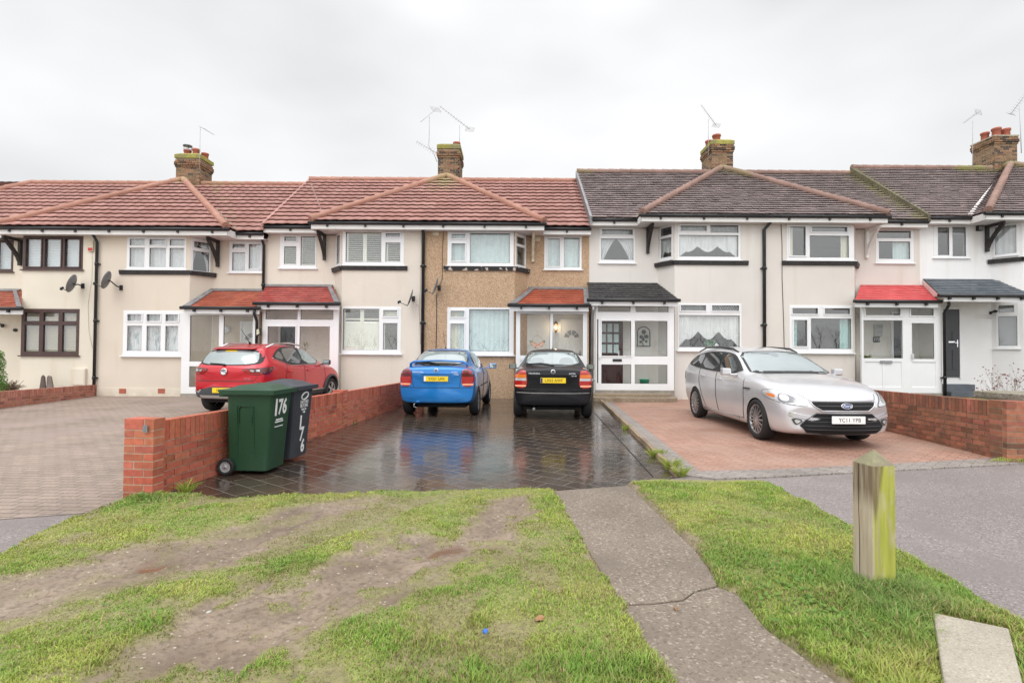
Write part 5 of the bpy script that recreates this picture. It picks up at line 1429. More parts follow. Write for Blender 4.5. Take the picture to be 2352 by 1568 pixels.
# ---- the red sport utility car
def suv(label, loc, heading):
    root = thing('parked_car', label, 'car', loc, R(90 - heading), world=False, group='cars parked in front of the houses'); m = P_RED
    ST = [(2.10, .38, .62, .70, .68, .74, .58), (2.02, .28, .72, .84, .80, .83, .66), (1.7, .24, .86, .96, .86, .885, .74), (1.3, .23, .95, 1.04, .88, .895, .76), (.95, .23, 1.0, 1.10, .88, .895, .74),
          (.8, .23, 1.01, 1.16, .88, .895, .72), (.3, .23, 1.03, 1.45, .88, .895, .64), (0, .23, 1.04, 1.54, .88, .895, .62), (-.6, .23, 1.06, 1.59, .88, .895, .62), (-1.1, .25, 1.10, 1.58, .875, .89, .61), (-1.5, .28, 1.13, 1.52, .86, .885, .60),
          (-1.74, .30, 1.12, 1.46, .84, .87, .60), (-1.88, .32, 1.10, 1.26, .82, .855, .62), (-1.98, .34, 1.06, 1.13, .80, .84, .66), (-2.06, .36, .98, 1.05, .78, .82, .64)]
    me, bv = car_body(ST, 1.0, arches=((1.25, .335), (-1.28, .335)), arch_r=.385, hw=.88, kr=.20); finish_body(root, me, m)
    rw = addp(root, bv, 'rear_window', 'rear', [(-.60, 1.13), (0, 1.11), (.60, 1.13), (.68, 1.20), (.585, 1.44), (-.585, 1.44), (-.68, 1.20)], CARGLASS_SKY, .007, 1)
    patch(bv, 'rear', [(-.70, 1.11), (0, 1.09), (.70, 1.11), (.76, 1.20), (.62, 1.475), (-.62, 1.475), (-.76, 1.20)], .0035, 1).build('window_surround', DARKPLASTIC, rw, uv=False)
    sp = MB(); sp.box8([(-1.55, -.52, 1.48), (-1.55, .52, 1.48), (-1.80, .47, 1.455), (-1.80, -.47, 1.455), (-1.50, -.50, 1.525), (-1.50, .50, 1.525), (-1.80, .45, 1.482), (-1.80, -.45, 1.482)]); sp.build('roof_spoiler', m, root, bevel=.01)
    for sgn in (1, -1):
        mr = (lambda p: p) if sgn == 1 else mirx; vw = 'right' if sgn == -1 else 'left'; sx = 1 if vw == 'right' else -1
        t = addp(root, bv, 'tail_light', 'rear', mr([(.38, 1.02), (.60, 1.04), (.875, 1.055), (.88, .96), (.78, .885), (.62, .885), (.50, .93)]), LDARK, .007, 1, .035)
        addp(t, bv, 'light_strip', 'rear', mr([(.55, 1.0), (.66, 1.0), (.66, .955), (.60, .955)]), LCLEAR, .0105, 1, .03); addp(t, bv, 'light_strip', 'rear', mr([(.69, 1.005), (.76, 1.005), (.76, .96), (.69, .96)]), LCLEAR, .0105, 0, .03)
        addp(t, bv, 'red_lens', 'rear', mr([(.45, 1.0), (.54, 1.01), (.58, .93), (.80, .93), (.80, .905), (.60, .90), (.52, .93)]), LRED, .009, 0, .03)
        addp(t, bv, 'side_lens', vw, [(-1.95 * sx, 1.05), (-1.62 * sx, 1.06), (-1.55 * sx, 1.075), (-1.66 * sx, .93), (-1.80 * sx, .885), (-1.95 * sx, .90)], LDARK, .006, 1, .04)
        addp(root, bv, 'fog_lens', 'rear', mr([(.60, .60), (.76, .60), (.74, .55), (.60, .56)]), LRED, .018, 1, .03)
        side1 = [(.70, 1.10), (.20, 1.42), (-.02, 1.485), (-.17, 1.50), (-.20, 1.11)]; side2 = [(-.27, 1.11), (-.25, 1.50), (-.7, 1.50), (-1.0, 1.46), (-.98, 1.18), (-.9, 1.14)]; side3 = [(-1.04, 1.20), (-1.06, 1.45), (-1.30, 1.33), (-1.38, 1.27)]
        sur = [(.82, 1.075), (.20, 1.45), (-.02, 1.52), (-.7, 1.53), (-1.06, 1.49), (-1.38, 1.33), (-1.47, 1.265), (-1.0, 1.14), (-.85, 1.085)]
        s0 = addp(root, bv, 'window_surround', vw, [(a * sx, b) for a, b in sur], DARKPLASTIC, .0035, 1, .06)
        for q in (side1, side2, side3): addp(s0, bv, 'side_window', vw, [(a * sx, b) for a, b in q], CARGLASS_SKY if q is side1 else CARGLASS, .0065, 1, .06)
        sm = MB(); seam(sm, bv, vw, [(a * sx, b) for a, b in [(.82, 1.07), (0, 1.08), (-.85, 1.08), (-1.47, 1.26)]], .014, .006); sm.build('window_trim', CHROME, root, uv=False)
        sm = MB(); seam(sm, bv, vw, [(a * sx, b) for a, b in [(.85, 1.05), (.86, .6), (.75, .40), (-.20, .40), (-.22, .8), (-.22, 1.08)]]); seam(sm, bv, vw, [(a * sx, b) for a, b in [(-.22, .42), (-.80, .42), (-.98, .66), (-1.08, .8), (-1.0, 1.12)]]); sm.build('door_seam', DARKPLASTIC, root, uv=False)
        for hx in (-.02, -.90):
            hm = MB(); p, _ = hit(bv, view_of(vw), hx * sx, .93); hm.bar(p + Vector((.09, sgn * .02, 0)), p + Vector((-.09, sgn * .02, 0)), .035, .03); hm.build('door_handle', m, root, bevel=.006)
        mirror(root, .66, sgn * .90, 1.12, sgn, m, DARKPLASTIC)
        # grey cladding: sill and wheel-arch lips
        addp(root, bv, 'sill_cladding', vw, [(a * sx, b) for a, b in [(.86, .25), (.86, .41), (-.88, .41), (-.88, .25)]], CLAD, .012, 0, .06)
        cm = MB(); seam(cm, bv, vw, [(a * sx, b) for a, b in [(.82, .41), (-.85, .41)]], .03, .014); cm.build('sill_strip', SKID, root, uv=False)
        for ax in (1.25, -1.28):
            V = view_of(vw); am = MB(); N = 20
            P = [hit(bv, V, (ax + .415 * math.cos(t)) * sx, .335 + .415 * math.sin(t))[0] + Vector((0, sgn * .008, 0)) for t in [(-.15 + 1.3 * i / N) * math.pi for i in range(N + 1)] if .335 + .415 * math.sin(t) > .25]
            am.tube(P, .036, 6); am.build('arch_cladding', CLAD, root)
        rl = MB(); rl.tube([(.35, sgn * .60, 1.45), (.15, sgn * .60, 1.55), (-.5, sgn * .60, 1.615), (-1.1, sgn * .585, 1.595), (-1.42, sgn * .575, 1.50)], [.016, .022, .022, .022, .016], 8); rl.build('roof_rail', CHROME, root)
        wheel(root, 1.25, sgn * .80, .335, .215, 5, 'alloy', sgn); wheel(root, -1.28, sgn * .80, .335, .215, 5, 'alloy', sgn)
    addp(root, bv, 'bumper_cladding', 'rear', [(-.84, .40), (-.5, .345), (.5, .345), (.84, .40), (.84, .55), (.70, .50), (.58, .56), (.30, .62), (-.30, .62), (-.58, .56), (-.70, .50), (-.84, .55)], CLAD, .014, 0, .05)
    for sg in (1, -1): addp(root, bv, 'bumper_chrome', 'rear', [(sg * a, b) for a, b in [(.80, .535), (.66, .475), (.58, .545), (.62, .56), (.68, .51), (.80, .56)]], SKID, .019, 0, .03)
    addp(root, bv, 'skid_plate', 'rear', [(-.58, .36), (.58, .36), (.62, .43), (-.62, .43)], SKID, .022, 0, .04)
    sm = MB(); seam(sm, bv, 'rear', [(-.72, .86), (-.62, .74), (.62, .74), (.72, .86)], .01); seam(sm, bv, 'rear', [(-.82, .70), (-.66, .76), (.66, .76), (.82, .70)], .012); sm.build('tailgate_seam', LDARK, root, uv=False)
    p, _ = hit(bv, view_of('rear'), 0, .55); plate(root, (p.x - .03, 0, .545), -1, 'S8UC OJK', PLATEY)
    p, _ = hit(bv, view_of('rear'), 0, .98); bm_ = MB(); Mb = facing(p + Vector((-.012, 0, -.02)), (0, -1, 0), (.1, 0, 1))
    bm_.lathe([(.075, 0), (.085, .008), (.068, .016), (.06, .012), (.001, .014)], Mb, 8, close=False); b_ = bm_.build('badge', CHROME, root)
    text_mesh('badge_lettering', 'MG', .085, Mb @ Matrix.Translation((0, 0, .017)), LETTERK, b_, .001)
    p, _ = hit(bv, view_of('rear'), .52, .80); text_mesh('badge_lettering', 'MG ZS', .05, facing(p + Vector((-.012, 0, 0)), (0, -1, 0)), CHROME, root, .002)
    wm = MB(); V = view_of('rear'); P = [hit(bv, V, *q)[0] + Vector((-.03, 0, .0)) for q in [(0.0, 1.10), (-.1, 1.125), (-.40, 1.14)]]; wm.tube(P, [.03, .014, .01], 6); wm.build('rear_wiper', DARKPLASTIC, root)
    st = addp(root, bv, 'window_sticker', 'rear', [(-.18, 1.405), (.10, 1.405), (.10, 1.435), (-.18, 1.435)], PLATEY, .010, 0, .05)
    am = MB(); am.tube([(-1.15, 0, 1.60), (-1.2, 0, 1.64), (-1.50, 0, 1.93)], [.03, .009, .003], 6); am.build('aerial', DARKPLASTIC, root)
    ub = MB(); ub.box(-1.85, 1.85, -.62, .62, .26, .36); ub.build('underbody', WELL, root)
    addp(root, bv, 'windscreen', 'front', [(-.70, 1.12), (.70, 1.12), (.59, 1.47), (-.59, 1.47)], CARGLASS, .006, 1)
    return root

# ---- the silver estate facing the camera
def estate(label, loc, heading):
    root = thing('parked_car', label, 'car', loc, R(90 - heading), world=False, group='cars parked in front of the houses'); m = P_SILVER
    ST = [(2.43, .25, .55, .64, .78, .82, .62), (2.38, .20, .64, .745, .83, .865, .68), (2.12, .17, .76, .86, .885, .915, .75), (1.75, .16, .85, .94, .905, .93, .78), (1.35, .16, .91, 1.00, .91, .94, .79), (1.02, .16, .95, 1.04, .915, .94, .77),
          (.86, .16, .965, 1.09, .915, .94, .75), (.40, .16, .985, 1.33, .915, .94, .69), (.05, .16, .995, 1.455, .915, .94, .67), (-.4, .16, 1.005, 1.50, .915, .94, .67), (-1.0, .17, 1.03, 1.505, .915, .94, .665), (-1.6, .19, 1.06, 1.485, .90, .93, .65),
          (-2.05, .22, 1.07, 1.42, .87, .91, .63), (-2.25, .26, 1.05, 1.30, .84, .89, .62), (-2.36, .30, .97, 1.06, .81, .86, .62), (-2.42, .34, .90, .98, .79, .84, .6)]
    ZS = 1.03; Z = lambda p: [(a, b * ZS) for a, b in p]
    me, bv = car_body(ST, ZS, arches=((1.45, .325), (-1.40, .325)), arch_r=.365, hw=.93, kf=.30, kr=.16); finish_body(root, me, m)
    ws = addp(root, bv, 'windscreen', 'front', Z([(-.735, 1.045), (-.3, 1.065), (.3, 1.065), (.735, 1.045), (.69, 1.15), (.605, 1.385), (.3, 1.415), (-.3, 1.415), (-.605, 1.385), (-.69, 1.15)]), CARGLASS_SKY, .007, 1)
    patch(bv, 'front', Z([(-.77, 1.035), (0, 1.055), (.77, 1.035), (.73, 1.15), (.63, 1.40), (.3, 1.43), (-.3, 1.43), (-.63, 1.40), (-.73, 1.15)]), .004, 1).build('screen_surround', DARKPLASTIC, ws, uv=False)
    addp(ws, bv, 'sensor_pod', 'front', Z([(-.09, 1.405), (.09, 1.405), (.06, 1.33), (-.06, 1.33)]), plain('shaded_glass', (.25, .27, .3), .1), .010, 1)
    wm = MB(); V = view_of('front')
    for pts in ([(.45, 1.06), (0, 1.075), (-.15, 1.075)], [(-.25, 1.06), (-.5, 1.065), (-.68, 1.06)]): wm.tube([hit(bv, V, *q)[0] + Vector((.02, 0, .0)) for q in Z(pts)], .012, 6)
    wm.build('wipers', DARKPLASTIC, root)
    gr = addp(root, bv, 'grille', 'front', Z([(-.50, .685), (.50, .685), (.46, .63), (.36, .575), (-.36, .575), (-.46, .63)]), WELL, .012, 0)
    cm = MB(); seam(cm, bv, 'front', Z([(-.53, .70), (.53, .70), (.48, .63), (.37, .56), (-.37, .56), (-.48, .63), (-.53, .70)]), .022, .010); cm.build('grille_surround', CHROME, gr, uv=False)
    bm_ = MB(); seam(bm_, bv, 'front', Z([(-.44, .63), (.44, .63)]), .018, .014); bm_.build('grille_bar', CLAD, gr, uv=False)
    p, _ = hit(bv, V, 0, .635 * ZS); Mb = facing(p + Vector((.022, 0, 0)), (0, 1, 0), (-.15, 0, 1)); Mb = Mb @ Matrix.Scale(.8, 4); E2 = Mb @ Matrix.Diagonal((1.0, .46, 1, 1)).to_4x4()
    bb = MB(); bb.lathe([(.115, 0), (.118, .01), (.100, .016), (.100, .012)], E2, 28, close=False); b0 = bb.build('badge', CHROME, root)
    bb = MB(); bb.lathe([(.100, .012), (.001, .014)], E2, 28, close=False); bb.build('badge_field', BADGEBLUE, b0)
    text_mesh('badge_lettering', 'Ford', .075, Mb @ Matrix.Translation((0, 0, .0145)), CHROME, b0, .001, shear=.35, sx=1.25)
    lg = addp(root, bv, 'lower_grille', 'front', Z([(-.44, .515), (.44, .515), (.58, .42), (.66, .34), (.56, .235), (.3, .215), (-.3, .215), (-.56, .235), (-.66, .34), (-.58, .42)]), WELL, .010, 0)
    cm = MB(); seam(cm, bv, 'front', Z([(-.44, .515), (-.58, .42), (-.66, .34), (-.56, .235), (-.3, .215), (.3, .215), (.56, .235), (.66, .34), (.58, .42), (.44, .515), (-.44, .515)]), .016, .012); cm.build('grille_edge', CLAD, lg, uv=False)
    cm = MB()
    for zz, w in ((.46, .50), (.40, .58), (.34, .62), (.285, .58)): seam(cm, bv, 'front', Z([(-w, zz), (w, zz)]), .012, .014)
    cm.build('grille_bars', CLAD, lg, uv=False)
    plate(root, (p.x + .065, 0, .44 * ZS), 1, 'YC11 YPB', PLATEW, w=.52)
    for sgn in (1, -1):
        br = 32 * sgn     # the lamps wrap round the corners
        hs = lambda pts: Z([(a * -sgn, b) for a, b in pts])
        q = [(.05, .80), (.20, .835), (.46, .825), (.64, .73), (.78, .635), (.74, .62), (.44, .645), (.13, .715)]
        hl = addp(root, bv, 'headlight', br, hs(q), LCLEAR, .008, 1, .04)
        addp(hl, bv, 'indicator_lens', br, hs([(.14, .775), (.29, .775), (.31, .715), (.18, .735)]), LAMBER, .012, 1, .03)
        addp(hl, bv, 'lamp_bowl', br, hs([(.36, .785), (.50, .765), (.52, .68), (.38, .685)]), CHROME, .012, 2, .03)
        addp(hl, bv, 'lamp_housing', br, hs([(.34, .80), (.55, .765), (.66, .68), (.45, .655), (.34, .68)]), HOUSING, .0105, 1, .03)
        addp(hl, bv, 'bezel', br, hs([(.33, .79), (.345, .79), (.345, .69), (.33, .69)]), CHROME, .012, 0, .03)
        cmx = MB(); qq = chaikin(q, 1); seam(cmx, bv, br, hs(qq + qq[:1]), .008, .009); cmx.build('lamp_seal', CLAD, hl, uv=False)
        f = lambda pts: Z([(a * (1 if sgn == 1 else -1), b) for a, b in pts])
        st = addp(root, bv, 'daylight_strip', 'front', f([(.40, .445), (.78, .515), (.79, .48), (.50, .425)]), LCLEAR, .012, 0, .04); cmx = MB(); seam(cmx, bv, 'front', f([(.37, .44), (.79, .525), (.80, .475), (.50, .415), (.37, .44)]), .01, .012); cmx.build('strip_surround', CHROME, st, uv=False)
        fg = addp(root, bv, 'fog_light', 'front', f([(.60, .42), (.78, .445), (.74, .36), (.70, .34)]), CLAD, .012, 1, .04); addp(fg, bv, 'fog_lens', 'front', f([(.64, .41), (.74, .425), (.72, .37), (.69, .365)]), LCLEAR, .017, 1, .03)
        vw = 'right' if sgn == -1 else 'left'; sx = 1 if vw == 'right' else -1; S_ = lambda pts: Z([(a * sx, b) for a, b in pts])
        sur = [(.86, 1.015), (.32, 1.30), (.05, 1.39), (-.5, 1.425), (-1.2, 1.42), (-1.75, 1.35), (-2.02, 1.235), (-2.08, 1.16), (-1.7, 1.10), (-.6, 1.035)]
        s0 = addp(root, bv, 'window_surround', vw, S_(sur), DARKPLASTIC, .004, 1, .07)
        for q in ([(.66, 1.05), (.30, 1.27), (.04, 1.365), (-.17, 1.385), (-.20, 1.05)], [(-.28, 1.055), (-.27, 1.39), (-.9, 1.40), (-1.16, 1.385), (-1.12, 1.10)], [(-1.20, 1.11), (-1.24, 1.385), (-1.7, 1.33), (-1.95, 1.22), (-1.98, 1.17), (-1.68, 1.125)]):
            addp(s0, bv, 'side_window', vw, S_(q), CARGLASS, .0075, 1, .06)
        sm = MB(); seam(sm, bv, vw, S_([(.98, .95), (1.0, .6), (.95, .28), (-.15, .26), (-.24, .6), (-.24, 1.02)]), .012); seam(sm, bv, vw, S_([(-.20, .27), (-.80, .28), (-1.02, .55), (-1.16, .8), (-1.16, 1.08)]), .012); sm.build('door_seam', DARKPLASTIC, root, uv=False)
        sm = MB(); seam(sm, bv, vw, S_([(1.0, .87), (-.4, .90), (-1.9, .95)]), .01, .001); sm.build('shoulder_crease', m, root, uv=False)
        sm = MB(); seam(sm, bv, vw, S_([(.85, .26), (-.9, .27)]), .03, .006); sm.build('sill_strip', CHROME, root, uv=False)
        hm = MB(); p1, _ = hit(bv, view_of(vw), 1.12 * sx, .80 * ZS); hm.bar(p1 + Vector((.12, 0, .0)), p1 + Vector((-.10, 0, .0)), .035, .02); hm.build('side_vent', DARKPLASTIC, root)
        for hx in (-.06, -.98):
            hm = MB(); p1, _ = hit(bv, view_of(vw), hx * sx, (.90 + (.03 if hx < -.5 else 0)) * ZS); hm.bar(p1 + Vector((.10, sgn * .02, 0)), p1 + Vector((-.10, sgn * .02, 0)), .035, .03); hm.build('door_handle', m, root, bevel=.006)
        mirror(root, .62, sgn * .95, 1.06 * ZS, sgn, m, m)
        rl = MB(); rl.tube([(.10, sgn * .60, 1.405 * ZS), (-.15, sgn * .60, 1.475 * ZS), (-.8, sgn * .595, 1.505 * ZS), (-1.5, sgn * .60, 1.505 * ZS), (-2.0, sgn * .575, 1.42 * ZS)], [.014, .02, .02, .02, .014], 8); rl.build('roof_rail', DARKPLASTIC, root)
        wheel(root, 1.45, sgn * .835, .335, .225, 15, 'multi', sgn, .74); wheel(root, -1.40, sgn * .835, .335, .225, 15, 'multi', sgn, .74)
        addp(root, bv, 'tail_light', vw, S_([(-2.36, 1.0), (-2.16, 1.02), (-2.20, .80), (-2.36, .78)]), LRED, .006, 1, .05)
    sm = MB(); seam(sm, bv, 'front', Z([(-.62, .79), (-.53, .71), (.53, .71), (.62, .79)]), .008); sm.build('bonnet_seam', DARKPLASTIC, root, uv=False)
    ub = MB(); ub.box(-2.05, 2.05, -.66, .66, .20, .27); ub.build('underbody', WELL, root)
    return root

def place(u, Y): return (u - 1176) / FP * Y
hatchback('blue hatchback with boot spoiler parked facing the pebbledashed house', (-1.53, 13.13, 0.006), 3.0, P_BLUE, True)
hatchback('black hatchback parked beside the blue car on the wet drive', (0.99, 12.78, 0.006), 3.5, P_BLACK, False)
suv('red sport utility car parked behind the brick wall and bins', (-6.13, 13.38, 0.006), 6.5)
e_ = estate('silver estate car parked nose outwards on the red block paving', (4.97, 10.05, 0.016), 180.0); e_.scale = (1, .94, 1)
# ------------------------------------------------------------------ ground, drives, paths
def flat(name, pts, z, m, struct_=True):
    mb = MB(); mb.face([mb.vert((p[0], p[1], z)) for p in pts])
    o = mb.build(name, m); return struct(o)
gm = MB(); gm.box(-600, 600, -500, 800, -.6, -.06); struct(gm.build('ground', plain('distant_ground', (0.10, 0.12, 0.06), 0.95, var=.3, vs=.05)))
TARMAC = speckle_mat('tarmac', (0.235, 0.205, 0.196), (0.14, 0.122, 0.115), (0.39, 0.35, 0.335), 95, 0.6, big=.5, bs=.5, stain=(0.20, 0.172, 0.162))
flat('pavement', [(-40, -20), (40, -20), (40, 30), (-40, 30)], 0.0, TARMAC)
WETPATTERN = paving_mat('wet_imprinted_concrete', (0.038, 0.029, 0.023), (0.064, 0.047, 0.035), (0.17, 0.15, 0.13), 0.40, 0.23, R(36), mortar=0.0055, wet=(0.05, 0.19), bumpd=.0058, stain=(0.10, 0.066, 0.043), ripple=7, rip=1.5)
BLOCKGREY = paving_mat('worn_block_paving', (0.265, 0.207, 0.168), (0.335, 0.262, 0.215), (0.155, 0.128, 0.108), 0.21, 0.105, R(3), .62, mortar=.008, stain=(0.32, 0.245, 0.22))
BLOCKRED = paving_mat('red_block_paving', (0.33, 0.185, 0.135), (0.41, 0.245, 0.185), (0.19, 0.11, 0.085), 0.21, 0.105, R(48), .6, mortar=.006, stain=(0.36, 0.25, 0.20), bumpd=.004)
BORDER = paving_mat('grey_block_border', (0.25, 0.22, 0.20), (0.31, 0.275, 0.25), (0.13, 0.115, 0.10), 0.21, 0.105, R(48), .6, mortar=.006)
W0, W1 = Vector((-3.455, 5.03)), Vector((-2.72, 15.72))          # drive side of the long brick wall
def wl(y): return W0.x + (W1.x - W0.x) * (y - W0.y) / (W1.y - W0.y)
gp = lambda u, v, z=0.0: (G(u, v, z).x, G(u, v, z).y)
K0, K1 = gp(1371, 914), gp(1549, 1090)                           # kerb between the wet drive and the red drive
def kx(y): return K0[0] + (K1[0] - K0[0]) * (y - K0[1]) / (K1[1] - K0[1])
flat('block_drive', [(-40, gp(0, 1193)[1]), gp(0, 1193), gp(215, 1177), gp(300, 1147), (wl(5.0) - .1, 5.0), (wl(15.9) - .1, 15.9), (wl(16) - .1, 16.4), (-12.75, 16.4), (-40, 16.4)], .004, BLOCKGREY)
flat('wet_drive', [(wl(4.9) - .02, 4.90), gp(520, 1156), gp(700, 1150), gp(860, 1144), gp(1170, 1136), gp(1275, 1130), gp(1440, 1116), (kx(K1[1]) + .04, K1[1] - .12), (kx(K1[1]), K1[1]), (kx(15.9), 15.9), (wl(15.9), 15.9)], .006, WETPATTERN)
JOINT = plain('dark_joint', (0.012, 0.011, 0.010), .5)
def strip(name, a, b, w, z, m):
    a, b = Vector(a), Vector(b); d = (b - a).normalized(); n = Vector((-d.y, d.x)) * w / 2
    return flat(name, [a - n, b - n, b + n, a + n], z, m)
strip('drive_joint', gp(1366, 949), gp(1500, 1096), .016, .0105, JOINT); strip('drive_joint', gp(1432, 1009), gp(1460, 1009), .012, .0105, JOINT)
# red block drive with its grey border, a little higher behind a stone edging
EW0, EW1 = gp(2018, 986), gp(2277, 1052)
def ex(y): return EW0[0] + (EW1[0] - EW0[0]) * (y - EW0[1]) / (EW1[1] - EW0[1])
RZ = .010
kk = lambda y, o: (kx(y) + o, y)
flat('red_drive', [kk(K1[1] - .03, .08), gp(1640, 1096), gp(1760, 1091), gp(2000, 1079), gp(2290, 1064), gp(2330, 1060), (ex(7.2) + .05, 7.2), (ex(15.9) + .1, 15.9), kk(15.9, .06)], RZ, BLOCKRED)
flat('drive_border', [kk(K1[1] + .12, .05), kk(K1[1] + .05, .34), kk(15.9, .30), kk(15.9, .05)], RZ + .004, BORDER)
bmk = MB(); bmk.prism([(q[0], q[1]) for q in [kk(K1[1] - .06, .10), gp(1640, 1102), gp(1760, 1098), gp(2000, 1085), gp(2290, 1070), gp(2352, 1066), gp(2352, 1049), gp(2290, 1054), gp(2000, 1070), gp(1760, 1081), gp(1570, 1085)]], -.02, RZ + .008); struct(bmk.build('drive_border', BORDER))
EDGESTONE = speckle_mat('stone_edging', (0.33, 0.24, 0.155), (0.22, 0.16, 0.11), (0.44, 0.36, 0.27), 50, .8, stain=(0.16, 0.12, 0.08))
mb = MB()
n = 11
for i in range(n):
    y0 = lerp(K1[1] - .12, 15.05, i / n); y1 = lerp(K1[1] - .12, 15.05, (i + 1) / n) - .012; j = random.uniform(-.006, .006)
    mb.box8([(kx(y0) - .02 + j, y0, -.01), (kx(y0) + .05 + j, y0, -.01), (kx(y1) + .05 + j, y1, -.01), (kx(y1) - .02 + j, y1, -.01), (kx(y0) - .015 + j, y0, .075 + j), (kx(y0) + .045 + j, y0, .075 + j), (kx(y1) + .045 + j, y1, .075), (kx(y1) - .015 + j, y1, .075)])
o = mb.build('kerb', EDGESTONE, bevel=.008); struct(o)
PATHC = speckle_mat('old_concrete', (0.215, 0.175, 0.138), (0.14, 0.113, 0.09), (0.36, 0.315, 0.26), 80, .8, big=1.4, stain=(0.165, 0.135, 0.11), bs=.5, spots=(16, .045, (.40, .37, .32)))
def slab_path(name, K, z):
    mb = MB(); mb.prism([gp(u, v, z) if isinstance(u, (int, float)) and u > 50 else (u, v) for (u, v) in K], -.02, z); return struct(mb.build(name, PATHC, bevel=.006))
pz = .028
slab_path('path', [(1443, 1114), (1270, 1127), (1336, 1238), (1389, 1326), (1432, 1386), (1500, 1383), (1568, 1375), (1594, 1355), (1647, 1343), (1640, 1322), (1594, 1260), (1530, 1200), (1480, 1150)], pz)
pL, pR = gp(1529, 1562, pz), gp(1922, 1566, pz); dL = Vector(pL) - Vector(gp(1467, 1466, pz)); dR = Vector(pR) - Vector(gp(1760, 1444, pz))
eL = Vector(pL) + dL * 3.2; eR = Vector(pR) + dR * 2.6
slab_path('path', [(1649, 1347), (1596, 1359), (1569, 1379), (1500, 1387), (1432, 1390), (1467, 1466), (1529, 1562), (eL.x, eL.y), (eR.x, eR.y), (1922, 1566), (1760, 1444), (1695, 1365)], pz - .006)

# ------------------------------------------------------------------ brick walls, every brick modelled
def brick_wall(name, label, P0, P1, h0, h1, thick, cols_, soldier=.20, piers=(), mortar=None, seed=1, group=None, side=1, dirt=None, zoff=0.0):
    """bricks laid in stretcher bond with an upright top course; P0->P1 is the face line, thickness to the left of it"""
    rr = random.Random(seed); P0, P1 = Vector(P0), Vector(P1); L = (P1 - P0).length; t = (P1 - P0) / L; n = Vector((-t.y, t.x)) * side
    root = thing(name, label, 'wall', (P0.x, P0.y, 0), group=group)
    mb = MB(); g = .011
    def pt(s, c, z): q = P0 + t * s + n * c; return (q.x, q.y, z)
    def hh(s): return h0 + (h1 - h0) * s / L
    def brick(s0, s1, k0, k1, c0, c1, top):
        # k measured downwards from the sloping top
        mb.cur = 0; a = rr.random(); col = [lerp(x, y, a) * rr.uniform(.92, 1.08) for x, y in zip(cols_[0], cols_[1])]
        if rr.random() < .10: col = [x * .70 for x in col]
        mb.col = tuple(col); j = rr.uniform(-.002, .0025)
        za, zb, zc, zd = top(s0) - k1, top(s1) - k1, top(s0) - k0, top(s1) - k0
        za, zb = max(za, -.03), max(zb, -.03)
        if zc < 0.0: return
        mb.box8([pt(s0, c0 + j, za), pt(s1, c0 + j, zb), pt(s1, c1 + j, zb), pt(s0, c1 + j, za), pt(s0, c0 + j, zc), pt(s1, c0 + j, zd), pt(s1, c1 + j, zd), pt(s0, c1 + j, zc)])
    mb.cur = 1; mb.col = mortar or (.50, .42, .31)
    mb.box8([pt(.012, .010, -.03), pt(L - .012, .010, -.03), pt(L - .012, thick - .01, -.03), pt(.012, thick - .01, -.03), pt(.012, .010, hh(0) - .006), pt(L - .012, .010, hh(L) - .006), pt(L - .012, thick - .01, hh(L) - .006), pt(.012, thick - .01, hh(0) - .006)])
    s = 0.0
    while s < L - .03: brick(s + g / 2, min(s + .075, L) - g / 2, 0, soldier, 0, thick, hh); s += .075
    k = soldier + g; r = 0
    while k < max(h0, h1) + .05:
        s = -.1125 if r % 2 else 0.0
        while s < L:
            a, b = max(s, 0) + g / 2, min(s + .225, L) - g / 2; s += .225
            if b - a > .02: brick(a, b, k, k + .064, 0, thick, hh)
        k += .075; r += 1
    wall = mb.build('wall_bricks', [BRICKATTR if dirt is None else dirt, MORTARCOL], root)
    for (sc, ln, th, up, c_off) in piers:
        mb = MB(); s0, s1 = sc - ln / 2, sc + ln / 2; top = hh(sc) + up; tp = lambda s: top
        mb.cur = 1; mb.col = mortar or (.50, .42, .31)
        mb.box8([pt(s0 + .01, c_off + .01, -.03), pt(s1 - .01, c_off + .01, -.03), pt(s1 - .01, c_off + th - .01, -.03), pt(s0 + .01, c_off + th - .01, -.03), pt(s0 + .01, c_off + .01, top - .006), pt(s1 - .01, c_off + .01, top - .006), pt(s1 - .01, c_off + th - .01, top - .006), pt(s0 + .01, c_off + th - .01, top - .006)])
        k = 0; r = 0
        while k < top + .02:
            hgt = .102 if r == 0 else .064
            e = .1 if r % 2 else 0.0
            cs = c_off
            # headers and stretchers alternate round the pier
            spl = [0, ln] if th > ln and False else ([0, ln * .5, ln] if (r % 2 == 0 and ln > .3) else ([0, ln * .28, ln] if ln > .2 else [0, ln]))
            cpl = [0, th * .66, th] if r % 2 else [0, th * .33, th]
            if th < .16: cpl = [0, th]
            for a, b in zip(spl, spl[1:]):
                for c, d_ in zip(cpl, cpl[1:]): brick(s0 + a + g / 2, s0 + b - g / 2, k, k + hgt, c_off + c + g / 2, c_off + d_ - g / 2, tp)
            k += hgt + g; r += 1
        mb.build('pier', [BRICKATTR if dirt is None else dirt, MORTARCOL], root)
    return root
MORTARCOL = attr_mat('mortar_bed', rough=.95, bs=60, strength=.3)
BRICKWEATHERED = attr_mat('weathered_brick', rough=.9, bs=60, strength=.5, dirt=(0.105, 0.08, 0.055))
REDB = ((0.42, 0.108, 0.066), (0.52, 0.165, 0.10))
LW = (W1 - W0).length
r_ = brick_wall('brick_wall', 'low red brick wall with end pier between the drives, behind the two bins', W0, W1, .745, .58, .105, REDB, piers=[(.0, .16, .31, .03, -.015), (4.65, .22, .215, .03, -.012)], seed=3)
mb = MB(); q = gp(330, 1140); a = atY(332, 985, W0.y - .105); mb.box(a.x - .022, a.x + .022, W0.y - .1, W0.y - .088, a.z - .035, a.z + .035)
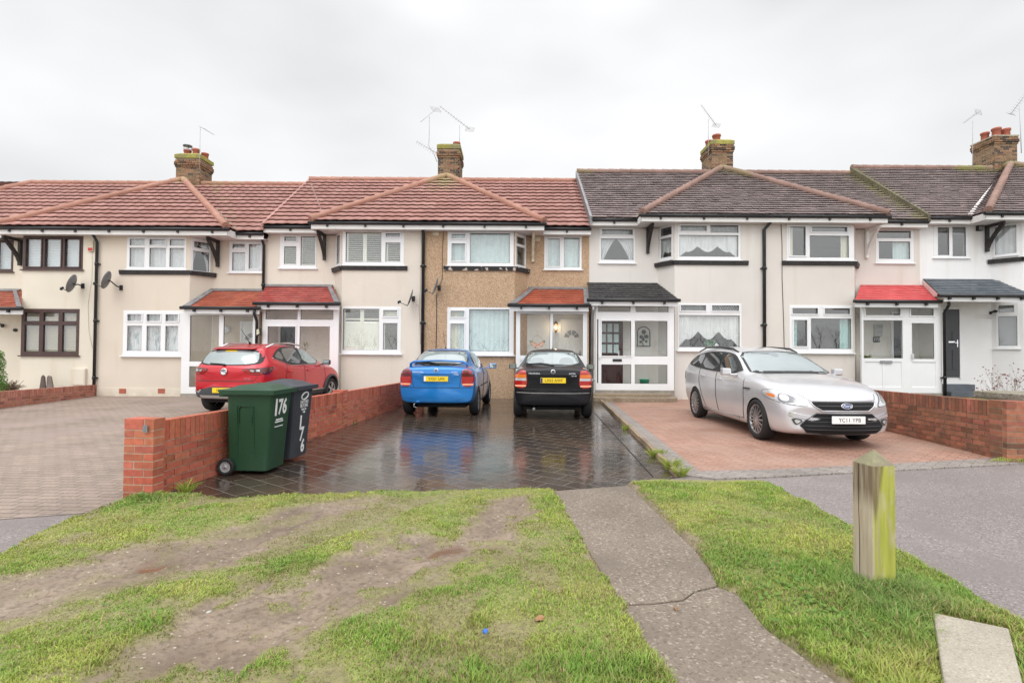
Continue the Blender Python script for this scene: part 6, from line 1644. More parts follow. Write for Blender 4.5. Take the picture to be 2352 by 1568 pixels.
for dz in (-.014, .014): mb.lathe([(.007, 0), (.001, .004)], Matrix.Translation((a.x, W0.y - .1, a.z + dz)) @ Matrix.Rotation(R(90), 4, 'X'), 8)
mb.build('bracket_plate', GREYMETAL, r_)
BROWNB = ((0.235, 0.10, 0.062), (0.42, 0.165, 0.10))
EWd = (Vector(EW0) - Vector(EW1)).normalized(); EWL = 8.6
EWs = Vector(EW1) + EWd * .0; EWe = EWs + EWd * EWL
brick_wall('brick_wall', 'weathered brown brick wall beside the silver estate car', EWs, EWe, .80, .62, .12, BROWNB, piers=[(-.14, .30, .36, .015, -.02)], seed=5, side=-1, dirt=BRICKWEATHERED, mortar=(.33, .27, .19))
aw0 = gp(0, 937); aw1 = gp(236, 906)
awd = (Vector(aw0) - Vector(aw1)).normalized()
brick_wall('brick_wall', 'pinkish brick wall in front of the ivory house at the far left', Vector(aw1), Vector(aw1) + awd * 9.0, .34, .50, .12, ((0.40, 0.155, 0.115), (0.49, 0.22, 0.165)), soldier=.16, piers=[(.10, .24, .24, .05, -.10)], seed=8, side=1)
# pebbly concrete wall that closes the next garden
mb = MB(); c = Vector(EW1) + Vector((.18, -.10))
mb.box(c.x + .22, c.x + 5, c.y + .0, c.y + .30, -.02, .80); 
root = thing('garden_wall', 'rough grey concrete block wall at the right edge beside the brick pier', 'wall', (c.x + 2, c.y, 0))
CONCB = speckle_mat('pebbly_concrete', (0.26, 0.235, 0.19), (0.15, 0.13, 0.10), (0.40, 0.37, 0.31), 40, .9, stain=(0.17, 0.16, 0.10))
mb.build('wall_blocks', CONCB, root, bevel=.02); mb = MB(); mb.box(c.x + .16, c.x + 5.1, c.y - .05, c.y + .75, .802, .90); mb.build('coping', CONCB, root, bevel=.015)
flat('garden_soil', [(ex(7.5) + .17, 7.5), (40, 7.5), (40, 16.4), (ex(15.7) + .17, 16.4)], .16, speckle_mat('soil', (0.10, 0.075, 0.05), (0.06, 0.045, 0.03), (0.17, 0.13, 0.09), 40, .95, stain=(.09, .12, .035)))

# ------------------------------------------------------------------ wheelie bins
def bin_(label, loc, rz, m, flap):
    root = thing('wheelie_bin', label, 'bin', loc, rz, world=False, group='wheelie bins by the wall')
    mb = MB(); prof = [(.05, .475, .41), (.34, .498, .425), (.92, .545, .475), (.955, .55, .48)]      # z, depth, width; back stays upright
    rings = []
    for (z, dp, wd) in prof:
        xb = -.25; xf = xb + dp; w = wd / 2; r = .045; ring = []
        for (cx, cy, a0) in ((xf - r, w - r, 0), (xb + r, w - r, 90), (xb + r, -w + r, 180), (xf - r, -w + r, 270)):
            for k in range(4): a = R(a0 + k * 30); ring.append(mb.vert((cx + r * math.cos(a), cy + r * math.sin(a), z)))
        rings.append(ring)
    for A_, B_ in zip(rings, rings[1:]):
        for k in range(16): mb.face((A_[k], A_[(k + 1) % 16], B_[(k + 1) % 16], B_[k]))
    mb.face(rings[0][::-1]); mb.face(rings[-1])
    # raised ribs on the sides, a step at the front, rim under the lid
    for sy in (1, -1):
        for xx, w_ in ((-.12, .015), (.075, .012)): mb.box8([(xx, sy * .196, .10), (xx + w_, sy * .200, .10), (xx + w_, sy * .205, .12), (xx, sy * .205, .12), (xx - .01, sy * .232, .80), (xx + w_ - .01, sy * .233, .80), (xx + w_ - .01, sy * .245, .80), (xx - .01, sy * .245, .80)])
        P = [(-.10, sy * .236, .60), (-.10, sy * .240, .76), (-.07, sy * .242, .80), (.03, sy * .242, .80), (.06, sy * .240, .76), (.06, sy * .236, .60)]; mb.tube(P, .007, 6)
    b = mb.build('bin_body', m, root, bevel=.006)
    rim = MB(); rim.box(-.265, .315, -.255, .255, .935, .965); rim.build('rim', m, b, bevel=.008)
    lm = MB()
    def lid(s, t):
        x = -.30 + .635 * s; y = (t - .5) * .545; e = min(s, 1 - s) * 5; e2 = min(t, 1 - t) * 5; dome = min(1, e, e2)
        z = .972 + .045 * dome + .032 * math.sin(math.pi * min(1, max(0, (s - .15) / .7))) * dome
        if flap: z += -.028 * math.exp(-(((s - .55) / .17) ** 4)) * math.exp(-(((t - .5) / .27) ** 4))
        else: z += .012 * math.exp(-(((s - .5) / .22) ** 6)) * math.exp(-(((t - .5) / .2) ** 6))
        return (x, y, z)
    lm.grid(lid, 24, 20); lid_o = lm.build('lid', m, root)
    sk = MB()
    for (a, b_) in (((-.30, -.2725), (.335, -.2725)), ((.335, -.2725), (.335, .2725)), ((.335, .2725), (-.30, .2725)), ((-.30, .2725), (-.30, -.2725))):
        sk.bar((*a, .955), (*b_, .955), .016, .05)
    sk.build('lid_skirt', m, lid_o)
    hm = MB(); hm.tube([(-.31, -.20, .935), (-.36, -.20, .965), (-.36, .20, .965), (-.31, .20, .935)], .016, 8); 
    for yy in (-.2, 0, .2): hm.box(-.345, -.24, yy - .02, yy + .02, .90, .955)
    hm.build('handle', m, root)
    ax = MB(); ax.tube([(-.235, -.27, .10), (-.235, .27, .10)], .011, 8); ax.build('axle', GREYMETAL, root)
    for sy in (1, -1):
        M = Matrix.Translation((-.235, sy * .245, .10)) @ Matrix.Rotation(-sy * math.pi / 2, 4, 'X'); wm = MB()
        wm.lathe([(.062, -.022), (.092, -.022), (.10, -.012), (.10, .012), (.092, .022), (.064, .02), (.062, -.02)], M, 24, close=False); w = wm.build('wheel', RUBBER, root)
        hm = MB(); hm.lathe([(.064, .012), (.058, .016), (.056, .004), (.02, .006), (.018, .018), (.001, .018)], M, 24, close=False)
        for k in range(10): a = k * math.pi / 5; hm.bar(M @ Vector((.015 * math.cos(a), .015 * math.sin(a), .012)), M @ Vector((.06 * math.cos(a), .06 * math.sin(a), .012)), .006, .006)
        hm.build('wheel_hub', plain('grey_hub', (.42, .42, .42), .5), w)
    return root, b
BING = speckle_mat('green_bin_plastic', (0.018, 0.062, 0.030), (0.012, 0.046, 0.022), (0.026, 0.075, 0.04), 160, .42, bs=.12, stain=(0.030, 0.068, 0.040)); BINK = speckle_mat('grey_bin_plastic', (0.045, 0.050, 0.062), (0.035, 0.038, 0.048), (0.06, 0.065, 0.078), 160, .45, bs=.12, stain=(.06, .064, .07))
def front_pt(y, z, off=.003):     # on the sloping front of a bin
    t = (z - .05) / .87; return Vector((-.25 + lerp(.475, .545, t) + off + .003, y, z))
upv = Vector((.07, 0, .87)).normalized()
root, b = bin_('green wheelie bin numbered 176 with wheels against the brick wall', (-3.03, 6.14, .006), R(-3), BING, True)
def bin_text(b, txt, size, y, z, sx=1.0): text_mesh('lettering', txt, size, facing(front_pt(y, z), (0, 1, 0), upv), LETTERW, b, .0008, sx=sx, bold=size * .03 if size > .1 else size * .012)
bin_text(b, '1', .27, -.13, .765, .95); bin_text(b, '7', .25, -.03, .765, .8); bin_text(b, '6', .25, .07, .765, .8)
for k, (w, z) in enumerate(((.16, .625), (.19, .60), (.19, .545))):
    mb = MB(); 
    for i in range(9):
        y0 = -.03 - w / 2 + w * i / 9; p = front_pt(y0, z); q = front_pt(y0 + w / 9 * random.uniform(.6, .95), z); mb.bar(p, q, .004, .016 if k < 2 else .010, up=upv)
    mb.build('small_print', LETTERW, b)
root, b = bin_('dark grey recycling bin numbered 176 behind the green bin', (-3.02, 6.80, .006), R(-6), BINK, False)
mb = MB(); c = front_pt(.0, .845)
M = facing(c, (0, 1, 0), upv) @ Matrix.Rotation(R(12), 4, 'Z')
mb.tube([M @ Vector((.085 * math.cos(a * math.pi / 12), .042 * math.sin(a * math.pi / 12), .001)) for a in range(24)], .0095, 6, closed=True); mb.build('oval_emblem', LETTERW, b)
bin_text(b, 'DARTFORD', .062, .0, .765, .62); bin_text(b, 'RECYCLING', .062, .0, .715, .58); bin_text(b, 'Thanks for', .045, .0, .67, .7); bin_text(b, 'today', .04, .01, .635, .7)
bin_text(b, '1', .25, -.05, .49, .9); bin_text(b, '7', .25, -.0, .335, .8); bin_text(b, '6', .23, .05, .175, .8)

# ------------------------------------------------------------------ timber post, slab, small things on the verge
def post_mat():
    m, n, l, b = nodes('weathered_post_timber')
    sv = coords(n, l, sc3=(14, 14, 1.2)); v = coords(n, l)
    g1 = noise_fac(n, l, sv, 3.0, 6, .3, .7)
    col = mix(n, l, g1, (0.42, 0.335, 0.24), (0.56, 0.48, 0.375))
    # algae grows on one face only
    geo = n.new('ShaderNodeNewGeometry'); vt = n.new('ShaderNodeVectorTransform'); vt.vector_type = 'NORMAL'; vt.convert_from = 'WORLD'; vt.convert_to = 'OBJECT'
    l.new(geo.outputs['Normal'], vt.inputs[0]); sp = n.new('ShaderNodeSeparateXYZ'); l.new(vt.outputs[0], sp.inputs[0])
    f = n.new('ShaderNodeMapRange'); f.inputs['From Min'].default_value = -.5; f.inputs['From Max'].default_value = -.8; l.new(sp.outputs['Y'], f.inputs['Value'])
    sp2 = n.new('ShaderNodeSeparateXYZ'); l.new(v, sp2.inputs[0])
    edge = n.new('ShaderNodeMapRange'); edge.inputs['From Min'].default_value = -.055; edge.inputs['From Max'].default_value = -.01
    wob = n.new('ShaderNodeMath'); wob.operation = 'MULTIPLY_ADD'; wob.inputs[1].default_value = .05; l.new(g1, wob.inputs[0]); l.new(sp2.outputs['X'], wob.inputs[2]); l.new(wob.outputs[0], edge.inputs['Value'])
    k = n.new('ShaderNodeMath'); k.operation = 'MULTIPLY'; l.new(f.outputs[0], k.inputs[0]); l.new(edge.outputs[0], k.inputs[1])
    k2 = n.new('ShaderNodeMath'); k2.operation = 'MULTIPLY'; l.new(noise_fac(n, l, coords(n, l, sc3=(9, 9, 2.2)), 2.2, 6, .26, .5), k2.inputs[1]); l.new(k.outputs[0], k2.inputs[0])
    col = mix(n, l, k2.outputs[0], col, mix(n, l, g1, (0.31, 0.33, 0.05), (0.44, 0.445, 0.085)))
    # dark run-down stain from the top
    st = n.new('ShaderNodeMath'); st.operation = 'MULTIPLY_ADD'; st.inputs[1].default_value = -5.5; l.new(sp2.outputs['X'], st.inputs[0])
    a = n.new('ShaderNodeMapRange'); a.inputs['From Min'].default_value = .42; a.inputs['From Max'].default_value = .80; l.new(sp2.outputs['Z'], a.inputs['Value'])
    ab = n.new('ShaderNodeMath'); ab.operation = 'ABSOLUTE'; sh = n.new('ShaderNodeMath'); sh.operation = 'ADD'; sh.inputs[1].default_value = .055; l.new(sp2.outputs['X'], sh.inputs[0]); l.new(sh.outputs[0], ab.inputs[0])
    wd = n.new('ShaderNodeMath'); wd.operation = 'MULTIPLY'; wd.inputs[1].default_value = .06; l.new(a.outputs[0], wd.inputs[0])
    lt = n.new('ShaderNodeMath'); lt.operation = 'SUBTRACT'; l.new(wd.outputs[0], lt.inputs[0]); l.new(ab.outputs[0], lt.inputs[1])
    lm = n.new('ShaderNodeMapRange'); lm.inputs['From Min'].default_value = -.008; lm.inputs['From Max'].default_value = .012; l.new(lt.outputs[0], lm.inputs['Value'])
    k3 = n.new('ShaderNodeMath'); k3.operation = 'MULTIPLY'; l.new(lm.outputs[0], k3.inputs[0]); l.new(noise_fac(n, l, sv, 2, 4, .2, .55), k3.inputs[1])
    k4 = n.new('ShaderNodeMath'); k4.operation = 'MULTIPLY'; k4.inputs[1].default_value = .85; l.new(k3.outputs[0], k4.inputs[0])
    col = mix(n, l, k4.outputs[0], col, (0.15, 0.105, 0.06))
    tp = n.new('ShaderNodeMapRange'); tp.inputs['From Min'].default_value = .3; tp.inputs['From Max'].default_value = .6; l.new(sp.outputs['Z'], tp.inputs['Value'])
    col = mix(n, l, tp.outputs[0], col, mix(n, l, noise_fac(n, l, v, 22, 5), (0.20, 0.165, 0.12), (0.27, 0.27, 0.15)))
    l.new(col, b.inputs['Base Color']); b.inputs['Roughness'].default_value = .85
    bump(n, l, b, g1, .35, .006); return m
def timber_post():
    mb = MB(); s = .077; H_ = .775
    root = thing('bollard', 'square timber post with pointed top and green algae on the grass', 'post', (2.232, 3.17, 0), R(6), world=False)
    rr = random.Random(4); NX = 6; rings = []
    zs_ = [-.1, .0, .2, .4, .6, .74, H_]
    for z in zs_:
        ring = []
        for k in range(4):
            a, b_ = [(-s, -s), (s, -s), (s, s), (-s, s)][k], [(-s, -s), (s, -s), (s, s), (-s, s)][(k + 1) % 4]
            for i in range(NX):
                x, y = lerp(a[0], b_[0], i / NX), lerp(a[1], b_[1], i / NX); j = 1 + (rr.uniform(-.006, .006) if i else -.05 * 0)
                if i == 0: x *= .975; y *= .975
                ring.append(mb.vert((x * j, y * j, z)))
        rings.append(ring)
    for A_, B_ in zip(rings, rings[1:]):
        n_ = len(A_)
        for k in range(n_): mb.face((A_[k], A_[(k + 1) % n_], B_[(k + 1) % n_], B_[k]))
    tip = mb.vert((0.003, 0, H_ + .088))
    for k in range(len(rings[-1])): mb.face((rings[-1][k], rings[-1][(k + 1) % len(rings[-1])], tip))
    mb.build('post_timber', post_mat(), root)
    cm = MB(); cm.tube([(-.0775, .022, .02), (-.0778, .020, .3), (-.0777, .026, .5), (-.0775, .024, .77)], .0022, 4); cm.build('drying_crack', SHADOWGREY, root)
timber_post()
SLABC = speckle_mat('pale_cast_stone', (0.36, 0.325, 0.265), (0.28, 0.25, 0.20), (0.46, 0.42, 0.36), 140, .9, big=2.5, bs=.3)
mb = MB(); zt = .10; P = [gp(2143, 1405, zt), gp(2317, 1441, zt), gp(2356, 1590, zt), gp(2172, 1592, zt)]
mb.prism([P[3], P[2], P[1], P[0]], -.02, zt)
tag(mb.build('stone_slab', SLABC, bevel=.010), 'pale rough cast stone slab lying in the grass at bottom right', 'slab')
mb = MB(); p = G(1115, 1449, .045); mb.lathe([(.012, -.006), (.013, .005), (.011, .007), (.001, .008)], Matrix.Translation(p) @ Matrix.Rotation(R(55), 4, 'X'), 14)
tag(mb.build('bottle_cap', plain('blue_plastic', (0.02, 0.13, 0.60), .4)), 'small bright blue plastic cap lost in the grass', 'bottle cap')
LEAFB = plain('dead_leaf', (0.36, 0.20, 0.10), .7, var=.3, vs=40)
def leaf(u, v, z, s, rz, label, m=LEAFB):
    mb = MB(); p = G(u, v, z); M = Matrix.Translation(p) @ Matrix.Rotation(rz, 4, 'Z') @ Matrix.Rotation(.25, 4, 'X')
    mb.grid(lambda a, b: M @ Vector(((a - .5) * s, (b - .5) * s * .75 * math.sin(math.pi * min(.95, .12 + a * .85)), .012 * math.sin(b * 5 + a * 4))), 6, 5)
    return tag(mb.build('fallen_leaf', m), label, 'leaf', 'dead leaves on the verge')
leaf(1240, 1421, .05, .055, .3, 'tan fallen leaf on the grass left of the concrete path'); leaf(2118, 1578, .05, .06, 1.2, 'brown fallen leaf beside the pale stone slab')
leaf(1552, 1396, pz + .004, .03, 1.9, 'small brown leaf on the path near the crack'); leaf(2008, 1428, .06, .04, .9, 'yellowish leaf in the weeds below the timber post', plain('yellow_leaf', (.55, .36, .10), .7))
FLINT = plain('pale_flint', (0.50, 0.48, 0.44), .7, var=.2, vs=30)
for (u, v, s, lab) in ((160, 1544, .045, 'white flint on the muddy track at lower left'), (20, 1300, .035, 'pale stone at the muddy edge by the left pavement'), (1222, 1146, .05, 'pale stone lying at the top of the concrete path'), (1388, 1128, .05, 'grey stone at the path end by the wet drive'), (480, 1404, .03, 'small pale stone on the lower muddy track')):
    mb = MB(); p = G(u, v, .02); rr = random.Random(u)
    mb.lathe([(.001, -.4), (.8, -.3), (1, 0), (.6, .35), (.001, .45)], Matrix.Translation(p) @ Matrix.Rotation(rr.random() * 3, 4, 'Z') @ Matrix.Diagonal((s * .6, s * .4, s * .35, 1)), 7)
    tag(mb.build('stone', FLINT), lab, 'stone')
# upright slates, meter box, alarm box, lamp and ornaments on the house fronts
SLATE = plain('brown_slate', (0.13, 0.095, 0.085), .8, var=.25, vs=8); SLATE2 = plain('grey_slate', (0.20, 0.165, 0.145), .8, var=.25, vs=8)
for (pts, m, lab) in (([(88, 905), (94, 866), (97, 861), (101, 865), (105, 905)], SLATE, 'dark pointed slate standing upright before the ivory house'), ([(106, 905), (107, 867), (110, 862), (116, 864), (124, 905)], SLATE2, 'paler rounded slate standing upright before the ivory house')):
    mb = MB(); Q = [atY(u, v, 15.35) for u, v in pts]
    a = [mb.vert((q.x, 15.35, q.z)) for q in Q]; b = [mb.vert((q.x, 15.40, q.z)) for q in Q]; mb.face(a); mb.face(b[::-1])
    for i in range(5): mb.face((a[i], b[i], b[(i + 1) % 5], a[(i + 1) % 5]))
    tag(mb.build('standing_slate', m, bevel=.006), lab, 'slate', 'standing slates')
def front_box(name, label, cat, u0, v0, u1, v1, y, depth, m, sub=()):
    x0, x1, z0, z1_ = rectY(u0, v0, u1, v1, y); root = thing(name, label, cat, ((x0 + x1) / 2, y, z0))
    F = frame((x0, y, z0), (1, 0)); mb = MB(); mb.obox(F, 0, x1 - x0, 0, z1_ - z0, .001, depth); mb.build('case', m, root, bevel=.006)
    for (nm, a, b, c, d, c1, mm) in sub:
        k = MB(); k.obox(F, a * (x1 - x0), c * (x1 - x0), b * (z1_ - z0), d * (z1_ - z0), depth, depth + c1); k.build(nm, mm, root)
    return root
front_box('meter_box', 'ivory meter cupboard low on the ivory rendered wall', 'meter box', 168, 846, 200, 884, YF, .09, CREAM_A, [('door', .06, .05, .94, .95, .008, CREAM_A)])
front_box('alarm_box', 'cream burglar alarm box with red strip under the far left eaves', 'alarm box', 205, 553, 217, 578, YF, .06, CREAMWOOD, [('red_strip', .08, .06, .92, .32, .006, plain('alarm_red', (.55, .03, .04), .4))])
front_box('outdoor_speaker', 'small dark box fixed under the white house eaves', 'box', 2241, 519, 2252, 531, YR, .09, DARKPLASTIC, [('grille', .15, .15, .85, .85, .006, GREYMETAL)])
root = thing('wall_lamp', 'small black spotlight on the white wall beside the canopy door', 'lamp', tuple(atY(2274, 718, YR))); p = atY(2274, 718, YR); mb = MB(); mb.box(p.x - .03, p.x + .03, YR - .03, YR - .002, p.z - .05, p.z + .04); mb.build('mount', DARKPLASTIC, root); mb = MB(); mb.tube([(p.x, YR - .03, p.z), (p.x + .05, YR - .12, p.z + .05), (p.x + .07, YR - .16, p.z + .02)], [.02, .04, .045], 8); mb.build('lamp_head', DARKPLASTIC, root)
p = atY(592, 762, 15.35); root = thing('floodlight', 'black floodlight tilted on the pipe between the two red porches', 'floodlight', tuple(p)); M = Matrix.Translation(p) @ Matrix.Rotation(R(-32), 4, 'Z') @ Matrix.Rotation(R(-14), 4, 'Y')
mb = MB(); F = lambda a, b, c=0: M @ Vector((a, -c, b)); mb.obox(F, -.10, .10, -.10, .10, -.05, .0); mb.build('lamp_case', DARKPLASTIC, root, bevel=.01); mb = MB(); mb.obox(F, -.078, .078, -.078, .078, .001, .008); mb.build('lamp_glass', plain('pale_lamp_glass', (.62, .58, .42), .2, coat=1), root); mb = MB(); mb.bar(M @ Vector((-.02, .02, 0)), M @ Vector((-.06, .14, .0)), .06, .05); mb.build('arm', DARKPLASTIC, root)
for k, (u, v, lab) in enumerate(((12, 748, 'black iron scroll hook on the ivory wall at the far left'), (36, 758, 'black oval plaque on the ivory wall by the brown window'))):
    p = atY(u, v, YR); mb = MB()
    if k: mb.lathe([(.001, .03), (.07, .025), (.075, 0)], Matrix.Translation((p.x, YR - .001, p.z)) @ Matrix.Rotation(R(90), 4, 'X') @ Matrix.Diagonal((1, .72, 1, 1)), 20, close=False); tag(mb.build('wall_plaque', DARKPLASTIC), lab, 'plaque')
    else: mb.tube([(p.x - .25, YR - .02, p.z + .05), (p.x - .12, YR - .05, p.z + .07), (p.x - .04, YR - .08, p.z)], .014, 6); mb.lathe([(.001, .06), (.055, .03), (.06, 0), (.001, -.03)], Matrix.Translation((p.x, YR - .08, p.z)) @ Matrix.Rotation(R(90), 4, 'X'), 14); tag(mb.build('wall_hook', DARKPLASTIC), lab, 'hook')
# porch contents
p = atY(520, 757, YR); mb = MB(); mb.lathe([(.13, 0), (.13, .05), (.10, .09), (.001, .11)], Matrix.Translation((p.x, YR - .002, p.z)) @ Matrix.Rotation(R(90), 4, 'X'), 24, close=False); tag(mb.build('bulkhead_light', UPVC), 'round white bulkhead light inside the orange roofed porch', 'light')
p = atY(703, 790, YR); mb = MB(); mb.lathe([(.115, 0), (.12, .014), (.105, .02), (.001, .012)], Matrix.Translation((p.x, YR - .002, p.z)) @ Matrix.Rotation(R(90), 4, 'X'), 24, close=False); root = thing('wall_plate', 'round patterned plate hung inside the crimson roofed porch', 'plate', (p.x, YR, p.z)); mb.build('plate_disc', plain('cream_glaze', (.66, .60, .46), .3), root)
mb = MB()
for (dx, dz, r) in ((-.05, .02, .022), (-.03, -.04, .03), (.03, .035, .025), (.05, -.02, .02), (.0, .0, .012)): mb.lathe([(r, 0), (.001, .006)], Matrix.Translation((p.x + dx, YR - .021, p.z + dz)) @ Matrix.Rotation(R(90), 4, 'X'), 10)
mb.build('painted_motif', plain('brown_glaze', (.20, .12, .07), .4), root)
p = atY(1234, 790, YP + .22); root = thing('flower_wreath', 'wire hoop wreath with peach flowers in the pebbledashed porch', 'wreath', tuple(p)); mb = MB(); rr_ = .155; mb.tube([(p.x + rr_ * math.cos(a * math.pi / 16), p.y, p.z + .10 + rr_ * math.sin(a * math.pi / 16)) for a in range(32)], .006, 5, closed=True); mb.tube([(p.x, p.y, p.z + .10 + rr_), (p.x, p.y, p.z + .42)], .003, 4); mb.build('hoop', plain('gold_wire', (.45, .38, .22), .4, metal=.5), root)
mb = MB(); rr = random.Random(2)
for k in range(12):
    a = math.pi * (1.15 + .7 * k / 11); c = Vector((p.x + rr_ * 1.0 * math.cos(a) + rr.uniform(-.02, .02), p.y - .02 + rr.uniform(-.03, .02), p.z + .10 + rr_ * math.sin(a) + rr.uniform(-.015, .04)))
    for j in range(7): b = j * .9; d = Vector((math.cos(b), -.4, math.sin(b))) * .045; mb.quad(c, c + d + Vector((.02 * math.sin(b), 0, -.02 * math.cos(b))), c + d * 1.35, c + d + Vector((-.02 * math.sin(b), 0, .02 * math.cos(b))))
mb.build('flowers', plain('peach_petals', (.78, .46, .34), .8, var=.2, vs=20), root)
mb = MB()
for k in range(26):
    a = math.pi * (1.0 + rr.random()); c = Vector((p.x + rr_ * math.cos(a), p.y, p.z + .10 + rr_ * math.sin(a))); d = Vector((math.cos(a) + rr.uniform(-.5, .5), rr.uniform(-.3, .1), math.sin(a) * .5 + rr.uniform(-.3, .5))).normalized() * .10; s_ = Vector((-d.z, 0, d.x)) * .16; mb.quad(c, c + d * .5 + s_, c + d, c + d * .5 - s_)
mb.build('leaves', plain('wreath_leaf', (.16, .22, .10), .8), root)
p = atY(1276, 752, YR - .05); root = thing('wall_lantern', 'lit brass wall lantern by the white door in the pebbledashed porch', 'lantern', tuple(p)); BRASS = plain('aged_brass', (.26, .16, .09), .35, metal=.7)
mb = MB(); T = Matrix.Translation((p.x, YR - .16, p.z)); mb.lathe([(.02, .20), (.075, .12), (.085, .11), (.07, .09)], T, 10); mb.lathe([(.06, -.09), (.045, -.12), (.001, -.20)], T, 10)
for k in range(5): a = k * 1.257; mb.bar(T @ Vector((.065 * math.cos(a), .065 * math.sin(a), -.09)), T @ Vector((.075 * math.cos(a), .075 * math.sin(a), .10)), .008)
mb.bar((p.x, YR - .16, p.z + .19), (p.x, YR - .01, p.z + .12), .014); mb.build('lantern_frame', BRASS, root)
mb = MB(); mb.lathe([(.001, -.05), (.022, -.04), (.028, .0), (.014, .05), (.001, .06)], T, 12); mb.build('bulb', plain('lit_bulb', (1, .8, .5), .4, emit=((1, .74, .40), 9.0)), root)
pl = bpy.data.lights.new('lantern_bulb', 'POINT'); pl.energy = 5; pl.color = (1, .72, .42); pl.shadow_soft_size = .04; po = bpy.data.objects.new('lantern_bulb', pl); COL.objects.link(po); po.location = (p.x, YR - .26, p.z); 
po.parent = root; po.matrix_parent_inverse = INV[root.name]
# arched iron wall panel, green bucket and house number
p = atY(1478, 775, YR); root = thing('wall_art', 'arched iron flower panel hung in the black tiled porch', 'wall art', (p.x, YR, p.z)); IRON = plain('dark_iron', (.05, .055, .055), .5)
mb = MB(); w, h = .20, .55; top = [(w * math.cos(a * math.pi / 10), .16 + w * .9 * math.sin(a * math.pi / 10)) for a in range(11)]; outl = [(w, -h / 2)] + top + [(-w, -h / 2), (w, -h / 2)]
mb.tube([(p.x + a, YR - .03, p.z + b) for a, b in outl], .014, 6); mb.tube([(p.x + .0, YR - .03, p.z - h / 2), (p.x - .06, YR - .03, p.z - .12), (p.x + .03, YR - .03, p.z + .05), (p.x, YR - .03, p.z + .16)], .012, 6)
rr = random.Random(9)
for (cx, cz, r) in ((0, .18, .085), (-.08, .02, .07), (.09, .03, .075), (-.02, -.06, .06), (.08, -.12, .05), (-.10, -.14, .05)):
    for k in range(9): a = k * .7; q = Vector((p.x + cx, YR - .035, p.z + cz)); d = Vector((math.cos(a), 0, math.sin(a))) * r; s_ = Vector((-d.z, 0, d.x)) * .28; mb.quad(q, q + d * .6 + s_, q + d, q + d * .6 - s_)
mb.build('ironwork', IRON, root); mb = MB(); mb.box(p.x - w + .02, p.x + w - .02, YR - .012, YR - .004, p.z - h / 2 + .02, p.z + .16); mb.build('backing', plain('grey_backing', (.55, .56, .52), .7), root)
p = atY(1480, 872, YP + .32); mb = MB(); T = Matrix.Translation((p.x, p.y, atY(1480, 893, YP + .3).z + .02)); GREENP = plain('green_plastic', (.05, .50, .27), .4); root = thing('bucket', 'bright green bucket inside the black tiled porch', 'bucket', (p.x, p.y, 0)); mb.lathe([(.001, .004), (.115, 0), (.145, .27), (.155, .27), (.15, .285), (.138, .285), (.11, .01), (.001, .01)], T, 24, close=False); mb.build('bucket_body', GREENP, root); mb = MB(); mb.tube([T @ Vector((.148 * math.cos(a), .03, .27 + .05 * math.sin(a))) for a in [k * math.pi / 10 for k in range(11)]], .005, 5); mb.build('bucket_handle', UPVC, root)
x0, x1, z0, z1_ = rectY(2005, 773, 2020, 786, YR); root = thing('house_number', 'dark plaque reading 172 inside the bright red roofed porch', 'number plaque', (x0, YR, z0)); F = frame((x0, YR, z0), (1, 0)); mb = MB(); mb.obox(F, 0, x1 - x0, 0, z1_ - z0, .001, .015); mb.build('plaque', DARKPLASTIC, root)
text_mesh('lettering', '172', .13, facing(F((x1 - x0) / 2, (z1_ - z0) / 2, .016), (1, 0, 0)), LETTERW, root, .001, shear=.2)
front_box('letter_box', 'silver wall letter box inside the bright red roofed porch', 'letter box', 2006, 745, 2023, 771, YR, .10, SKID, [('flap', .08, .62, .92, .92, .01, GREYMETAL), ('slot', .12, .2, .88, .5, .006, GREYMETAL)])
front_box('wall_ornament', 'small brown ornament on the cream wall behind the porch door', 'ornament', 2128, 752, 2133, 764, YR, .05, MAHOG, [('boss', .2, .2, .8, .8, .02, BRASS)])
# plants standing on the window sill and in the porch
def sprig(root, name, base, n, ln, m, spread, seed, w=.18, up=.6):
    rr = random.Random(seed); mb = MB()
    for k in range(n):
        a = rr.random() * 6.283; d = Vector((math.cos(a) * spread, math.sin(a) * spread * .6, up + rr.random() * .7)).normalized() * ln * rr.uniform(.6, 1.1); c = Vector(base); s_ = d.cross(Vector((math.cos(a * 3), math.sin(a * 3), .3))).normalized() * ln * w * rr.uniform(.7, 1.2)
        m1 = c + d * .55 + Vector((0, 0, .02)); t_ = c + d + Vector((0, 0, -.15 * ln * rr.random())); mb.quad(c, m1 + s_, t_, m1 - s_)
    return mb.build(name, m, root)
p = atY(1632, 803, YF + .10); root = thing('pot_plant', 'leafy green pot plant on the leaded window sill', 'plant', tuple(p)); mb = MB(); T = Matrix.Translation((p.x - .02, YF + .11, p.z)); mb.lathe([(.05, 0), (.065, .10), (.07, .10), (.07, .115), (.06, .115)], T, 14); mb.build('pot', CREAMWOOD, root)
sprig(root, 'leaves', (p.x - .02, YF + .11, p.z + .11), 60, .24, plain('house_plant_leaf', (.06, .22, .10), .5, var=.3, vs=12), 1.0, 4)
p = atY(1642, 800, YF + .08); root = thing('lantern_ornament', 'small white house lantern on the leaded window sill', 'ornament', tuple(p)); mb = MB(); x = p.x + .05
mb.box(x - .05, x + .05, YF + .06, YF + .15, p.z - .01, p.z + .10); mb.build('lantern_body', UPVC, root); mb = MB(); mb.prism([(x - .065, YF + .05), (x + .065, YF + .05), (x + .065, YF + .16), (x - .065, YF + .16)], p.z + .102, p.z + .115); 
q = [mb.vert(v) for v in ((x - .06, YF + .055, p.z + .116), (x + .06, YF + .055, p.z + .116), (x + .06, YF + .155, p.z + .116), (x - .06, YF + .155, p.z + .116), (x, YF + .105, p.z + .17))]
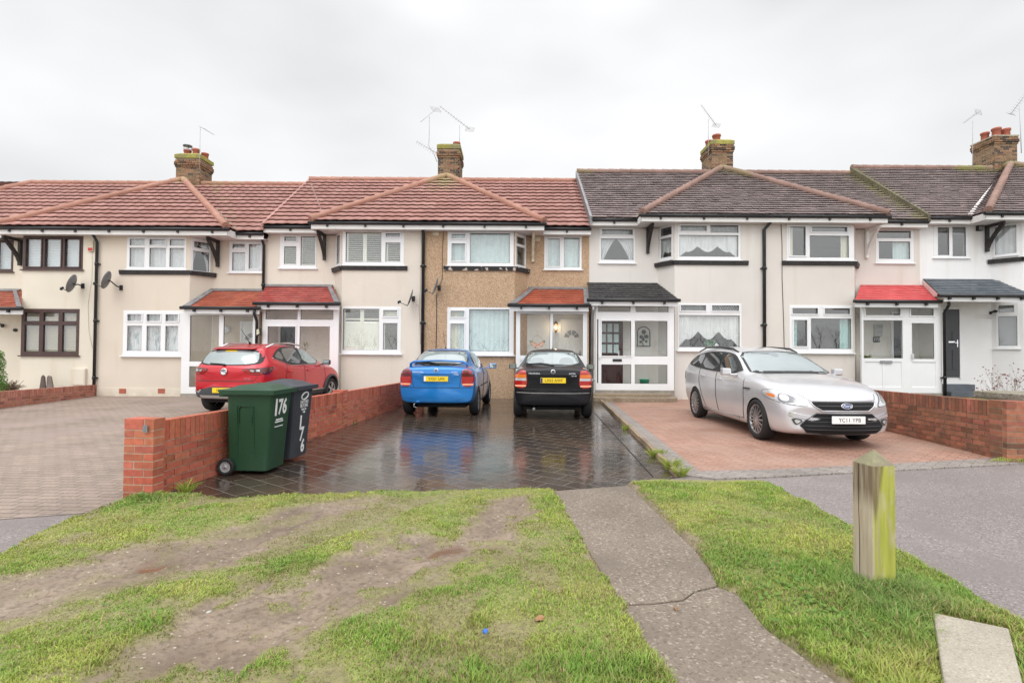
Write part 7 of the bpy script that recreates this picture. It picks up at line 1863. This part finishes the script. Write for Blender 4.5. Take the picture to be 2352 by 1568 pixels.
for a, b in ((0, 1), (1, 2), (2, 3), (3, 0)): mb.face((q[a], q[b], q[4]))
mb.build('lantern_roof', UPVC, root); mb = MB(); mb.box(x - .025, x + .025, YF + .052, YF + .058, p.z + .015, p.z + .08); mb.build('lantern_window', SHADOWGREY, root)
p = atY(1990, 826, YP + .3); root = thing('pot_plant', 'small yellow flowered plant inside the bright red roofed porch', 'plant', tuple(p)); mb = MB(); T = Matrix.Translation((p.x, p.y, p.z - .16)); mb.lathe([(.06, 0), (.08, .14), (.085, .15), (.07, .15)], T, 14); mb.build('pot', DARKPLASTIC, root); sprig(root, 'leaves', (p.x, p.y, p.z - .02), 34, .26, plain('porch_plant', (.20, .22, .06), .6, var=.5, vs=20), 1.1, 6, .10)

# ------------------------------------------------------------------ dishes and aerials
def dish(label, du, dv, mu, mv, y, lu, lv, r=.25):
    c = atY(du, dv, y - .34); m_ = atY(mu, mv, y); l_ = atY(lu, lv, y - .52)
    root = thing('satellite_dish', label, 'satellite dish', (m_.x, y, m_.z), group='satellite dishes')
    nrm = Vector((-.93, -.24, .30)).normalized(); t = Vector((-nrm.y, nrm.x, 0)).normalized(); M = Matrix((t, nrm.cross(t), nrm)).transposed().to_4x4(); M.translation = c
    mb = MB(); mb.lathe([(.001, -.035), (r * .5, -.026), (r * .85, -.004), (r, .012), (r * 1.02, .010), (r * .85, -.012), (r * .5, -.034), (.001, -.043)], M @ Matrix.Diagonal((.92, 1.12, 1, 1)).to_4x4(), 28, close=False); mb.build('reflector', DISHGREY, root)
    mb = MB(); low = M @ Vector((0, -r * 1.02, .0)); mb.tube([low, l_], .012, 6); mb.build('feed_arm', DISHGREY, root)
    mb = MB(); d = (c - l_).normalized(); mb.tube([l_ - d * .03, l_ + d * .06], [.028, .034], 10); mb.bar(l_ + Vector((0, 0, .02)), l_ + Vector((-.01, 0, -.06)), .045); mb.build('receiver', DARKPLASTIC, root)
    mb = MB(); mb.tube([c - nrm * .04, c - nrm * .12, Vector((m_.x, y - .20, m_.z + .03)), Vector((m_.x, y - .03, m_.z))], .018, 8); mb.box(m_.x - .045, m_.x + .045, y - .03, y - .002, m_.z - .08, m_.z + .08); mb.build('wall_mount', DARKPLASTIC, root)
dish('grey satellite dish on the ivory wall at the far left', 165, 651, 191, 657, YF, 141, 662)
dish('grey satellite dish on a long bent arm on the beige wall', 245, 643, 279, 661, YF, 217, 650)
dish('grey satellite dish low on the rough cream wall beside the drainpipe', 942, 684, 950, 686, YF, 916, 693)
dish('grey satellite dish on the brown pebbledash beside the drainpipe', 1000, 657, 1009, 661, YF, 977, 667)
def aerial(label, pts, y, boom, refl=None, els=12, e=.16, extra=None, grid=None):
    P = [atY(u, v, y) for u, v in pts]; root = thing('television_aerial', label, 'aerial', tuple(P[0]), group='television aerials')
    mb = MB(); mb.tube(P, .012, 6); mb.build('mast', ALU, root)
    for k, (a, b, dy) in enumerate([boom] + ([extra] if extra else [])):
        A_, B_ = atY(*a, y), atY(*b, y); A_.y -= dy; B_.y += dy; bm_ = MB(); bm_.tube([A_, B_], .009, 5); d = (B_ - A_).normalized(); s_ = d.cross(Vector((0, 0, 1))).normalized()
        if k or els < 0: s_ = d.cross(s_).normalized()
        n_ = abs(els)
        for i in range(n_):
            q = A_.lerp(B_, (i + .5) / n_); L_ = e * lerp(.65, 1.15, i / n_); bm_.tube([q - s_ * L_, q + s_ * L_], .0045, 4)
        bm_.build('boom', ALU, root)
        if grid and not k:
            g = MB(); c = B_ if grid > 0 else A_; up = d.cross(d.cross(Vector((0, 0, 1)))).normalized(); sx = Vector((1, .3, 0)).normalized()
            for i in range(5): h = (i - 2) * .05; g.tube([c + up * h - sx * .16, c + up * h + sx * .16], .005, 4)
            for xx in (-.16, .16): g.tube([c + sx * xx - up * .1, c + sx * xx + up * .1], .005, 4)
            g.build('reflector_grid', ALU, root)
aerial('thin aerial on the leftmost chimney beside its cowl', [(459, 400), (459, 350), (460, 292)], 19.35, ((494, 312), (458, 289), .12), els=10, e=.13)
aerial('bent mast with two aerials left of the central chimney', [(1004, 372), (996, 352), (985, 336), (986, 300), (986, 268)], 19.4, ((968, 286), (999, 246), .2), els=9, e=.13, extra=((957, 327), (1003, 350), .1), grid=1)
aerial('aerial with a long downward boom on the central chimney', [(1055, 350), (1056, 288)], 19.9, ((1012, 252), (1078, 290), .3), els=12, e=.14, grid=1)
aerial('aerial tilted left over the mossy chimney with one large pot', [(1627, 358), (1627, 273)], 19.35, ((1606, 247), (1650, 283), .2), els=-12, e=.12, grid=1)
aerial('pale aerial pointing left beside the chimney with three pots', [(2234, 392), (2234, 330), (2234, 278)], 19.5, ((2203, 288), (2258, 252), .2), els=8, e=.10, grid=1)
aerial('upright aerial at the far right edge of the terrace', [(2346, 352), (2344, 300), (2341, 248)], 19.5, ((2347, 214), (2339, 254), .3), els=-10, e=.13, grid=1)
# ------------------------------------------------------------------ the grass verge with its muddy tracks
def vnoise(x, y, seed=0):
    xi, yi = np.floor(x).astype(np.int64), np.floor(y).astype(np.int64); xf, yf = x - xi, y - yi
    def h(a, b): 
        q = (a * 374761393 + b * 668265263 + seed * 1442695041) & 0x7fffffff
        q = ((q ^ (q >> 13)) * 1274126177) & 0x7fffffff
        return ((q ^ (q >> 16)) & 0xffff) / 65535.0
    u, v = xf * xf * (3 - 2 * xf), yf * yf * (3 - 2 * yf)
    return (h(xi, yi) * (1 - u) + h(xi + 1, yi) * u) * (1 - v) + (h(xi, yi + 1) * (1 - u) + h(xi + 1, yi + 1) * u) * v
def fbm(x, y, f, o=4, seed=0):
    s = 0; a = 1; t = 0
    for k in range(o): s = s + a * vnoise(x * f, y * f, seed + k * 17); t += a; a *= .5; f *= 2.03
    return s / t
def inpoly(x, y, P):
    c = np.zeros(x.shape, bool); n = len(P)
    for i in range(n):
        x1, y1 = P[i]; x2, y2 = P[(i + 1) % n]
        if y1 == y2: continue
        m = (y1 > y) != (y2 > y); c ^= m & (x < (x2 - x1) * (y - y1) / (y2 - y1) + x1)
    return c
def dist(x, y, P):
    d = np.full(x.shape, 1e9); n = len(P)
    for i in range(n):
        ax, ay = P[i]; bx, by = P[(i + 1) % n]; dx, dy = bx - ax, by - ay; L = dx * dx + dy * dy + 1e-12
        t = np.clip(((x - ax) * dx + (y - ay) * dy) / L, 0, 1); d = np.minimum(d, np.hypot(x - ax - t * dx, y - ay - t * dy))
    return d
def sdf(x, y, P): d = dist(x, y, P); return np.where(inpoly(x, y, P), d, -d)
g2 = lambda L: [gp(u, v) for (u, v) in L]
VL = g2([(0, 1285), (80, 1235), (150, 1205), (215, 1178), (300, 1150), (440, 1141), (520, 1151), (700, 1143), (860, 1136), (1170, 1130), (1272, 1127), (1336, 1238), (1389, 1326), (1432, 1388), (1467, 1466), (1529, 1562)]) + [(eL.x, eL.y), (-9, .6), (-9, 2.2), (-5.5, 2.9)]
VR = g2([(1441, 1112), (1480, 1104), (1540, 1093), (1600, 1090), (1700, 1092), (1760, 1112), (1860, 1162), (1960, 1218), (2110, 1300), (2230, 1368), (2352, 1444)]) + [(2.9, 1.9), (3.0, .6), (eR.x, eR.y)] + g2([(1922, 1566), (1760, 1444), (1695, 1365), (1647, 1343), (1594, 1260), (1530, 1200), (1480, 1150)])
VF = g2([(2230, 1068), (2290, 1060), (2345, 1034), (2420, 1036), (2420, 1072), (2352, 1066)])
VG = [(ex(12.0) + .2, 12.0), (9.3, 11.6), (13.6, 12.5), (13.6, 15.2), (12.2, 15.2)]
M1 = g2([(-200, 1380), (0, 1352), (100, 1332), (180, 1312), (330, 1268), (450, 1244), (560, 1214), (650, 1184), (760, 1158), (850, 1149), (905, 1152), (860, 1168), (760, 1197), (700, 1226), (650, 1258), (560, 1286), (470, 1316), (380, 1340), (260, 1350), (200, 1362), (120, 1395), (60, 1425), (0, 1440), (-200, 1480)])
M2 = g2([(60, 1620), (130, 1575), (230, 1524), (330, 1484), (380, 1444), (440, 1398), (530, 1384), (620, 1352), (700, 1338), (790, 1290), (850, 1262), (900, 1232), (960, 1222), (1030, 1238), (1060, 1212), (1120, 1165), (1180, 1146), (1232, 1150), (1222, 1195), (1190, 1240), (1110, 1288), (1010, 1312), (940, 1350), (900, 1376), (840, 1402), (760, 1428), (700, 1472), (690, 1502), (600, 1545), (540, 1620)])
THIN = g2([(560, 1215), (650, 1180), (860, 1145), (1000, 1160), (830, 1230), (600, 1310), (420, 1345), (0, 1440), (-100, 1400), (300, 1280)])
PUD = [g2([(285, 1325), (310, 1300), (350, 1285), (375, 1290), (350, 1310), (400, 1306), (360, 1322), (310, 1325)]), g2([(955, 1298), (990, 1275), (1040, 1258), (1100, 1255), (1060, 1275), (1000, 1292)])]

def cover(x, y):
    """grass cover 0..1, wetness, inside the verge"""
    n = fbm(x, y, 2.2, 5, 3); n2 = fbm(x, y, 9.0, 4, 9)
    mud = np.maximum(sdf(x, y, M1), sdf(x, y, M2)) + (n - .5) * .46 + (n2 - .5) * .30 - .015
    g = 1 - np.clip(mud / .15 + .52, 0, 1)
    pt = np.clip((fbm(x, y, 3.1, 5, 21) - .60) / .10, 0, 1) * .40       # worn patches on the left part
    g = np.maximum(g, np.where(mud > 0, np.clip((fbm(x, y, 5, 4, 31) - .57) / .06, 0, 1) * .6, 0))
    g = g * (1 - pt * np.where(x < .3, 1, .25))
    g = g * np.where(sdf(x, y, THIN) > 0, .62, 1)
    w = np.zeros_like(x)
    for P in PUD: w = np.maximum(w, np.clip((sdf(x, y, P) + (n2 - .5) * .16) / .05, 0, 1))
    inside = np.maximum(np.maximum(sdf(x, y, VL), sdf(x, y, VR)), np.maximum(sdf(x, y, VF), sdf(x, y, VG)))
    g = g * np.clip((inside + (n2 - .5) * .16 + (n - .5) * .17 + .022) / .05, .15, 1)     # trodden, ragged edge
    return g * (1 - w), w, inside, np.clip(mud, -1, 1)
def soil_z(x, y, g, w, mud):
    rut = .006 * np.sin((x * .80 - y * .60) * 34 + 3 * fbm(x, y, 1.5, 3, 55)) * np.clip(mud * 8, 0, 1)
    return .030 + .014 * g + .016 * (fbm(x, y, 3.5, 4, 41) - .5) + .010 * (fbm(x, y, 16, 3, 43) - .5) * (1 - w) + rut * (1 - w) - .012 * np.clip(mud * 6, 0, 1)

def verge_sheet():
    st = .03; xs = np.arange(-9, 4.2, st); ys = np.arange(.6, 5.7, st); X, Y = np.meshgrid(xs, ys)
    g, w, ins, mud = cover(X, Y); Z = soil_z(X, Y, g, w, mud)
    ed = np.clip((ins + .02) / .05, 0, 1); Z = Z * ed - .010 * (1 - ed)
    keep = ins > -.045; k = keep[:-1, :-1] & keep[1:, :-1] & keep[:-1, 1:] & keep[1:, 1:]
    nx = len(xs); idx = np.arange(X.size).reshape(X.shape)
    F = np.stack([idx[:-1, :-1][k], idx[:-1, 1:][k], idx[1:, 1:][k], idx[1:, :-1][k]], 1)
    used = np.unique(F); mp = np.full(X.size, -1); mp[used] = np.arange(len(used)); F = mp[F]
    me = bpy.data.meshes.new('verge'); V = np.stack([X.ravel()[used], Y.ravel()[used], Z.ravel()[used]], 1)
    me.from_pydata(V.tolist(), [], F.tolist()); me.polygons.foreach_set('use_smooth', np.ones(len(F), bool))
    for nm, a in (('cover', g), ('wet', w)): q = me.attributes.new(nm, 'FLOAT', 'POINT'); q.data.foreach_set('value', a.ravel()[used].astype(np.float32))
    m, n, l, b = nodes('muddy_soil'); v = coords(n, l)
    vo = n.new('ShaderNodeTexVoronoi'); vo.inputs['Scale'].default_value = 45; l.new(v, vo.inputs['Vector']); sc = n.new('ShaderNodeSeparateColor'); l.new(vo.outputs['Color'], sc.inputs[0])
    grit = n.new('ShaderNodeMath'); grit.operation = 'GREATER_THAN'; grit.inputs[1].default_value = .93; l.new(sc.outputs[0], grit.inputs[0])
    gd = n.new('ShaderNodeMath'); gd.operation = 'LESS_THAN'; gd.inputs[1].default_value = .32; l.new(vo.outputs['Distance'], gd.inputs[0]); gk = n.new('ShaderNodeMath'); gk.operation = 'MULTIPLY'; l.new(grit.outputs[0], gk.inputs[0]); l.new(gd.outputs[0], gk.inputs[1])
    base = mix(n, l, noise_fac(n, l, v, 2.4, 6, .3, .7), (0.155, 0.112, 0.077), (0.31, 0.238, 0.175))
    base = mix(n, l, noise_fac(n, l, v, 30, 5, .45, .75), base, (0.12, 0.088, 0.062))
    base = mix(n, l, gk.outputs[0], base, (0.42, 0.36, 0.29))
    ac = n.new('ShaderNodeAttribute'); ac.attribute_name = 'cover'; aw = n.new('ShaderNodeAttribute'); aw.attribute_name = 'wet'
    und = mix(n, l, noise_fac(n, l, v, 22, 5), (0.17, 0.155, 0.06), (0.29, 0.285, 0.10))
    col = mix(n, l, ac.outputs['Fac'], base, und); col = mix(n, l, aw.outputs['Fac'], col, (0.16, 0.095, 0.060)); l.new(col, b.inputs['Base Color'])
    rr = n.new('ShaderNodeMapRange'); rr.inputs['To Min'].default_value = 1.0; rr.inputs['To Max'].default_value = .12; l.new(aw.outputs['Fac'], rr.inputs['Value']); dm = n.new('ShaderNodeMapRange'); dm.inputs['To Min'].default_value = .30; dm.inputs['To Max'].default_value = .72; l.new(noise_fac(n, l, v, 3.3, 5, .35, .65), dm.inputs['Value']); rm_ = n.new('ShaderNodeMath'); rm_.operation = 'MULTIPLY'; l.new(rr.outputs[0], rm_.inputs[0]); l.new(dm.outputs[0], rm_.inputs[1]); l.new(rm_.outputs[0], b.inputs['Roughness'])
    t = n.new('ShaderNodeTexNoise'); t.inputs['Scale'].default_value = 60; t.inputs['Detail'].default_value = 5; l.new(v, t.inputs['Vector'])
    k = bump(n, l, b, t.outputs['Fac'], .55, .012); iv = n.new('ShaderNodeMath'); iv.operation = 'SUBTRACT'; iv.inputs[0].default_value = .6; l.new(aw.outputs['Fac'], iv.inputs[1]); l.new(iv.outputs[0], k.inputs['Strength'])
    me.materials.append(m); o = bpy.data.objects.new('verge', me); COL.objects.link(o); struct(o)
verge_sheet()

def blades(name, boxes, m, seed=1):
    rg = np.random.default_rng(seed); P = []
    for (x0, x1, y0, y1, dens, near) in boxes:
        n = int((x1 - x0) * (y1 - y0) * dens); x = rg.uniform(x0, x1, n); y = rg.uniform(y0, y1, n)
        vis = (np.abs(x) < y * 1.04 + .35)
        x, y = x[vis], y[vis]; P.append(np.stack([x, y, np.full(len(x), near)], 1))
    P = np.concatenate(P); x, y = P[:, 0], P[:, 1]
    g, w, ins, mud = cover(x, y)
    edge = np.clip((ins + .045) / .05, 0, 1)
    keep = (rg.random(len(x)) < (g ** 1.2) * edge)
    # nothing grows under the slab, the post or the brick walls
    keep &= ~inpoly(x, y, [(p[0], p[1]) for p in (gp(2143, 1405, .05), gp(2317, 1441, .05), gp(2356, 1590, .05), gp(2172, 1592, .05))]) & (np.hypot(x - 2.232, y - 3.17) > .085) & ~((x < wl(5.0) + .01) & (x > wl(5) - .37) & (y > 4.98))
    x, y, g, w, mud, ins = x[keep], y[keep], g[keep], w[keep], mud[keep], ins[keep]; N = len(x); z = soil_z(x, y, g, w, mud) - .006
    z = np.where((x > ex(11)) & (y > 9), .16, z); z = z * np.clip((ins + .03) / .05, .1, 1)
    lush = fbm(x, y, 1.3, 4, 71); tuft = fbm(x, y, 6, 3, 77)
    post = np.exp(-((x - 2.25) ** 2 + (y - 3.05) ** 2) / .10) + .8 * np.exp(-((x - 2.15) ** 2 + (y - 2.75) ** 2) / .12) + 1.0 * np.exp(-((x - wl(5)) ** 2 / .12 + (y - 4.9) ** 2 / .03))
    ht = (.008 + .020 * lush + .022 * np.clip(tuft - .45, 0, 1) * 2) * rg.uniform(.55, 1.35, N) * (.40 + .60 * g) * np.where(x > .4, 1.05, .85) * (1 + .75 * np.clip((2.95 - y) / .5, 0, 1) * np.clip((x + .75) / .4, 0, 1) * np.clip(fbm(x, y, 2.4, 3, 19) * 2.2 - .4, 0, 1)) + .045 * post * rg.uniform(.4, 1.2, N)
    wd = rg.uniform(.0016, .0034, N) * (1 + .35 * (y > 3.6))
    a = rg.uniform(0, 2 * np.pi, N); lean = rg.uniform(.2, 1.15, N) * ht; lx, ly = np.cos(a) * lean, np.sin(a) * lean
    b = a + np.pi / 2 + rg.uniform(-.6, .6, N); sx, sy = np.cos(b) * wd, np.sin(b) * wd
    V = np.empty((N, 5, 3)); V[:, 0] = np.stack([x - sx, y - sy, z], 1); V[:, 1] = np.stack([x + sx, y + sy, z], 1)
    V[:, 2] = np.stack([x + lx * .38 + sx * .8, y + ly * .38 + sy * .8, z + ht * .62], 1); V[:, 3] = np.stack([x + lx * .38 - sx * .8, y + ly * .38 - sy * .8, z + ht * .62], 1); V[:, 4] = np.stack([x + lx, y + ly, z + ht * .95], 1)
    # colour of each blade: fresh green, yellow green, straw
    t = np.clip(.5 * rg.random(N) + 1.7 * (fbm(x, y, 2.6, 5, 91) - .37), 0, 1)[:, None]
    c = np.array([.22, .39, .065]) * (1 - t) + np.array([.50, .54, .13]) * t
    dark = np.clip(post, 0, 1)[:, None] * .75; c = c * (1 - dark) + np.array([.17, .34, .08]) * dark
    straw = rg.random(N) < (.10 + .20 * (1 - g) + .16 * (fbm(x, y, 4, 3, 95) > .62)); c[straw] = np.array([.55, .43, .22]) * rg.uniform(.6, 1.1, (straw.sum(), 1))
    dull = np.clip((1 - g) * 1.1 + 1.1 * (fbm(x, y, 3.3, 4, 63) - .50) * np.where(x < .3, 1, .75), 0, .85)[:, None]; c = c * (1 - dull) + np.array([.25, .215, .09]) * dull; c *= rg.uniform(.8, 1.2, (N, 1))
    me = bpy.data.meshes.new(name); me.vertices.add(N * 5); me.vertices.foreach_set('co', V.ravel())
    o5 = (np.arange(N) * 5)[:, None]; L = np.concatenate([o5 + np.array([0, 1, 2, 3]), o5 + np.array([3, 2, 4])], 1).ravel()
    me.loops.add(N * 7); me.loops.foreach_set('vertex_index', L.astype(np.int32)); me.polygons.add(N * 2)
    stt = np.empty((N, 2), np.int32); stt[:, 0] = np.arange(N) * 7; stt[:, 1] = stt[:, 0] + 4; me.polygons.foreach_set('loop_start', stt.ravel())
    me.update(calc_edges=True); me.validate()
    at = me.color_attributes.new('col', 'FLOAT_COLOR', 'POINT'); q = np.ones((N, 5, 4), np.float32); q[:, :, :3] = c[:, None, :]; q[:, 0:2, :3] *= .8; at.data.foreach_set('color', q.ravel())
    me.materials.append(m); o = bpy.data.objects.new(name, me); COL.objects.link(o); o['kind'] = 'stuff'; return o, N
def leaf_mat(name, trans=.3, attr='col'):
    m, n, l, b = nodes(name); at = n.new('ShaderNodeAttribute'); at.attribute_name = attr; l.new(at.outputs['Color'], b.inputs['Base Color']); b.inputs['Roughness'].default_value = .5; b.inputs['Specular IOR Level'].default_value = .35
    tl_ = n.new('ShaderNodeBsdfTranslucent'); l.new(at.outputs['Color'], tl_.inputs[0]); ms = n.new('ShaderNodeMixShader'); ms.inputs[0].default_value = trans; l.new(b.outputs[0], ms.inputs[1]); l.new(tl_.outputs[0], ms.inputs[2]); l.new(ms.outputs[0], n['Material Output'].inputs[0]); return m
BLADE = leaf_mat('grass_blade')
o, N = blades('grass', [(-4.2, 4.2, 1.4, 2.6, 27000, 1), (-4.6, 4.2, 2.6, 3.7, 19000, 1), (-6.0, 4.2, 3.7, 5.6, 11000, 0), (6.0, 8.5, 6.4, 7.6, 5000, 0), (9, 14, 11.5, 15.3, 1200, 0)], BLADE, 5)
tag(o, 'short patchy green grass of the verge round the muddy tracks', 'grass')

# broad-leaved weeds scattered through the grass: nobody could count them
def weeds():
    rg = np.random.default_rng(3); mb = MB()
    for k in range(2400):
        if k % 3: x, y = rg.normal(2.0, .35), rg.normal(2.75, .35)
        else: y = rg.uniform(1.9, 5.1); x = rg.uniform(-1, 1) * y
        g, w, ins, mud = (float(q[0]) for q in cover(np.array([x]), np.array([y])))
        if ins < .02 or g < .5 or (k % 3 == 0 and vnoise(np.array([x * 1.7]), np.array([y * 1.7]), 5)[0] < .6): continue
        if inpoly(np.array([x]), np.array([y]), [(p[0], p[1]) for p in (gp(2130, 1395, .05), gp(2325, 1435, .05), gp(2366, 1590, .05), gp(2160, 1592, .05))])[0] or math.hypot(x - 2.232, y - 3.17) < .12: continue
        z = .035 + rg.random() * .03; t = rg.random(); mb.col = (.11 + .10 * t, .24 + .10 * t, .045 + .015 * t)
        for j in range(3):
            a = rg.uniform(0, 6.28); r = rg.uniform(.010, .022); d = Vector((math.cos(a), math.sin(a), rg.uniform(-.1, .5))) * r; s_ = Vector((-math.sin(a), math.cos(a), rg.uniform(-.3, .3))) * r * .5; c = Vector((x, y, z)); mb.quad(c, c + d * .7 + s_, c + d * 1.5, c + d * .7 - s_)
    o = mb.build('clover_leaves', BLADE, uv=False); o['kind'] = 'stuff'; tag(o, 'low clover and small weeds among the grass blades', 'weeds')
weeds()

def litter():
    rg = np.random.default_rng(8); mb = MB()
    for k in range(420):
        y = rg.uniform(1.9, 5.0); x = rg.uniform(-1, .95) * y
        g, w, ins, mud = (float(q[0]) for q in cover(np.array([x]), np.array([y])))
        if ins < .0: continue
        z = .036 + (.02 * rg.random() if g > .5 else 0); t = rg.random(); mb.col = tuple(np.array([.16, .10, .06]) * (1 - t) + np.array([.42, .31, .19]) * t)
        a = rg.uniform(0, 6.28); r = rg.uniform(.006, .016); d = Vector((math.cos(a), math.sin(a), rg.uniform(-.2, .3))) * r; s_ = Vector((-math.sin(a), math.cos(a), rg.uniform(-.3, .3))) * r * rg.uniform(.12, .5); c = Vector((x, y, z)); mb.quad(c - d, c + s_, c + d, c - s_)
    o = mb.build('leaf_litter', BLADE, uv=False); o['kind'] = 'stuff'; tag(o, 'crumbs of dead leaf and twig scattered over turf and mud', 'litter')
litter()

# single weed tufts along the kerb and the wall foot
def tuft(u, v, h, n, label, seed, z=0.01, spread=1.0, c0=(.18, .30, .04), c1=(.42, .45, .08), dx=0.0):
    rr = random.Random(seed); mb = MB(); p = G(u, v, z); p.x += dx
    for k in range(n):
        a = rr.random() * 6.283; r = rr.random() * .06 * spread; b = p + Vector((math.cos(a) * r, math.sin(a) * r, 0)); L_ = h * rr.uniform(.5, 1.1); d = Vector((math.cos(a) * .6 * spread + rr.uniform(-.3, .3), math.sin(a) * .6 + rr.uniform(-.3, .3), 1)).normalized() * L_; s_ = d.cross(Vector((rr.uniform(-1, 1), rr.uniform(-1, 1), .1))).normalized() * .004
        t = rr.random(); mb.col = tuple(lerp(x, y, t) for x, y in zip(c0, c1)); m1 = b + d * .6; e = b + d + Vector((d.x * .4, d.y * .4, -.2 * L_ * rr.random())); i = [mb.vert(q) for q in (b - s_, b + s_, m1 + s_, m1 - s_, e)]; mb.face(i[:4]); mb.face((i[3], i[2], i[4]))
    tag(mb.build('weed_tuft', BLADE, uv=False), label, 'weed', 'weeds in the joints of the drives')
tuft(1438, 986, .13, 60, 'small weed tuft highest up the stone edging', 1); tuft(1503, 1048, .15, 90, 'weed tuft midway down the stone edging', 2); tuft(1522, 1042, .10, 30, 'tiny weed in the grey border beside the edging', 3, .04)
tuft(1541, 1078, .20, 130, 'bushy grass tuft near the bottom of the stone edging', 4); tuft(1562, 1092, .16, 110, 'yellowish grass tuft at the foot of the stone edging', 5)
tuft(774, 982, .16, 110, 'bright weed tuft at the foot of the long red wall', 6, dx=.0); tuft(812, 972, .08, 40, 'low weed farther along the foot of the long red wall', 7)
tuft(428, 1130, .16, 60, 'weed by the end of the brick wall beside the bins', 8); tuft(345, 1149, .12, 120, 'dark leafy weeds in front of the brick end pier', 9, spread=1.8)
def clump_shrub(name, label, cat, root_loc, clusters, leaf_n, leaf_s, c0, c1, seed, stems=True, stem_h=.5):
    rr = random.Random(seed); root = thing(name, label, cat, root_loc); mb = MB()
    for (cx, cy, cz, r) in clusters:
        for k in range(leaf_n):
            d = Vector((rr.gauss(0, 1), rr.gauss(0, 1), rr.gauss(0, 1))).normalized() * r * (rr.random() ** .4); c = Vector((cx, cy, cz)) + d; a = Vector((rr.gauss(0, 1), rr.gauss(0, 1), rr.gauss(0, .8))).normalized() * leaf_s * rr.uniform(.6, 1.2); s_ = a.cross(Vector((rr.gauss(0, 1), rr.gauss(0, 1), rr.gauss(0, 1)))).normalized() * leaf_s * .35; t = rr.random(); mb.col = tuple(lerp(x, y, t) for x, y in zip(c0, c1)); mb.quad(c - a, c + s_, c + a, c - s_)
    mb.build('foliage', BLADE, root, uv=False)
    if stems:
        sm = MB(); b = Vector(root_loc)
        for (cx, cy, cz, r) in clusters: sm.tube([b, b.lerp(Vector((cx, cy, cz)), .5) + Vector((rr.uniform(-.05, .05), 0, .03)), (cx, cy, cz)], [.02, .012, .004], 5)
        sm.build('stems', plain('shrub_stem', (.13, .09, .06), .8), root)
p = atY(-6, 880, 14.2)
clump_shrub('conifer_shrub', 'bright green conifer shrub cut off by the left edge', 'shrub', (p.x, 14.2, 0), [(p.x + .0, 14.2, .35 + .18 * k, .24 - .018 * k) for k in range(6)] + [(p.x + .10, 14.15, .4, .2), (p.x - .1, 14.1, .7, .2)], 260, .035, (.08, .19, .035), (.20, .36, .08), 2)
p = atY(20, 884, 14.6)
rr = random.Random(12); root = thing('dry_plant', 'low dry brown plant behind the pinkish brick wall', 'plant', (p.x, 14.6, 0)); mb = MB()
for k in range(140):
    a = rr.uniform(-1.3, 1.3); b = Vector((p.x + rr.uniform(-.15, .15), 14.6 + rr.uniform(-.1, .1), .25)); e = b + Vector((math.sin(a) * .45, rr.uniform(-.15, .15), math.cos(a) * .30)) * rr.uniform(.5, 1); mb.tube([b, b.lerp(e, .6) + Vector((0, 0, .04)), e], .006, 3, caps=False)
mb.build('twigs', plain('dry_twig', (.24, .17, .11), .9, var=.3, vs=20), root)
# red-leaved bare shrub in the front garden of the white house
bx = atY(2302, 900, 9.6); rr = random.Random(31); root = thing('twiggy_shrub', 'nearly bare shrub with dark red leaves in front of the white house', 'shrub', (bx.x, 9.6, .1)); mb = MB(); lf = MB()
def twig(p, d, L_, r, lev):
    q = p + d * L_; mb.tube([p, p.lerp(q, .5) + Vector((rr.uniform(-1, 1), rr.uniform(-1, 1), 0)) * L_ * .06, q], [r, r * .8, r * .55], 4, caps=False)
    if lev < 3:
        for k in range(3 if lev else 9):
            e = (d + Vector((rr.uniform(-.8, .8), rr.uniform(-.7, .7), rr.uniform(-.15, .5)))).normalized(); twig(q if lev else p + Vector((rr.uniform(-.05, .05), 0, 0)), e, L_ * rr.uniform(.55, .85), r * .6, lev + 1)
    else:
        for k in range(2):
            c = q + Vector((rr.gauss(0, .03), rr.gauss(0, .03), rr.gauss(0, .03))); a = Vector((rr.gauss(0, 1), rr.gauss(0, 1), rr.gauss(0, 1))).normalized() * .020; s_ = a.cross(Vector((.3, 1, .2))).normalized() * .010; lf.quad(c - a, c + s_, c + a, c - s_)
twig(Vector((bx.x, 9.6, .1)), Vector((0, 0, 1)), .62, .011, 0)
mb.build('branches', plain('grey_branch', (.20, .15, .12), .9), root, uv=False); lf.build('leaves', plain('maroon_leaf', (.17, .025, .025), .6, var=.4, vs=20), root, uv=False)

# bare trees and scrub across the road behind the viewer, seen only as reflections in the panes
def wood():
    rr = random.Random(77); mb = MB()
    def br(p, d, L_, r, lev):
        q = p + d * L_; mb.tube([p, q], [r, r * .6], 3, caps=False, smooth=False)
        if lev < 4:
            for k in range(3): br(p.lerp(q, rr.uniform(.55, 1)), (d + Vector((rr.uniform(-.8, .8), rr.uniform(-.8, .8), rr.uniform(-.1, .6)))).normalized(), L_ * rr.uniform(.55, .8), r * .55, lev + 1)
    x = -38
    while x < 40:
        h = rr.uniform(.7, 1.25); br(Vector((x, -16 - rr.random() * 6, 0)), Vector((0, 0, 1)), 1.5 * h, .045, 0); x += rr.uniform(.5, 1.3)
    o = mb.build('woodland', plain('bare_branch', (.055, .045, .035), .9), uv=False); o['kind'] = 'stuff'; tag(o, 'bare winter trees across the road', 'woodland')
wood()
